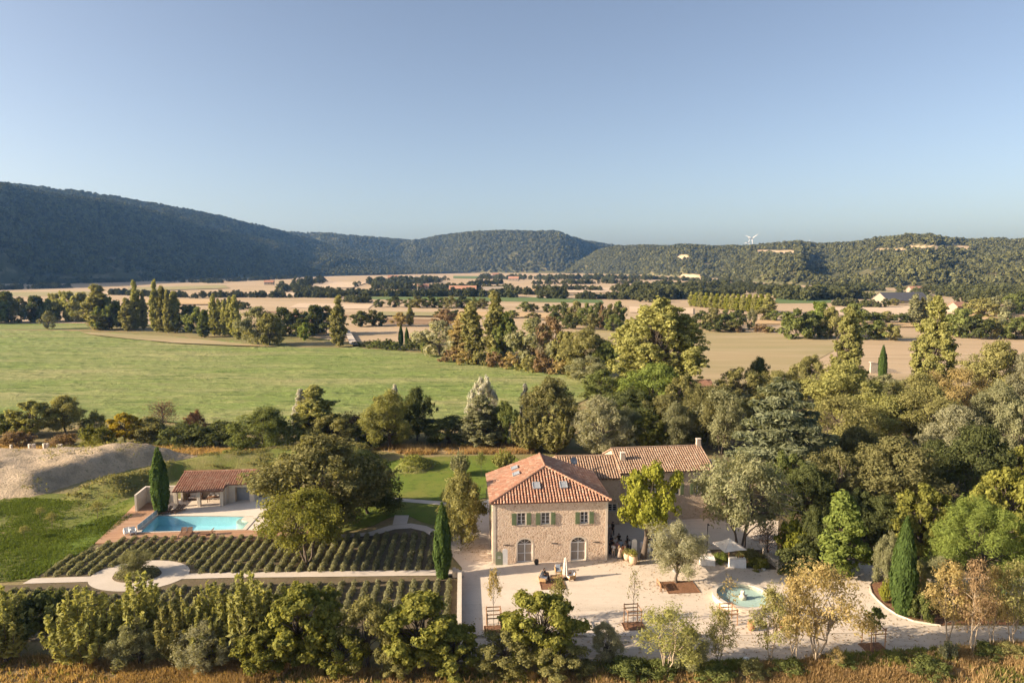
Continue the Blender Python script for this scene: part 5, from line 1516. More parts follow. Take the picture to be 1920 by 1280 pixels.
sp_ = MB().lathe([(0.42, 0.12), (0.40, 0.4), (0.34, 0.55), (0.22, 0.62), (0.16, 0.75), (0.24, 0.86), (0.20, 0.96), (0.10, 1.02), (0.02, 1.04)], 12)
sp_.tube([(0, 0, 0.9), (0.02, -0.16, 1.05), (0.0, -0.3, 1.0)], [0.08, 0.06, 0.03], 6)
sp_.tube([(0.18, 0, 0.5), (0.42, 0.05, 0.45), (0.55, 0.05, 0.62)], [0.10, 0.08, 0.02], 6)
sp_.build('spout_figure', LIMESTONE, ft, True)

# ------------------------------------------------------------------ furniture
def lounger(p, rz, label, group):
    e = empty('sun_lounger', p, rz, label, 'sun lounger', group)
    MB().box(-0.95, 0.95, -0.34, -0.28, 0.24, 0.32).box(-0.95, 0.95, 0.28, 0.34, 0.24, 0.32).build('frame', TEAK, e)
    for x in (-0.85, 0.6):
        for y in (-0.31, 0.31): MB().box(x - 0.035, x + 0.035, y - 0.03, y + 0.03, 0, 0.238).build('leg', TEAK, e)
    for i in range(9): MB().box(-0.92 + i * 0.13, -0.82 + i * 0.13, -0.275, 0.275, 0.29, 0.315).build('slat', TEAK, e)
    b = MB(); M = Matrix.Translation((0.28, 0, 0.32)) @ Matrix.Rotation(-R(42), 4, 'Y')
    for i in range(6): b.box(0.0 + i * 0.125, 0.10 + i * 0.125, -0.28, 0.28, 0.0, 0.025, M)
    b.box(0, 0.74, -0.33, -0.285, -0.01, 0.04, M).box(0, 0.74, 0.285, 0.33, -0.01, 0.04, M).build('backrest', TEAK, e)
D1 = Vector((0, 0, 0.1))
lounger(G(343, 1004.5) + D1, R(100), 'teak lounger on the deck before the pool, left of three', 'teak loungers by the pool')
lounger(G(354, 1004.5) + D1, R(100), 'teak lounger on the deck before the pool, middle of three', 'teak loungers by the pool')
lounger(G(389, 1004) + D1, R(15), 'teak lounger before the pool standing apart on the right', 'teak loungers by the pool')
lounger(G(313, 963) + D1, R(60), 'teak lounger nearest the slim cypress by the pool', 'teak loungers by the pool')
lounger(G(329, 960) + D1, R(60), 'teak lounger by the first pillar of the pool house', 'teak loungers by the pool')
lounger(G(337, 960) + D1, R(60), 'teak lounger right of the first pillar of the pool house', 'teak loungers by the pool')

def armchair(p, rz, label, mats, w=0.75, name='armchair', group=None, seatz=0.42, cat='armchair'):
    frame, cush, legm = mats
    e = empty(name, p, rz, label, cat, group)
    for x in (-w / 2 + 0.06, w / 2 - 0.06):
        for y in (-0.3, 0.3): MB().box(x - 0.04, x + 0.04, y - 0.04, y + 0.04, 0, 0.25).build('leg', legm, e)
    MB().bbox(-w / 2, w / 2, -0.38, 0.38, 0.252, 0.36, 0.03).build('seat', frame, e)
    for s in (-1, 1): MB().bbox(s * w / 2 - 0.06, s * w / 2 + 0.06, -0.38, 0.30, 0.30, 0.66, 0.03).build('armrest', frame, e)
    M = Matrix.Translation((0, 0.34, 0.34)) @ Matrix.Rotation(-R(12), 4, 'X')
    MB().bbox(-w / 2, w / 2, -0.06, 0.06, 0, 0.52, 0.04, M).build('backrest', frame, e)
    if cush:
        MB().bbox(-w / 2 + 0.08, w / 2 - 0.08, -0.37, 0.26, 0.365, 0.48, 0.05).build('cushion', cush, e)
        MB().bbox(-w / 2 + 0.08, w / 2 - 0.08, -0.14, -0.065, 0.12, 0.55, 0.035, M).build('cushion', cush, e)
    return e
armchair(G(239, 1003) + D1, R(40), 'white garden chair on the deck corner, nearer the lawn', (WHITE, None, WHITE), name='garden_chair', group='white garden chairs', cat='chair')
armchair(G(249, 1002) + D1, R(40), 'white garden chair on the deck corner, nearer the pool', (WHITE, None, WHITE), name='garden_chair', group='white garden chairs', cat='chair')
armchair(G(1020, 1088), R(75), 'wicker sofa with pale cushions where a guest sits', (RATTAN, CLOTH, TEAK), 1.7, 'wicker_sofa', cat='sofa')
armchair(G(1047, 1074), R(5), 'wicker armchair with a blue-grey cushion behind the low table', (RATTAN, GREYCLOTH, TEAK))
armchair(G(1070, 1086), R(-70), 'wicker armchair with white cushions beside the closed parasol', (RATTAN, CLOTH, TEAK), 0.9)
lt = empty('low_table', G(1044, 1086), 0.1, 'low wooden coffee table between the wicker seats', 'table')
MB().bbox(-0.7, 0.7, -0.4, 0.4, 0.34, 0.4, 0.015).build('top', POSTWOOD, lt)
for x in (-0.6, 0.6):
    for y in (-0.3, 0.3): MB().box(x - 0.04, x + 0.04, y - 0.04, y + 0.04, 0.02, 0.338).build('leg', POSTWOOD, lt)
# closed parasol
cp = empty('closed_parasol', G(1060, 1086), 0, 'closed ecru parasol standing among the wicker seats', 'parasol')
MB().tube([(0, 0, 0), (0, 0, 2.6)], 0.03, 8).build('pole', TEAK, cp)
v, f = [], []; N_ = 16
pr = [(0.03, 2.62), (0.12, 2.45), (0.20, 1.9), (0.27, 1.2), (0.32, 0.65), (0.24, 0.6)]
for rr_, z in pr:
    for q in range(N_): a = 2 * math.pi * q / N_; w = rr_ * (1.15 if q % 2 else 0.62); v.append((w * math.cos(a), w * math.sin(a), z))
for i in range(len(pr) - 1):
    for q in range(N_): f.append((i * N_ + q, i * N_ + (q + 1) % N_, (i + 1) * N_ + (q + 1) % N_, (i + 1) * N_ + q))
MB().add(v, f).build('canopy', CANVAS, cp)
MB().lathe([(0.35, 0.0), (0.35, 0.06), (0.08, 0.1), (0.05, 0.3)], 12).build('base', IRON, cp)
# open parasols
def parasol(px, py, ztop, w, label, rz):
    e = empty('open_parasol', G(px, py), rz, label, 'parasol')
    MB().tube([(0, 0, 0), (0, 0, ztop - 0.05)], 0.04, 8).build('pole', POSTWOOD, e)
    h = w / 2; zb = ztop - 1.0
    cn = MB(); ring = [(-h, -h), (0, -h), (h, -h), (h, 0), (h, h), (0, h), (-h, h), (-h, 0)]
    vv = [(0, 0, ztop)] + [(x * 0.5, y * 0.5, ztop - 0.58 - (0.03 if i % 2 else 0)) for i, (x, y) in enumerate(ring)] + [(x, y, zb + (0.08 if i % 2 else 0)) for i, (x, y) in enumerate(ring)]
    ff = [(0, 1 + i, 1 + (i + 1) % 8) for i in range(8)] + [(1 + i, 9 + i, 9 + (i + 1) % 8, 1 + (i + 1) % 8) for i in range(8)]
    cn.add(vv, ff).build('canopy', CANVAS, e)
    rb = MB()
    for i, (x, y) in enumerate(ring): rb.tube([(0, 0, ztop - 0.1), (x * 0.97, y * 0.97, zb + 0.02)], 0.012, 4)
    rb.build('ribs', POSTWOOD, e)
    MB().bbox(-0.35, 0.35, -0.35, 0.35, 0.02, 0.1, 0.02).build('base', GREY, e)
parasol(1366, 1059, 3.3, 2.9, 'open off-white square parasol beside the drinks table', 0.25)
parasol(1268, 1070, 2.7, 2.0, 'white parasol top half hidden behind the olive tree', 0.3)
# white draped tables
def draped(px, py, L, D_, H_, rz, label):
    e = empty('draped_table', G(px, py), rz, label, 'table')
    MB().bbox(-L / 2 + 0.03, L / 2 - 0.03, -D_ / 2 + 0.03, D_ / 2 - 0.03, 0.03, H_ - 0.03, 0.02).build('table_frame', POSTWOOD, e)
    v, f = [], []; per = []
    for i in range(24):
        t = i / 24 * 2 * (L + D_)
        if t < L: per.append((-L / 2 + t, -D_ / 2))
        elif t < L + D_: per.append((L / 2, -D_ / 2 + t - L))
        elif t < 2 * L + D_: per.append((L / 2 - (t - L - D_), D_ / 2))
        else: per.append((-L / 2, D_ / 2 - (t - 2 * L - D_)))
    for k_, z in ((0.985, H_), (1.0, H_ - 0.02), (1.03, 0.03)):
        for i, (x, y) in enumerate(per):
            w = k_ + (0.02 * math.sin(i * 2.6) if z < 0.1 else 0); v.append((x * w, y * w, z))
    for a in range(2):
        for i in range(24): f.append((a * 24 + i, a * 24 + (i + 1) % 24, a * 24 + 24 + (i + 1) % 24, a * 24 + 24 + i))
    f.append(tuple(range(24)))
    MB().add(v, f).build('tablecloth', CLOTH, e)
    return e
draped(1382, 1062, 1.9, 0.85, 1.05, -0.1, 'white draped drinks table right of the open parasol')
draped(1326, 1058, 1.6, 0.8, 0.95, -0.1, 'smaller white draped table right of the olive tree')
AMBER = mat('amber_drink', (0.45, 0.17, 0.04), 0.3); BOTTLE = mat('green_bottle_glass', (0.03, 0.05, 0.02), 0.2)
for i in range(6):
    p = G(1382, 1062) + Vector((0.05 + i * 0.13, 0.12 + 0.1 * (i % 2), 1.052))
    o = MB().lathe([(0.045, 0), (0.045, 0.17), (0.02, 0.22), (0.015, 0.29), (0.018, 0.30)], 8).build('bottle', AMBER if i % 2 else BOTTLE); o.location = p
    tag(o, 'small bottle on the white drinks table', 'bottle', 'bottles on the drinks table')
for i in range(4):
    p = G(1326, 1058) + Vector((-0.5 + i * 0.3, 0.1, 0.952))
    o = MB().lathe([(0.04, 0), (0.05, 0.10), (0.045, 0.10), (0.035, 0.01)], 8).build('tumbler', GREY); o.location = p
    tag(o, 'small dish on the smaller white table', 'dish', 'dishes on the smaller table')
# wooden bench at the olive
be = empty('bench', G(1240, 1103), R(95), 'low wooden bench at the left side of the olive square', 'bench')
for i in range(4): MB().box(-0.8, 0.8, -0.24 + i * 0.12, -0.14 + i * 0.12, 0.40, 0.44).build('slat', POSTWOOD, be)
for x in (-0.65, 0.65):
    for y in (-0.17, 0.17): MB().box(x - 0.04, x + 0.04, y - 0.04, y + 0.04, 0.0, 0.398).build('leg', POSTWOOD, be)
for i in range(3): MB().box(-0.8, 0.8, 0.27, 0.30, 0.5 + i * 0.13, 0.60 + i * 0.13).build('back_slat', POSTWOOD, be)
for x in (-0.65, 0.65): MB().box(x - 0.035, x + 0.035, 0.302, 0.35, 0.0, 0.88).build('back_post', POSTWOOD, be)
# pots
def pot(px, py, s, label, m, plant=None, pc='olive'):
    e = empty('jar' if s > 0.6 else 'flower_pot', G(px, py), 0.3, label, 'pot')
    MB().lathe([(0.30 * s, 0.0), (0.46 * s, 0.35 * s), (0.52 * s, 0.75 * s), (0.46 * s, 1.05 * s), (0.34 * s, 1.2 * s), (0.40 * s, 1.28 * s), (0.36 * s, 1.28 * s), (0.30 * s, 1.18 * s), (0.02, 1.1 * s)], 18).build('body', m, e, True)
    if plant:
        r = np.random.default_rng(int(px)); n_ = 420
        o = unit(r.normal(size=(n_, 3))); o[:, 2] = np.abs(o[:, 2])
        link('plant', leaves('pot_plant', o * (r.random((n_, 1)) ** 0.5) * np.array([0.6, 0.6, plant]) * 1.0 + np.array([0, 0, 1.15 * s]), o + r.normal(size=(n_, 3)) * 0.4, 0.10, 0.35, r), pal(pc), e)
pot(1187, 1057, 1.0, 'big pale terracotta jar with a plant at the corner of the house', PALETERRA, 0.75, 'gold')
pot(1176, 1050, 0.85, 'second terracotta jar just behind the big pale one', PALETERRA, 0.5, 'olive')
pot(1408, 1181, 0.72, 'small terracotta pot on the court in front of the fountain', TERRA)
pot(1468, 1180, 0.72, 'small terracotta pot half hidden by the autumn trees', TERRA)
pot(1006, 1058, 0.5, 'small dark pot at the left arched door', IRON)
# boards
def arch_board(px, py, w, h, rz, m, label, lines=0):
    e = empty('display_board', G(px, py), rz, label, 'sign board')
    n_ = 10; pts = [(-w / 2, 0.02), (w / 2, 0.02)] + [(w / 2 * math.cos(math.pi * i / n_), h - w / 2 + w / 2 * math.sin(math.pi * i / n_)) for i in range(n_ + 1)]
    k_ = len(pts)
    MB().add([(x, -0.02, z) for x, z in pts] + [(x, 0.02, z) for x, z in pts], [tuple(range(k_)), tuple(range(2 * k_ - 1, k_ - 1, -1))] + [(i, k_ + i, k_ + (i + 1) % k_, (i + 1) % k_) for i in range(k_)]).build('board', m, e)
    MB().box(-w / 2, -w / 2 + 0.05, 0.021, 0.4, 0, 0.05).box(w / 2 - 0.05, w / 2, 0.021, 0.4, 0, 0.05).build('foot', POSTWOOD, e)
    for i in range(lines):
        MB().box(-w * 0.22, w * 0.22, -0.025, -0.021, h * 0.6 - i * 0.17, h * 0.6 - i * 0.17 + 0.05).build('marking', CLOTH, e)
SAGE = mat('sage_board_paint', (0.22, 0.24, 0.15), 0.7)
arch_board(947, 1058.5, 0.62, 2.0, 0.1, WHITE, 'tall white round-topped board at the left corner of the house')
arch_board(936, 1059, 0.85, 1.7, 0.1, SAGE, 'sage-green round-topped welcome board beside the tall white one', 2)
arch_board(1189, 1041, 0.65, 2.1, 0.1, WHITE, 'white round-topped board in the shade beside the plane trunk')
# posts
lp = empty('lamp_post', G(1325, 1048), 0, 'thin dark post standing behind the olive tree', 'post')
MB().tube([(0, 0, 0), (0, 0, 4.4)], [0.07, 0.05], 8).build('shaft', IRON, lp)
MB().tube([(0, 0, 4.35), (0.0, -0.1, 4.5), (0, -0.4, 4.5)], 0.035, 6).build('bracket', IRON, lp)
MB().lathe([(0.05, 0.0), (0.13, -0.12), (0.03, -0.16)], 10, (0, -0.4, 4.5)).build('lamp_head', IRON, lp)
MB().lathe([(0.13, 0), (0.12, 0.25), (0.08, 0.3)], 8).build('base', IRON, lp)
# pool-house furniture
PM = Matrix.Translation(po) @ Matrix.Rotation(PR, 4, 'Z')
for i, x in enumerate((4.0, 4.75, 5.5, 6.15)):
    armchair(PM @ Vector((x * PS, 2.9, 0.09)), PR, 'white chair in the row at the back of the pool house', (WHITE, CLOTH, WHITE), 0.62, 'dining_chair', 'white chairs in the pool house', cat='chair')
armchair(PM @ Vector((1.6, 2.9, 0.09)), PR, 'white-cushioned sofa in the left bay of the pool house', (TEAK, CLOTH, TEAK), 1.9, 'outdoor_sofa', cat='sofa')
dt = empty('dining_table', PM @ Vector((5.0 * PS, 1.7, 0.09)), PR, 'long dark table under the pool house roof', 'table')
MB().bbox(-1.1, 1.1, -0.42, 0.42, 0.70, 0.75, 0.015).build('top', TEAK, dt)
for x in (-1, 1):
    for y in (-0.34, 0.34): MB().box(x - 0.04, x + 0.04, y - 0.04, y + 0.04, 0, 0.698).build('leg', TEAK, dt)

# ------------------------------------------------------------------ people
SKIN = mat('skin', (0.42, 0.24, 0.16), 0.6)
def col(n_, c): return mat('cloth_' + n_, c, 0.95)
HAIRS = {'dark': mat('dark_hair', (0.02, 0.014, 0.01), 0.6), 'brown': mat('brown_hair', (0.10, 0.055, 0.03), 0.6), 'blond': mat('blond_hair', (0.34, 0.22, 0.10), 0.6)}
def person(p, rz, label, top, bottom, hair, dress=False, seated=False, arm=0.0, long_hair=False, h=1.72, bag=None):
    """one skinned figure with clothes over it"""
    e = empty('person', p, rz, label, 'person')
    s = h / 1.72
    if seated:
        J = {'pel': (0, 0.05, 0.55), 'ch': (0, 0.12, 0.98), 'nk': (0, 0.10, 1.12), 'hd': (0, 0.06, 1.22), 'tp': (0, 0.06, 1.36)}
        kn = lambda k_: (k_ * 0.12, -0.40, 0.54); an = lambda k_: (k_ * 0.12, -0.42, 0.10); to = lambda k_: (k_ * 0.12, -0.58, 0.04); hp_ = lambda k_: (k_ * 0.10, 0.0, 0.52)
        el = lambda k_: (k_ * 0.27, -0.02, 0.75); wr = lambda k_: (k_ * 0.18, -0.24, 0.66); sh = lambda k_: (k_ * 0.19, 0.12, 1.02)
    else:
        st_ = 0.06
        J = {'pel': (0, 0, 0.94), 'ch': (0, 0.0, 1.34), 'nk': (0, 0.0, 1.48), 'hd': (0, -0.02, 1.57), 'tp': (0, -0.02, 1.69)}
        hp_ = lambda k_: (k_ * 0.10, 0, 0.90); kn = lambda k_: (k_ * 0.11, -0.03 + k_ * st_, 0.48); an = lambda k_: (k_ * 0.11, k_ * st_ + 0.01, 0.08); to = lambda k_: (k_ * 0.13, k_ * st_ - 0.15, 0.03)
        sh = lambda k_: (k_ * 0.19, 0, 1.38)
        el = lambda k_: (k_ * 0.25, -0.02 - (0.05 if arm else 0), 1.09)
        wr = lambda k_: (k_ * 0.24, -0.08, 0.84) if not arm else (k_ * 0.14, -0.28, 1.12 + arm * 0.1)
    V_ = []; E_ = []; Rd = []
    def add(pt, r_, par=None):
        V_.append(tuple(s * c for c in pt)); Rd.append(r_ * s)
        if par is not None: E_.append((par, len(V_) - 1))
        return len(V_) - 1
    pel = add(J['pel'], 0.135); ch = add(J['ch'], 0.145, pel); nk = add(J['nk'], 0.06, ch); hd = add(J['hd'], 0.088, nk); add(J['tp'], 0.075, hd)
    hands = []
    for k_ in (-1, 1):
        a = add(hp_(k_), 0.095, pel); b = add(kn(k_), 0.062, a); c = add(an(k_), 0.042, b); add(to(k_), 0.035, c)
        a = add(sh(k_), 0.062, ch); b = add(el(k_), 0.045, a); c = add(wr(k_), 0.030, b)
        d = (Vector(wr(k_)) - Vector(el(k_))).normalized()
        q = Vector(wr(k_)) + d * 0.08; add(q, 0.034, c); hands.append((q, d, k_))
    me = bpy.data.meshes.new('body'); me.from_pydata(V_, E_, []); me.update()
    o = bpy.data.objects.new('body', me); C.objects.link(o)
    md = o.modifiers.new('skin', 'SKIN'); sb = o.modifiers.new('sub', 'SUBSURF'); sb.levels = 1; sb.render_levels = 1
    for i, sv in enumerate(me.skin_vertices[0].data):
        sv.radius = (Rd[i], Rd[i] * (0.72 if i in (pel, ch) else 1.0)); sv.use_root = (i == pel)
    dg = bpy.context.evaluated_depsgraph_get(); dg.update()
    bm_ = bpy.data.meshes.new_from_object(o.evaluated_get(dg))
    bpy.data.objects.remove(o)
    mb = MB(); mb.v = [tuple(v_.co) for v_ in bm_.vertices]; mb.f = [tuple(p_.vertices) for p_ in bm_.polygons]
    for q, d, k_ in hands:
        q = q * s; side = Vector((1, 0, 0)) if abs(d.x) < 0.8 else Vector((0, 1, 0))
        for i in range(4):
            b0 = q + side * (i - 1.5) * 0.019 * s + d * 0.02 * s; L_ = (0.062, 0.075, 0.07, 0.055)[i] * s
            mb.tube([b0, b0 + d * L_ * 0.6, b0 + d * L_ + Vector((0, -0.015 * s, -0.005))], [0.009 * s, 0.008 * s, 0.006 * s], 5)
        mb.tube([q - side * k_ * 0.03 * s, q - side * k_ * 0.055 * s + d * 0.03 * s, q - side * k_ * 0.05 * s + d * 0.06 * s], [0.010 * s, 0.009 * s, 0.007 * s], 5)
    hdp = Vector(J['hd']) * s
    mb.tube([hdp + Vector((0, -0.085 * s, 0.005)), hdp + Vector((0, -0.115 * s, -0.02))], [0.008 * s, 0.014 * s], 5)
    for k_ in (-1, 1): mb.tube([hdp + Vector((k_ * 0.085 * s, 0, 0.02 * s)), hdp + Vector((k_ * 0.1 * s, 0.01, 0.0))], [0.02 * s, 0.012 * s], 5)
    mb.build('body', SKIN, e, True)
    # hair
    hm = MB(); v_, f_ = [], []
    for i in range(6):
        ph_ = i / 5 * math.pi * 0.62
        for q in range(12):
            th = 2 * math.pi * q / 12
            v_.append((hdp.x + 0.100 * s * math.sin(ph_) * math.cos(th), hdp.y + 0.025 * s + 0.108 * s * math.sin(ph_) * math.sin(th), hdp.z + 0.035 * s + 0.115 * s * math.cos(ph_)))
    for i in range(5):
        for q in range(12): f_.append((i * 12 + q, i * 12 + (q + 1) % 12, i * 12 + 12 + (q + 1) % 12, i * 12 + 12 + q))
    hm.add(v_, f_)
    if long_hair: hm.tube([hdp + Vector((0, 0.08, 0.06)) * s, hdp + Vector((0, 0.13, -0.08)) * s, hdp + Vector((0, 0.14, -0.3)) * s], [0.075 * s, 0.085 * s, 0.03 * s], 8)
    hm.build('hair', HAIRS[hair], e, True)
    # clothes
    def loft(rings, nm, m, n_=14):
        v_, f_ = [], []
        for (cx_, cy_, cz_, rx_, ry_) in rings:
            for q in range(n_):
                th = 2 * math.pi * q / n_; v_.append((s * (cx_ + rx_ * math.cos(th)), s * (cy_ + ry_ * math.sin(th)), s * cz_))
        for i in range(len(rings) - 1):
            for q in range(n_): f_.append((i * n_ + q, i * n_ + (q + 1) % n_, i * n_ + n_ + (q + 1) % n_, i * n_ + n_ + q))
        return MB().add(v_, f_)
    P_, C_ = J['pel'], J['ch']
    tb = loft([(P_[0], P_[1], P_[2] - 0.10, 0.172, 0.130), (P_[0], P_[1], P_[2] + 0.08, 0.150, 0.115), (0, (P_[1] + C_[1]) / 2, (P_[2] + C_[2]) / 2, 0.152, 0.118), (0, C_[1], C_[2] + 0.02, 0.185, 0.128), (0, C_[1], C_[2] + 0.10, 0.14, 0.09), (0, C_[1] - 0.01, C_[2] + 0.13, 0.075, 0.07)], 'top', top)
    for k_ in (-1, 1):
        a, b = Vector(sh(k_)) * s, Vector(el(k_)) * s
        tb.tube([a - (b - a) * 0.12, a, a.lerp(b, 0.75)], [0.06 * s, 0.075 * s, 0.062 * s], 8, False)
    tb.build('top', top, e, True)
    if dress and not seated:
        loft([(0, 0, 1.0, 0.165, 0.125), (0, 0, 0.86, 0.19, 0.155), (0, 0, 0.5, 0.23, 0.20), (0, 0, 0.22, 0.27, 0.24)], 'skirt', bottom).build('skirt', bottom, e, True)
    else:
        lg = MB()
        for k_ in (-1, 1):
            pts = [Vector(hp_(k_)) * s + Vector((0, 0, 0.03 if not seated else 0)), Vector(kn(k_)) * s, Vector(an(k_)) * s + Vector((0, 0, 0.02))]
            lg.tube([pts[0], pts[0].lerp(pts[1], 0.6), pts[1], pts[1].lerp(pts[2], 0.5), pts[2]], [0.112 * s, 0.092 * s, 0.076 * s, 0.068 * s, 0.062 * s], 10, False)
        lg.build('trousers', bottom, e, True)
    for k_ in (-1, 1):
        a, b = Vector(an(k_)) * s, Vector(to(k_)) * s
        MB().tube([a + Vector((0, 0.05, -0.045)) * s, a + Vector((0, 0, -0.035)) * s, b + Vector((0, -0.03, 0.008)) * s], [0.04 * s, 0.048 * s, 0.035 * s], 8).build('shoe', IRON, e, True)
    return e
black, navy, white_, blue, grey_, pink, orange, sage_, beige = col('black', (0.02, 0.02, 0.022)), col('navy', (0.03, 0.04, 0.08)), col('white', (0.7, 0.68, 0.65)), col('blue', (0.45, 0.56, 0.70)), col('grey', (0.30, 0.27, 0.26)), col('pink', (0.50, 0.26, 0.22)), col('orange', (0.62, 0.24, 0.10)), col('sage', (0.34, 0.36, 0.20)), col('beige', (0.46, 0.36, 0.26))
def gp_(px, py): return G(px, py) + Vector((0, 0, 0.022))
person(gp_(1157, 1040), R(-20), 'guest in a pink top and long sage trousers at the front of the crowd', pink, sage_, 'brown', arm=0.5)
person(gp_(1167, 1046), R(20), 'guest in an orange top and sage trousers, nearest the jars', orange, sage_, 'dark', arm=0.3)
person(gp_(1164, 1036), R(170), 'guest in a light blue shirt seen from behind', blue, black, 'dark')
person(gp_(1143, 1038), R(60), 'guest in a dark suit beside the house corner', black, black, 'dark')
person(gp_(1148, 1036), R(150), 'guest in black beside the one at the house corner', black, black, 'brown', dress=True)
person(gp_(1146, 1028), R(30), 'guest in a navy suit in the second row of the crowd', navy, navy, 'dark', arm=0.4)
person(gp_(1149, 1003), R(-60), 'tall guest in black standing at the back of the crowd', black, black, 'dark', h=1.85)
person(gp_(1160, 1024), R(190), 'guest in a black jacket behind the light blue shirt', black, grey_, 'dark', arm=0.6)
person(gp_(1176, 1028), R(100), 'guest in dark clothes left of the white board', black, black, 'dark', dress=True)
person(gp_(1173, 1038), R(-150), 'guest in a grey patterned dress left of the white board', grey_, grey_, 'brown', dress=True, long_hair=True)
person(gp_(1153, 1032), R(10), 'guest in a white top with dark trousers in mid crowd', white_, navy, 'blond', arm=0.3)
person(gp_(1150, 1044), R(-35), 'guest in a white shirt and beige trousers close to the house corner', white_, beige, 'brown', arm=0.3)
person(gp_(1161, 1047), R(140), 'guest in a beige dress turned away at the front of the crowd', beige, beige, 'blond', dress=True, long_hair=True)
person(gp_(1172, 1047), R(-100), 'guest in a dark jacket and grey trousers just left of the jars', black, grey_, 'dark', arm=0.4)
person(gp_(1180, 1036), R(60), 'guest in a white top and navy skirt beside the white board', white_, navy, 'brown', dress=True)
person(gp_(1143, 1012), R(-10), 'guest in a grey suit by the wall at the back', grey_, grey_, 'dark')
person(gp_(1210, 1026), R(40), 'guest in a grey suit right of the plane trunk', grey_, black, 'brown', arm=0.4)
person(gp_(1218, 1022), R(-60), 'guest in navy right of the plane trunk, next to the grey suit', navy, navy, 'dark')
person(gp_(1227, 1018), R(10), 'guest in a blue dress under the plane tree leaves', blue, navy, 'dark', dress=True)
sp2 = G(1022, 1086)
person(Vector((sp2.x, sp2.y, 0.0)), R(75), 'dark-haired guest in dark clothes seated on the wicker sofa', black, black, 'dark', seated=True, long_hair=True)
# white standing tables in the shade
for x, y, lb in ((1216, 1036, 'white cloth-covered bar table in the shade of the plane tree'), (1204, 1032, 'small white cooler stand beside the plane trunk')):
    e = empty('bar_table', G(x, y), 0, lb, 'table')
    MB().lathe([(0.30, 0.03), (0.24, 0.5), (0.30, 1.05), (0.34, 1.08), (0.02, 1.09)], 16).build('tablecloth', CLOTH, e, True)
    MB().lathe([(0.2, 0.0), (0.2, 0.028)], 12).build('base', IRON, e)

# ------------------------------------------------------------------ far houses and turbines
ROOFRED = mat('far_tile', (0.38, 0.20, 0.13), 0.95); PALEWALL = mat('far_wall', (0.30, 0.25, 0.195), 0.95); DARKROOF = mat('dark_sheet_roof', (0.075, 0.075, 0.085), 0.7)
def far_house(px, py, w, d, h, rz, wall, roof, label, name='house', ridge=0.35):
    e = empty(name, G(px, py), rz, label, 'house' if name == 'house' else 'barn')
    MB().box(-w / 2, w / 2, -d / 2, d / 2, 0, h).add([(-w / 2, -d / 2, h), (-w / 2, d / 2, h), (-w / 2, 0, h + d * ridge), (w / 2, -d / 2, h), (w / 2, d / 2, h), (w / 2, 0, h + d * ridge)], [(0, 1, 2), (5, 4, 3)]).build('wall', wall, e)
    o = 0.5
    for s_ in (-1, 1):
        q = d / 2 + o; zz_ = h - o * ridge * 2
        MB().add([(-w / 2 - o, s_ * q, zz_), (w / 2 + o, s_ * q, zz_), (w / 2 + o, 0, h + d * ridge + 0.02), (-w / 2 - o, 0, h + d * ridge + 0.02), (-w / 2 - o, s_ * q, zz_ + 0.25), (w / 2 + o, s_ * q, zz_ + 0.25), (w / 2 + o, 0, h + d * ridge + 0.3), (-w / 2 - o, 0, h + d * ridge + 0.3)],
                 [(0, 1, 2, 3), (4, 5, 6, 7), (0, 1, 5, 4), (1, 2, 6, 5), (2, 3, 7, 6), (3, 0, 4, 7)]).build('roof', roof, e)
    for i in range(3):
        x = -w / 2 + w * (0.2 + 0.3 * i)
        MB().box(x - 0.5, x + 0.5, -d / 2 - 0.06, -d / 2 - 0.01, h * 0.4, h * 0.75).build('window', GLASS, e)
far_house(1688, 568, 42, 24, 3, 0.12, PALEWALL, DARKROOF, 'long barn with a dark roof far out in the right-hand fields', 'barn', 0.28)
far_house(1795, 586, 10, 8, 5, 0.3, PALEWALL, ROOFRED, 'pale house with a red roof among the trees on the right')
far_house(1716, 549, 18, 9, 5, 0.1, PALEWALL, ROOFRED, 'white farm building beyond the dark-roofed barn')
far_house(1518, 560, 14, 8, 3, 0.1, PALEWALL, ROOFRED, 'low pale shed beside the green strip on the right', 'barn')
far_house(566, 616, 12, 9, 4, 0.1, PALEWALL, ROOFRED, 'farmhouse hidden in the dark trees beyond the meadow')
far_house(868, 549, 34, 14, 4, -0.05, PALEWALL, ROOFRED, 'long farm shed in the middle of the valley', 'barn')
far_house(925, 550, 24, 12, 4, 0.05, PALEWALL, PALEWALL, 'low white shed right of the long farm shed', 'barn')
far_house(793, 543, 16, 9, 5, 0.2, PALEWALL, ROOFRED, 'white house at the edge of the valley copse')
far_house(737, 527, 22, 13, 8, 0.1, PALEWALL, ROOFRED, 'white house among the trees at the foot of the saddle')
far_house(930, 519, 22, 13, 7, 0.1, PALEWALL, ROOFRED, 'pale house at the foot of the round-topped hill')
far_house(963, 527, 22, 12, 6, -0.1, PALEWALL, ROOFRED, 'pale house on the stubble below the round-topped hill')
far_house(108, 529, 16, 10, 6, 0.1, PALEWALL, ROOFRED, 'white house in the shadow of the long hill')
far_house(505, 534, 16, 9, 5, 0.1, PALEWALL, ROOFRED, 'small farm at the edge of the hill shadow')
far_house(1296, 762, 9, 7, 4.0, 0.2, PALEWALL, ROOFRED, 'red-roofed hut hidden in the trees behind the wing')
M_TURB = mat('turbine_white', (0.42, 0.43, 0.45), 0.6)
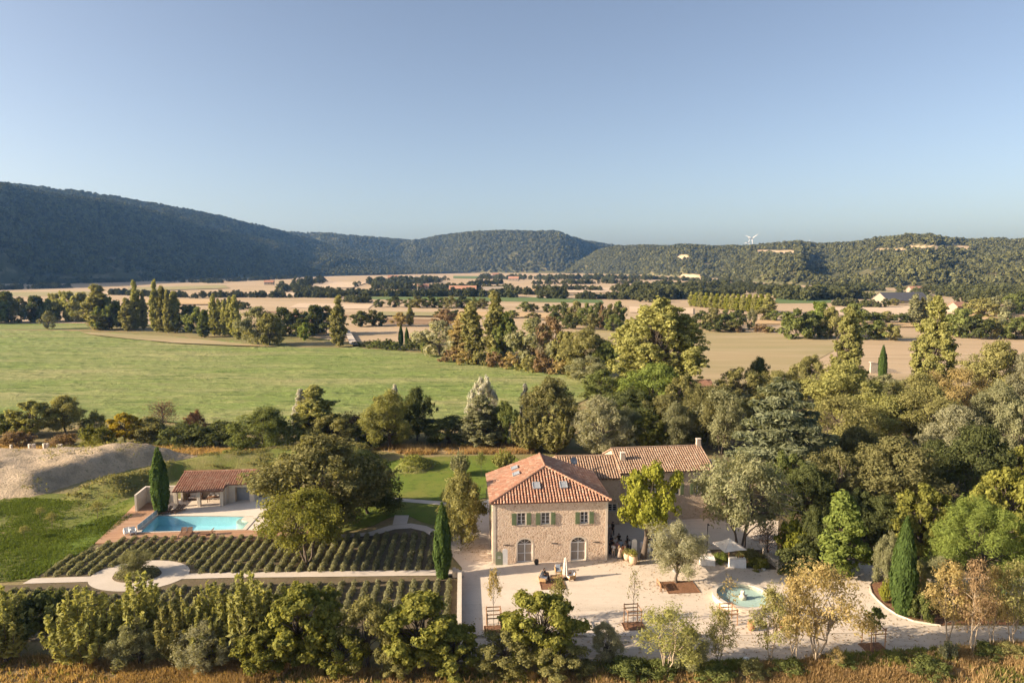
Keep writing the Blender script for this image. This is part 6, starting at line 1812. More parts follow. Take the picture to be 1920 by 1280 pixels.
def turbine(px, py_base, py_hub, Y, rot, label):
    z0 = Zat(py_base, Y); zh = Zat(py_hub, Y)
    e = empty('wind_turbine', (XatY(px, Y, z0), Y, z0 - 8), -0.6, label, 'wind turbine')
    H_ = zh - z0 + 8; B_ = (zh - z0) * 0.72
    MB().tube([(0, 0, 0), (0, 0, H_)], [2.6, 1.7], 10).build('tower', M_TURB, e)
    MB().bbox(-1.6, 1.6, -4, 3, H_ - 1.4, H_ + 1.8, 0.5).build('nacelle', M_TURB, e)
    MB().lathe([(1.6, 0), (1.4, 1.2), (0.3, 2.2)], 10).build('hub', M_TURB, e)
    e.children[-1].location = (0, -4, H_); e.children[-1].rotation_euler = (R(90), 0, 0)
    for i in range(3):
        a = rot + i * 2 * math.pi / 3; d = Vector((math.sin(a), 0, math.cos(a))); n_ = Vector((math.cos(a), 0, -math.sin(a)))
        c = Vector((0, -5.4, H_))
        v = []
        for t, w in ((0.02, 1.0), (0.2, 2.0), (0.6, 1.4), (1.0, 0.5)):
            q = c + d * B_ * t; v += [q - n_ * w, q + Vector((0, -0.35, 0)), q + n_ * w, q + Vector((0, 0.35, 0))]
        f = []
        for k_ in range(3):
            for j in range(4): f.append((k_ * 4 + j, k_ * 4 + (j + 1) % 4, k_ * 4 + 4 + (j + 1) % 4, k_ * 4 + 4 + j))
        f += [(3, 2, 1, 0), (12, 13, 14, 15)]
        MB().add(v, f).build('blade', M_TURB, e)
turbine(1410, 466, 447, 3300, 0.95, 'tall white wind turbine on the ridge, largest of the three')
turbine(1403, 466, 455, 4200, 0.4, 'small wind turbine just left of the tallest one')
turbine(1515, 464, 455, 4400, 0.6, 'small wind turbine right of the tallest one')

# ------------------------------------------------------------------ dry grass and lawn tufts
def tufts(name, poly, n, hgt, wid, palette, label, seed, blades=7, zoff=0.0, clump=6.0, thr=0.35):
    r = np.random.default_rng(seed)
    P = [G(*q) for q in poly]
    X0, X1 = min(p.x for p in P), max(p.x for p in P); Y0, Y1 = min(p.y for p in P), max(p.y for p in P)
    x = r.uniform(X0, X1, n * 3); y = r.uniform(Y0, Y1, n * 3)
    ins = np.zeros(len(x), bool)
    for i in range(len(P)):
        a, b = P[i], P[(i + 1) % len(P)]
        ins ^= ((a.y > y) != (b.y > y)) & (x < (b.x - a.x) * (y - a.y) / (b.y - a.y + 1e-9) + a.x)
    ins &= r.random(len(x)) < np.clip((vnoise(x / clump, y / clump, seed) - thr) * 3, 0.08, 1)
    x, y = x[ins][:n], y[ins][:n]
    m = len(x); s = r.uniform(0.5, 1.3, m) * (0.6 + 0.8 * vnoise(x / 2.5, y / 2.5, seed + 2))
    bx = np.repeat(x, blades) + r.normal(size=m * blades) * wid; by = np.repeat(y, blades) + r.normal(size=m * blades) * wid
    hh = np.repeat(s, blades) * hgt * r.uniform(0.6, 1.2, m * blades)
    a = r.random(m * blades) * 6.28
    le = hh * r.uniform(0.1, 0.6, m * blades); b = r.random(m * blades) * 6.28
    w = 0.035 + 0.04 * r.random(m * blades)
    V = np.zeros((m * blades, 3, 3))
    V[:, 0] = np.stack([bx - np.cos(a) * w, by - np.sin(a) * w, np.full_like(bx, zoff)], -1)
    V[:, 1] = np.stack([bx + np.cos(a) * w, by + np.sin(a) * w, np.full_like(bx, zoff)], -1)
    V[:, 2] = np.stack([bx + np.cos(b) * le, by + np.sin(b) * le, zoff + hh], -1)
    t = np.zeros((m * blades, 3)); t[:, 0] = np.clip(np.repeat(vnoise(x / 3, y / 3, seed + 5), blades) * 0.7 + r.random(m * blades) * 0.4, 0, 1); t[:, 1] = r.random(m * blades)
    me = np_mesh(name, V.reshape(-1, 3), np.arange(3 * m * blades).reshape(-1, 3), np.repeat(t, 3, 0))
    return tag(link(name, me, pal(palette)), label, 'grass', None, 'stuff')
DM = [(-60, 1232), (250, 1236), (700, 1252), (1000, 1258), (1300, 1254), (1480, 1244), (1560, 1230), (1700, 1224), (1980, 1205), (1980, 1310), (-60, 1310)]
tufts('dry_grass', DM, 26000, 0.50, 0.12, 'straw', 'tall straw-coloured grass along the foot of the picture', 1, 7)
tufts('green_grass', DM, 5000, 0.35, 0.12, 'grass', 'patches of green grass among the straw-coloured grass', 2, 7, thr=0.6)
tufts('lawn_tufts', [(-60, 930), (240, 940), (250, 965), (178, 1020), (60, 1085), (-60, 1095)], 9000, 0.22, 0.12, 'turf', 'rough grass on the left lawn', 3, 5, thr=0.3)
tufts('verge_grass', [(700, 842), (760, 834), (1000, 834), (1000, 850), (760, 852)], 3000, 0.8, 0.15, 'straw', 'dry grass strip behind the lawn', 4, 5)
tufts('verge_grass', [(-60, 832), (160, 836), (420, 842), (620, 846), (620, 856), (400, 853), (140, 849), (-60, 858)], 4000, 0.6, 0.15, 'straw', 'dry grass strip behind the sand heap', 5, 5)
tufts('bank_grass', [(1100, 1236), (1300, 1240), (1500, 1236), (1640, 1222), (1800, 1210), (1800, 1240), (1500, 1256), (1100, 1258)], 3500, 0.35, 0.12, 'grass', 'green grass at the edge of the track', 6, 6)
r = np.random.default_rng(91)
lx = np.concatenate([r.normal(G(x, y).x, w, n_) for x, y, w, n_ in [(1190, 1050, 3.5, 500), (1388, 1050, 4, 500), (1530, 1190, 6, 900), (1270, 1200, 6, 700), (1010, 1190, 5, 600), (1268, 1100, 3, 350), (880, 1030, 3, 300), (1620, 1090, 4, 500), (1800, 1185, 8, 800)]])
ly = np.concatenate([r.normal(G(x, y).y, w * 0.5, n_) for x, y, w, n_ in [(1190, 1050, 3.5, 500), (1388, 1050, 4, 500), (1530, 1190, 6, 900), (1270, 1200, 6, 700), (1010, 1190, 5, 600), (1268, 1100, 3, 350), (880, 1030, 3, 300), (1620, 1090, 4, 500), (1800, 1185, 8, 800)]])
n_ = len(lx)
fl = link('fallen_leaves', leaves('fallen_leaves', np.stack([lx, ly, np.full(n_, 0.05)], -1), np.array([0, 0, 1.0]) + r.normal(size=(n_, 3)) * 0.25, 0.085, 0.55, r), pal('brown'))
tag(fl, 'dry fallen leaves scattered over the gravel court and the track', 'leaf litter', None, 'stuff')
# ------------------------------------------------------------------ the haze
hz = bpy.data.materials.new('haze_air'); hz.use_nodes = True
t = NT(hz); t.n.remove(t.n['Principled BSDF'])
pv = t.new('ShaderNodeVolumePrincipled')
pv.inputs['Color'].default_value = (0.22, 0.48, 1.0, 1)
pv.inputs['Density'].default_value = 0.00006
pv.inputs['Absorption Color'].default_value = (1, 1, 1, 1)
pv.inputs['Anisotropy'].default_value = 0.2
t.link(pv.outputs[0], t.n['Material Output'].inputs['Volume'])
hb = MB().box(-7050, 7050, -350, 6750, -60, 460).build('haze', hz)
tag(hb, 'thin blue haze over the far hills', 'haze', None, 'stuff')
# ------------------------------------------------------------------ trees and shrubs
T = tree
# edge of the estate lawn, in front of the meadow
T('maple_a', 62, 818, 752, 76, 'yellowgreen', 'pale yellow-green bushy tree by the meadow, leftmost of the pair of trees')
T('oak_b', 122, 812, 742, 76, 'olive', 'olive-green tree between the pale bushy tree and the yellow bush')
T('bush_a', 8, 818, 776, 60, 'dark', 'dark bush cut by the left edge of the picture below the meadow')
T('maple_b', 234, 828, 775, 62, 'yellow', 'bright golden-yellow bushy tree at the meadow edge')
T('bush_b', 180, 840, 796, 70, 'gold', 'low greenish-yellow shrub just left of the bright yellow tree')
T('bare_a', 306, 808, 750, 62, 'russet', 'reddish-brown twiggy shrub against the green meadow')
T('bush_b', 366, 800, 768, 36, 'russet', 'small reddish-brown shrub between the twiggy shrub and the dense dark tree')
T('bush_a', 280, 826, 782, 70, 'holm', 'dark brownish bramble beside the bright yellow tree')
T('bush_b', 345, 832, 790, 90, 'dark', 'wide dark bramble under the reddish-brown twiggy shrub')
T('bush_a', 412, 834, 790, 90, 'dark', 'dark bramble touching the left side of the dense rounded tree')
T('bush_b', 178, 805, 770, 40, 'olive', 'small olive bush behind the low greenish-yellow shrub')
T('bush_b', 30, 836, 806, 60, 'brown', 'dry brown scrub in front of the pale bushy tree')
T('bush_b', 120, 838, 812, 60, 'brown', 'dry brown scrub under the olive-green tree')
T('oak_c', 496, 847, 765, 118, 'mid', 'dense dark-green rounded tree behind the pool house')
T('poplar_b', 592, 836, 724, 84, 'yellowgreen', 'tall yellow-green poplar with a silvery crown behind the big oak')
T('poplar_a', 566, 826, 730, 36, 'white', 'thin silvery-white poplar beside the tall yellow-green poplar')
T('clumpy_a', 622, 842, 775, 86, 'olive', 'bushy olive tree leaning against the tall yellow-green poplar')
T('bush_b', 648, 828, 772, 90, 'brown', 'brownish thicket right of the tall yellow-green poplar')
T('clumpy_b', 690, 838, 786, 80, 'dark', 'dark low thicket between the poplar and the willow-like tree')
T('willow_a', 730, 840, 732, 96, 'yellowgreen', 'broad pale willow-like tree left of the dark round tree')
T('oak_b', 782, 826, 727, 66, 'dark', 'dark round tree standing against the meadow')
T('poplar_a', 742, 820, 722, 26, 'white', 'white-tipped poplar showing above the broad pale willow-like tree')
T('shoots_b', 706, 838, 800, 20, 'yellowgreen', 'small pale spire-shaped shrub before the broad willow-like tree')
T('clumpy_a', 842, 830, 782, 110, 'dark', 'low dark thicket in the gap between the round tree and the white poplar')
T('poplar_b', 902, 838, 742, 70, 'sage', 'grey-green poplar trunk-deep in leaves under the white crown')
T('clumpy_b', 906, 830, 706, 60, 'white', 'white poplar with a silvery top, tallest behind the lawn')
T('clumpy_b', 948, 838, 752, 66, 'mid', 'green bushy tree right of the white poplar')
T('poplar_a', 984, 826, 720, 24, 'white', 'slim white poplar beside the large dark oak')
T('oak_a', 1030, 836, 710, 98, 'holm', 'large dark oak behind the farmhouse roof')
T('shoots_a', 992, 846, 768, 66, 'olive', 'upright olive shrub in front of the slim white poplar')
T('shoots_b', 1040, 850, 772, 72, 'olive', 'upright olive shrub in front of the large dark oak')
T('willow_b', 1122, 852, 744, 106, 'silver', 'silvery grey willow directly behind the annex roof')
T('willow_a', 1172, 842, 764, 66, 'sage', 'grey-green willow right of the silvery willow')
T('maple_b', 1216, 846, 774, 74, 'gold', 'yellow-green shrubby tree behind the long tiled wing')
T('willow_a', 1266, 846, 756, 70, 'sage', 'sage-green tree behind the right end of the long tiled wing')
T('feather_a', 1332, 842, 722, 100, 'holm', 'brownish feathery tree behind the wing chimney')
T('oak_c', 1300, 836, 770, 80, 'dark', 'dark tree filling the gap behind the right chimney')
# the tall mass right of the meadow
T('poplar_giant', 1234, 748, 562, 160, 'yellowgreen', 'giant broad pale poplar, tallest tree beside the meadow')
T('oak_a', 1098, 702, 617, 92, 'olive', 'round olive-green tree at the corner of the meadow')
T('oak_b', 1138, 706, 642, 60, 'mid', 'green tree between the round olive-green tree and the giant poplar')
T('clumpy_a', 1105, 720, 668, 80, 'sage', 'sage shrubby tree under the round olive-green tree')
T('oak_c', 1226, 776, 682, 128, 'bright', 'vivid green bushy tree at the foot of the giant poplar')
T('clumpy_b', 1280, 790, 704, 90, 'olive', 'olive bushy tree right of the vivid green one')
T('clumpy_a', 1130, 760, 694, 90, 'mid', 'bushy green tree left of the vivid green one')
T('maple_a', 1166, 766, 722, 34, 'gold', 'small golden bush below the vivid green tree')
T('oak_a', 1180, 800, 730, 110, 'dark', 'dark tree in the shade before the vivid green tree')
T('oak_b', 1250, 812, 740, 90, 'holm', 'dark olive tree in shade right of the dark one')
# the wood right of the house, from the far side forward
T('poplar_a', 1586, 738, 576, 56, 'yellowgreen', 'tall pale poplar left of the small pointed cypress in the wood')
T('poplar_b', 1746, 742, 558, 72, 'yellowgreen', 'tall ragged poplar right of the small pointed cypress')
T('cypress_a', 1653, 716, 648, 15, 'cypress', 'small dark pointed cypress beside the ruined wall')
T('oak_b', 1422, 742, 670, 44, 'dark', 'dark pointed tree-top against the pale stubble field')
T('clumpy_a', 1384, 762, 690, 86, 'olive', 'olive tree at the near corner of the pale stubble field')
T('feather_a', 1455, 764, 694, 70, 'olive', 'olive feathery tree right of the dark pointed tree-top')
T('clumpy_b', 1512, 760, 667, 84, 'olive', 'yellowish tree just left of the tall pale poplar')
T('oak_a', 1580, 790, 682, 118, 'yellowgreen', 'pale green round tree below the tall pale poplar')
T('clumpy_a', 1660, 770, 702, 76, 'sage', 'sage tree under the small pointed cypress')
T('oak_c', 1716, 786, 700, 96, 'olive', 'olive tree at the foot of the tall ragged poplar')
T('feather_a', 1792, 790, 690, 100, 'autumn', 'russet-tinged feathery tree right of the tall ragged poplar')
T('oak_a', 1866, 760, 640, 96, 'olive', 'olive tree standing above the wood against the pink field')
T('willow_b', 1916, 768, 664, 76, 'silver', 'silver-green tree cut by the right edge below the pink field')
T('feather_a', 1352, 850, 730, 86, 'sage', 'sage feathery tree left of the cedar')
T('clumpy_a', 1414, 838, 742, 80, 'olive', 'olive tree peeping out behind the cedar')
T('cedar_a', 1460, 910, 712, 205, 'blue', 'big blue-green cedar with flat layered boughs')
T('feather_a', 1576, 862, 742, 136, 'olive', 'wide feathery tree right of the cedar')
T('oak_c', 1660, 842, 744, 130, 'yellowgreen', 'pale feathery-topped tree in the middle of the wood')
T('feather_a', 1734, 848, 722, 120, 'olive', 'broad olive tree behind the silvery trees of the wood')
T('willow_b', 1786, 884, 762, 112, 'silver', 'silvery-grey tree in the middle right of the wood')
T('willow_a', 1868, 850, 716, 112, 'sage', 'tall grey-green tree near the right edge of the wood')
T('clumpy_b', 1904, 892, 756, 92, 'sage', 'sage tree at the right edge beneath the silver-green one')
T('oak_b', 1600, 900, 800, 100, 'holm', 'brown-green oak between the cedar and the big holm oak')
T('oak_a', 1680, 972, 824, 160, 'holm', 'big brown-green holm oak in the heart of the wood')
T('clumpy_a', 1566, 966, 842, 110, 'holm', 'brown-green tree left of the big holm oak')
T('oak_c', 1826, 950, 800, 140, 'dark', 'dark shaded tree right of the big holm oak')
T('oak_b', 1750, 920, 826, 90, 'dark', 'dark tree squeezed behind the big holm oak')
T('maple_b', 1906, 958, 838, 80, 'gold', 'golden-leaved tree at the right edge above the umbrella pine')
T('oak_b', 1516, 985, 872, 96, 'dark', 'dark tree right of the pale tree with bare branches')
T('clumpy_b', 1476, 960, 850, 100, 'mid', 'shaded green tree behind the pale tree with bare branches')
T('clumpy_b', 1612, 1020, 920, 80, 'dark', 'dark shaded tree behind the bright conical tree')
T('oak_a', 1650, 1030, 930, 90, 'dark', 'dark tree added to deepen the shade over the end of the drive')  # added dark backdrop that makes the shaded gap over the drive
T('maple_b', 1726, 1052, 910, 110, 'gold', 'large-leaved yellowish tree left of the umbrella pine')
T('maple_a', 1876, 1040, 880, 110, 'gold', 'yellowish tree behind the umbrella pine')
T('conic_a', 1574, 1078, 924, 92, 'bright', 'bright green conical tree beside the drive')
T('maple_a', 1484, 1052, 976, 54, 'lime', 'yellow-green bushy sapling left of the bright conical tree')
T('bush_a', 1500, 1074, 1020, 84, 'dark', 'low dark shrub in front of the yellow-green bushy sapling')
T('oak_b', 1522, 1062, 950, 60, 'dark', 'dark slender tree touching the bright conical tree')
T('pine_dome', 1830, 1104, 940, 178, 'bright', 'bright green umbrella pine, broad and rounded')
T('willow_a', 1664, 1116, 998, 50, 'sage', 'grey-green slender tree left of the cypress by the drive')
T('cypress_b', 1690, 1150, 972, 42, 'cypress', 'tall dense cypress on the mulch bed by the drive')
T('willow_b', 1764, 1122, 1044, 74, 'sage', 'sage shrub between the cypress and the umbrella pine')
T('clumpy_a', 1716, 1128, 1052, 40, 'olive', 'olive shrub hugging the right side of the cypress by the drive')
T('bush_a', 1727, 1162, 1112, 42, 'mid', 'neat green round bush right of the cypress by the drive')
T('bush_b', 1760, 1146, 1100, 50, 'dark', 'dark bush behind the neat green round bush')
T('bush_b', 1830, 1148, 1110, 70, 'autumn', 'dry russet shrub behind the pale birch-like trunks')
T('bush_b', 1896, 1150, 1112, 70, 'olive', 'olive shrub behind the pale trunks at the right edge')
T('shoots_b', 1660, 1130, 1086, 22, 'lime', 'small lime shrub at the left of the mulch bed')
# round the house and the pool
T('oak_a', 600, 1002, 822, 220, 'holm', 'huge dark oak between the pool house and the farmhouse')
T('oak_c', 690, 962, 850, 120, 'dark', 'dark tree adjoining the huge oak towards the farmhouse')
T('tree_open', 576, 1056, 918, 165, 'gold', 'spreading multi-stemmed tree growing among the lavender rows')
T('oak_b', 866, 1018, 884, 92, 'olive', 'olive-green tree left of the farmhouse wall')
T('cypress_a', 830, 1082, 944, 32, 'cypress', 'slim cypress by the garden steps')
T('cypress_a', 302, 962, 840, 31, 'cypress', 'slim cypress beside the swimming pool')
T('olive_a', 256, 1076, 1032, 54, 'sage', 'little olive tree on the planted island in the path circle')
T('olive_a', 1268, 1092, 982, 104, 'silver', 'silvery olive tree on the mulched square in the court')
T('plane_lean', 1206, 1046, 870, 102, 'lime', 'leaning plane tree with yellow-green leaves shading the guests', rot=0.0)
bt = T('tree_open', 1388, 1036, 852, 165, 'sage', 'pale tree with bare branches over the open parasol', rot=0.0)
br = np.random.default_rng(8); strokes = []
for i in range(9):
    st = np.array([1.2, 0.2, 3.6 + 0.25 * i]); en = np.array([4.6 + br.uniform(-0.6, 0.9), -1.2 + br.normal() * 0.9, 3.2 + 0.34 * i + br.normal() * 0.4])
    strokes.append((bent(st, en, br, 4, 0.10, 0.10), [0.09, 0.07, 0.05, 0.035, 0.015]))
    for j in range(5):
        m_ = st + (en - st) * br.uniform(0.45, 0.95); e2 = m_ + unit(br.normal(size=3) + np.array([0.9, -0.2, -0.1])) * br.uniform(0.5, 1.1)
        strokes.append((bent(m_, e2, br, 2, 0.1), [0.035, 0.025, 0.01]))
o = link('bare_branches', wood_mesh('bare_branches', strokes, 4), PALEBARK, bt)
o['label'] = 'pale leafless branches on the right of the crown'

T('bare_a', 1438, 1046, 976, 62, 'russet', 'purple-brown bare shrub behind the curved stone wall')
T('bush_b', 1404, 1050, 1028, 50, 'olive', 'low olive plants behind the drinks table')
T('bush_b', 1352, 1052, 1034, 34, 'bright', 'low green plants behind the smaller white table')
T('bush_b', 1424, 1064, 1044, 44, 'gold', 'low russet-green plants right of the drinks table')
T('shoots_a', 862, 890, 846, 36, 'sage', 'pale young tree on the lawn behind the farmhouse, left one')
T('sapling_a', 902, 895, 846, 22, 'mid', 'thin young tree on the lawn between two shrubs')
T('shoots_b', 944, 880, 842, 40, 'yellowgreen', 'bushy green shrub touching the farmhouse roof')
T('bush_b', 1344, 905, 868, 40, 'mid', 'green creeper bush by the low chimney')
T('clumpy_a', 1352, 935, 890, 60, 'sage', 'sage shrub against the low roof right of the wing')
T('sapling_a', 183, 972, 940, 34, 'olive', 'thin young tree casting a long shadow on the left lawn')
T('sapling_a', 148, 958, 938, 18, 'mid', 'tiny tree on the left lawn, nearest the sand heap')
T('sapling_a', 98, 990, 960, 24, 'olive', 'small tree in the middle of the left lawn')
T('sapling_a', 76, 975, 950, 20, 'olive', 'little sapling at the left side of the left lawn')
T('sapling_a', 46, 1010, 985, 22, 'olive', 'little sapling low on the left lawn')
T('bush_a', 705, 945, 885, 54, 'dark', 'dark bush at the right foot of the huge oak')
# foreground hedge along the dry meadow
T('shoots_c', 18, 1238, 1108, 86, 'yellowgreen', 'yellow-green upright shrub at the left edge of the foreground hedge')
T('standard_b', 88, 1216, 1110, 92, 'dark', 'small dark tree on a bare trunk in the foreground hedge')
T('shoots_a', 162, 1240, 1106, 124, 'yellowgreen', 'broad yellow-green shrub right of the small dark tree')
T('shoots_c', 268, 1228, 1078, 86, 'yellowgreen', 'tall pale shrub in front of the path circle')
T('willow_a', 262, 1244, 1158, 96, 'sage', 'sage shrub at the foot of the tall pale shrub')
T('shoots_b', 332, 1238, 1112, 84, 'olive', 'olive upright shrub right of the tall pale shrub')
T('shoots_a', 404, 1236, 1096, 100, 'yellowgreen', 'pale spiky shrub before the lavender rows')
T('willow_b', 392, 1252, 1162, 104, 'silver', 'silvery low shrub at the foot of the pale spiky shrub')
T('shoots_c', 470, 1240, 1080, 96, 'yellowgreen', 'tallest spiky yellow shrub of the foreground hedge')
T('maple_a', 566, 1244, 1100, 140, 'gold', 'dark big-leaved tree in the middle of the foreground hedge')
T('maple_b', 500, 1256, 1168, 116, 'gold', 'green leafy bush in front of the tallest spiky shrub')
T('clumpy_a', 690, 1248, 1120, 104, 'olive', 'olive-brown bushy tree between two dark leafy trees')
T('maple_b', 640, 1258, 1180, 96, 'gold', 'yellowish low bush under the dark big-leaved tree')
T('maple_a', 788, 1246, 1120, 142, 'gold', 'dark leafy tree before the terrace wall')
T('maple_b', 850, 1258, 1176, 110, 'gold', 'green low bush right of the dark leafy tree')
T('clumpy_b', 740, 1262, 1196, 90, 'olive', 'olive low bush under the dark leafy tree')
T('maple_a', 1012, 1240, 1114, 140, 'gold', 'spreading maple in front of the gravel court')
T('clumpy_a', 950, 1260, 1186, 110, 'olive', 'olive bush left beneath the spreading maple')
T('clumpy_b', 1046, 1264, 1200, 110, 'olive', 'olive bush right beneath the spreading maple')
T('willow_a', 1136, 1238, 1166, 56, 'silver', 'small silvery shrub right of the spreading maple')
T('feather_b', 1250, 1262, 1140, 130, 'yellowgreen', 'pale yellowish tree on a thin trunk by the track')
T('willow_b', 1290, 1256, 1180, 70, 'sage', 'sage shrub beside the pale yellowish tree')
T('airy_a', 1346, 1248, 1136, 66, 'olive', 'thin olive young tree left of the autumn tree')
T('feather_b', 1530, 1240, 1058, 158, 'autumn', 'large autumn-coloured tree hiding part of the fountain')
T('airy_a', 1488, 1248, 1082, 84, 'autumn', 'slim autumn tree leaning beside the large autumn tree')
T('airy_a', 1444, 1244, 1098, 82, 'olive', 'thin pale tree before the fountain rim')
T('airy_a', 1568, 1252, 1212, 30, 'autumn', 'little yellow sapling at the foot of the large autumn tree')
T('airy_a', 1776, 1206, 1052, 84, 'autumn', 'sparse birch-like tree, leftmost of the group at the track')
T('airy_a', 1822, 1224, 1046, 70, 'brown', 'sparse birch-like tree with the brownest leaves')
T('airy_a', 1858, 1214, 1060, 66, 'autumn', 'sparse birch-like tree, third of the group at the track')
T('airy_a', 1896, 1214, 1050, 84, 'olive', 'sparse greenish birch-like tree at the right edge of the track')
T('bush_a', 1779, 1234, 1202, 30, 'sage', 'round grey-green bush under the birch-like trees')
T('bush_b', 1740, 1260, 1234, 80, 'mid', 'low green scrub in the dry grass at the lower right')
T('bush_b', 1680, 1240, 1222, 50, 'grass', 'tuft of green scrub beside the staked young tree')
T('bush_b', 1340, 1268, 1246, 80, 'mid', 'low green scrub before the thin olive young tree')
T('bush_b', 1180, 1266, 1238, 90, 'mid', 'low green scrub left of the pale yellowish tree')
T('bush_b', 1480, 1258, 1236, 70, 'mid', 'low green scrub at the feet of the autumn trees')
T('bush_b', 1580, 1244, 1226, 60, 'mid', 'low green scrub right of the large autumn tree')
for i, x in enumerate((1100, 1240, 1410, 1850, 1895)):
    T('bush_b', x, 1262 if x < 1500 else 1226, 1240 if x < 1500 else 1206, 60, 'mid' if i % 2 else 'olive', 'low scrub along the edge of the dry meadow', 'low scrub along the dry meadow')
# outside the frame the hedge and the wood go on
for x, by, ty, w, k, pl_ in ((-70, 1236, 1100, 120, 'shoots_a', 'yellowgreen'), (-170, 1232, 1080, 140, 'maple_a', 'mid'), (-60, 1160, 1080, 90, 'oak_b', 'holm')):
    T(k, x, by, ty, w, pl_, 'hedge tree standing just past the left end of the garden', 'trees past the left end of the garden')

# trees beyond the meadow
rr = random.Random(5)
def row(kinds, pals, pts, label, group):
    for i, (x, by, ty, w) in enumerate(pts):
        lab = label
        if len(pts) <= 10:
            lab = '%s, %s from the left' % (label, nth(sorted(q[0] for q in pts).index(x)))
        T(kinds[i % len(kinds)], x, by, ty, w, pals[i % len(pals)], lab, group)
row(['far_oak', 'far_oak_b'], ['dark', 'mid', 'dark', 'holm'], [(-60, 606, 556, 60), (-20, 606, 552, 60), (14, 604, 548, 44), (40, 604, 560, 44), (66, 604, 556, 44), (92, 603, 562, 36), (210, 612, 572, 40), (238, 616, 570, 40), (354, 622, 574, 50), (372, 624, 578, 40)],
    'dark rounded tree along the far side of the meadow', 'dark trees along the far side of the meadow')
row(['far_oak'], ['olive', 'yellowgreen'], [(105, 601, 552, 36), (128, 602, 548, 44), (156, 603, 550, 40), (148, 603, 556, 40)], 'paler olive tree left of the tall poplars beyond the meadow', 'paler trees left of the tall poplars')
T('far_willow', 92, 617, 584, 26, 'sage', 'lone small grey-green tree at the far left edge of the meadow')
T('far_poplar', 186, 618, 538, 46, 'olive', 'broad dark-footed poplar, leftmost of the tall ones beyond the meadow')
T('far_oak_b', 205, 618, 560, 46, 'mid', 'dark green tree at the foot of the broad poplar beyond the meadow')
row(['far_poplar'], ['olive', 'yellowgreen'], [(240, 620, 562, 24), (256, 618, 531, 18), (270, 617, 550, 14), (293, 622, 530, 17), (306, 622, 541, 22), (328, 623, 551, 26), (316, 624, 548, 14)], 'tall narrow poplar in the ragged group beyond the meadow', 'ragged tall poplars beyond the meadow')
T('far_poplar', 383, 632, 584, 20, 'mid', 'short dark poplar left of the even poplar row')
row(['far_poplar'], ['yellowgreen'], [(402, 629, 556, 17), (412, 629, 564, 15), (422, 630, 567, 14), (432, 631, 560, 15), (442, 632, 558, 20), (448, 636, 598, 16)], 'pale poplar in the even row beyond the meadow', 'even row of pale poplars')
T('far_willow', 484, 646, 578, 74, 'sage', 'large grey-green willow at the far corner of the meadow')
T('far_willow', 506, 648, 590, 60, 'olive', 'olive bushy willow right of the large grey-green willow')
row(['far_oak', 'far_oak_b'], ['dark', 'holm'], [(530, 630, 578, 44), (556, 628, 582, 40), (590, 628, 574, 50), (612, 626, 576, 50), (570, 634, 598, 40)], 'dark tree around the hidden farmhouse beyond the meadow', 'dark trees round the hidden farmhouse')
T('far_oak', 571, 638, 606, 20, 'bright', 'small bright green round-headed tree at the hidden farmhouse')
T('far_poplar', 636, 650, 559, 27, 'olive', 'lone narrow poplar standing at the meadow corner by the road')
row(['far_oak'], ['dark', 'holm'], [(676, 612, 584, 34), (700, 610, 582, 30), (714, 611, 586, 22)], 'dark tree in the small clump on the stubble field', 'clump on the stubble field')
T('far_oak', 750, 612, 586, 28, 'autumn', 'brownish round tree right of the dark clump on the stubble field')
T('far_poplar', 769, 610, 574, 14, 'olive', 'narrow poplar next to the brownish round tree')
row(['far_oak', 'far_oak_b'], ['dark', 'mid', 'holm'], [(740, 576, 556, 26), (768, 576, 560, 22), (784, 577, 556, 26), (806, 577, 556, 28), (826, 577, 558, 26), (846, 578, 556, 30), (868, 578, 556, 28), (888, 578, 558, 26), (905, 579, 560, 22), (710, 576, 562, 18),
    (985, 584, 566, 26), (1000, 584, 570, 18), (1026, 586, 570, 18), (1038, 587, 572, 16), (830, 596, 580, 30), (856, 598, 582, 28), (960, 596, 582, 22), (1000, 600, 586, 26), (1040, 602, 586, 24)], 'dark tree in the far hedgerow across the pink stubble', 'far hedgerow across the pink stubble')
row(['far_oak_b', 'far_oak'], ['dark', 'holm', 'mid'], [(1056, 608, 568, 34), (1080, 610, 566, 30), (1100, 612, 570, 30), (1124, 614, 568, 34), (1144, 616, 572, 30), (1160, 612, 566, 26), (1070, 616, 590, 30), (1110, 618, 588, 30), (1150, 620, 590, 30)], 'dark tree in the hedge left of the giant poplar', 'dark hedge left of the giant poplar')
T('far_poplar', 1128, 616, 574, 10, 'brown', 'thin brownish poplar inside the dark hedge')
T('far_willow', 824, 668, 604, 86, 'silver', 'silvery willow at the left end of the belt along the meadow')
T('far_oak', 836, 612, 580, 40, 'brown', 'brownish oak behind the silvery willow')
T('far_poplar', 866, 672, 590, 40, 'autumn', 'russet-tinged poplar right of the silvery willow')
T('far_poplar', 884, 674, 572, 42, 'olive', 'olive poplar in the middle of the belt along the meadow')
T('far_poplar', 929, 678, 554, 42, 'olive', 'tallest narrow poplar of the belt along the meadow')
T('far_oak_b', 948, 680, 590, 44, 'mid', 'darker tree leaning on the tallest narrow poplar')
T('far_willow', 1000, 688, 600, 84, 'sage', 'large greyish willow right of the tallest narrow poplar')
T('far_willow', 1032, 690, 598, 66, 'brown', 'brown-grey willow at the right of the belt along the meadow')
T('far_oak', 1058, 694, 624, 50, 'olive', 'olive tree closing the belt along the meadow')
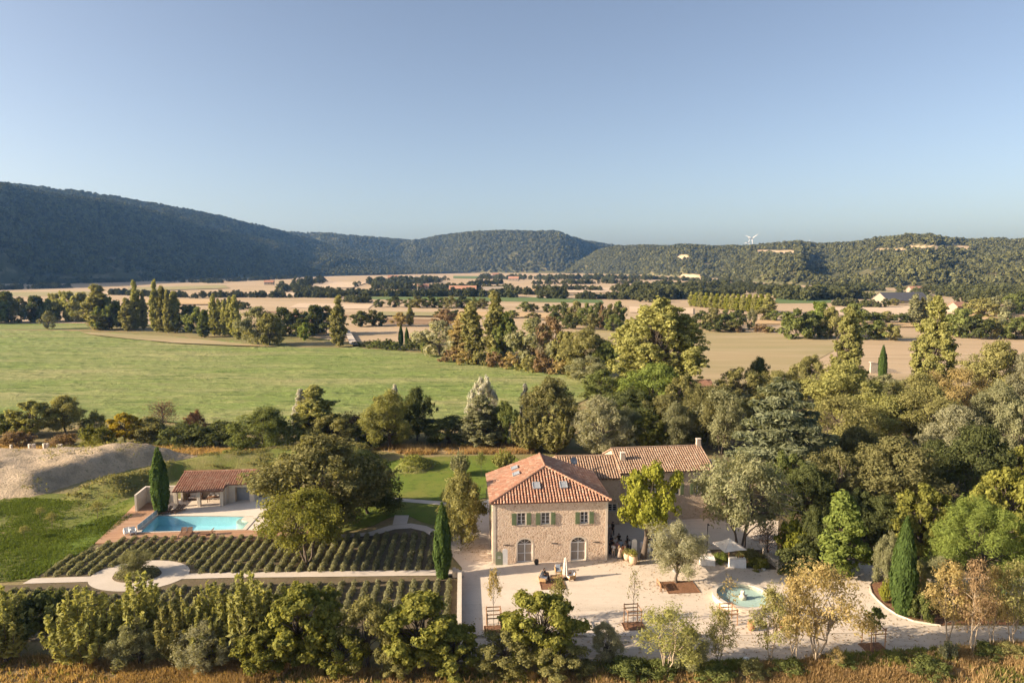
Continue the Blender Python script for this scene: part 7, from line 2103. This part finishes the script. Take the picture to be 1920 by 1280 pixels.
row(['far_bush'], ['brown', 'autumn', 'olive'], [(846, 678, 654, 36), (872, 682, 656, 40), (900, 684, 656, 40), (930, 688, 660, 40), (960, 690, 662, 40), (990, 696, 668, 44), (1020, 700, 672, 44), (1050, 702, 676, 44), (1076, 706, 682, 40)], 'russet scrub at the foot of the belt along the meadow', 'russet scrub along the meadow')
T('cypress_a', 752, 648, 610, 9, 'cypress', 'small cypress by the far garden, left of the two')
T('cypress_a', 763, 648, 614, 8, 'cypress', 'small cypress by the far garden, right of the two')
row(['far_bush'], ['dark', 'mid'], [(690, 650, 638, 26), (706, 652, 636, 26), (724, 654, 636, 28), (742, 656, 640, 26), (778, 656, 624, 34), (800, 660, 632, 30), (668, 648, 640, 20)], 'clipped bush in the far garden by the meadow', 'bushes of the far garden')
# right-hand valley
row(['far_poplar'], ['yellowgreen', 'lime'], [(1296, 574, 548, 12), (1305, 575, 549, 13), (1314, 576, 549, 13), (1324, 577, 550, 14), (1334, 578, 551, 14), (1344, 579, 551, 14), (1354, 580, 552, 14), (1364, 581, 552, 14), (1374, 582, 552, 15), (1384, 583, 553, 15), (1394, 584, 553, 15), (1405, 585, 553, 15), (1416, 586, 553, 16), (1427, 587, 553, 18), (1440, 588, 552, 22)],
    'pale green tree in the long plantation row on the right', 'plantation row on the right')
row(['far_oak_b', 'far_oak'], ['dark', 'holm', 'mid'], [(1316, 616, 584, 34), (1338, 618, 580, 34), (1360, 618, 582, 34), (1384, 612, 582, 30), (1430, 600, 578, 34), (1452, 602, 582, 26), (1340, 622, 600, 34), (1370, 622, 604, 30)], 'dark tree in the hedge left of the pale stubble field', 'dark hedge before the plantation row')
T('far_willow', 1408, 618, 580, 18, 'sage', 'narrow sage tree in the gap of the dark hedge')
row(['far_bush'], ['brown', 'olive'], [(1430, 622, 608, 34), (1446, 623, 612, 24), (1380, 622, 608, 30)], 'low scrub beside the narrow sage tree', 'low scrub by the pale field')
T('far_oak_b', 1492, 634, 582, 58, 'mid', 'big dark-green tree left of the hedge gap by the pink field')
T('far_oak', 1516, 634, 588, 48, 'dark', 'very dark tree right of the big dark-green one')
T('far_oak', 1536, 632, 568, 44, 'bright', 'bright green pointed tree behind the very dark one')
T('far_willow', 1556, 634, 578, 46, 'olive', 'olive willow right of the bright green pointed tree')
row(['far_oak_b', 'far_oak'], ['dark', 'mid', 'olive'], [(1620, 636, 606, 40), (1644, 637, 602, 36), (1668, 638, 608, 36), (1612, 606, 580, 40), (1640, 606, 586, 36), (1664, 604, 584, 30), (1690, 606, 588, 28), (1600, 612, 570, 44)], 'dark tree in the hedge between the tall pale poplars', 'hedge between the tall pale poplars')
row(['far_poplar'], ['sage', 'olive'], [(1714, 606, 554, 22), (1728, 606, 560, 16), (1740, 604, 556, 20), (1752, 604, 560, 18)], 'grey poplar in the group left of the red-roofed house', 'grey poplars left of the red-roofed house')
row(['far_oak', 'far_oak_b', 'far_willow'], ['mid', 'dark', 'olive', 'sage'], [(1800, 632, 580, 50), (1830, 634, 592, 50), (1858, 634, 596, 40), (1884, 632, 586, 40), (1910, 636, 596, 50), (1780, 628, 590, 40), (1846, 596, 560, 40), (1870, 592, 556, 40), (1896, 590, 552, 40), (1918, 588, 548, 40), (1826, 590, 562, 34), (1945, 634, 590, 60), (1980, 634, 590, 60), (1695, 566, 548, 20), (1676, 572, 560, 24)], 'bushy tree in the belt beside the red-roofed house', 'belt beside the red-roofed house')
# hedges and copses far out in the valley
P, S = [], []
def unit_crown(k):
    crown, trunk, H, Rr, bk = PROTO[k]
    me = crown.copy()
    co = np.empty(len(me.vertices) * 3, np.float32); me.vertices.foreach_get('co', co)
    me.vertices.foreach_set('co', co / (0.5 * H + Rr))
    return bpy.data.objects.new('hedge_crown', me)
def hedge_pts(x0, y0, x1, y1, h, n, spread=5):
    a, b = G(x0, y0), G(x1, y1)
    for i in range(n):
        t = random.random()
        p = a.lerp(b, t)
        s = h * random.uniform(0.55, 1.25)
        P.append((p.x + random.gauss(0, 3), p.y + random.gauss(0, spread), -0.1)); S.append(s)
for q in [(210, 552, 378, 559, 7, 70), (395, 557, 640, 558, 7, 110), (540, 546, 600, 529, 13, 45, 25), (560, 548, 640, 553, 9, 40), (640, 555, 830, 556, 8, 110), (810, 555, 962, 557, 9, 90), (1020, 559, 1070, 560, 8, 24),
          (1085, 560, 1180, 561, 8, 50), (690, 532, 830, 528, 12, 150, 90), (700, 541, 850, 543, 10, 80, 25), (850, 540, 960, 545, 9, 50, 15), (900, 523, 1215, 524, 13, 160, 60), (970, 551, 1055, 553, 10, 40, 12),
          (1150, 547, 1280, 539, 11, 90, 30), (1180, 562, 1300, 556, 13, 90, 25), (1280, 543, 1420, 541, 11, 120, 40), (1300, 556, 1380, 552, 9, 60, 12), (1420, 552, 1480, 545, 10, 60, 30), (1470, 561, 1610, 559, 13, 90, 12), (1540, 548, 1640, 544, 11, 80, 20),
          (1720, 555, 1930, 552, 11, 120, 30), (1760, 546, 1960, 545, 10, 90, 20), (60, 533, 260, 528, 10, 110, 25), (280, 527, 420, 531, 9, 60, 12), (-60, 545, 120, 540, 9, 60, 12), (430, 528, 560, 522, 9, 70, 15), (1000, 533, 1200, 531, 9, 70, 10),
          (1210, 523, 1400, 531, 10, 110, 40), (640, 566, 690, 567, 8, 18), (410, 575, 470, 581, 7, 12), (1000, 543, 1130, 545, 8, 40, 10), (880, 534, 940, 532, 9, 40, 12), (1810, 567, 2000, 572, 11, 60, 8), (1560, 573, 1640, 576, 7, 26, 4)]:
    hedge_pts(*q)
scatter('valley_hedgerows', P, S, M_WOOD2, 'dark hedges and copses dividing the far stubble fields', 'hedgerows', 5, [unit_crown(k) for k in ('far_oak', 'far_oak_b', 'far_willow', 'far_bush')])
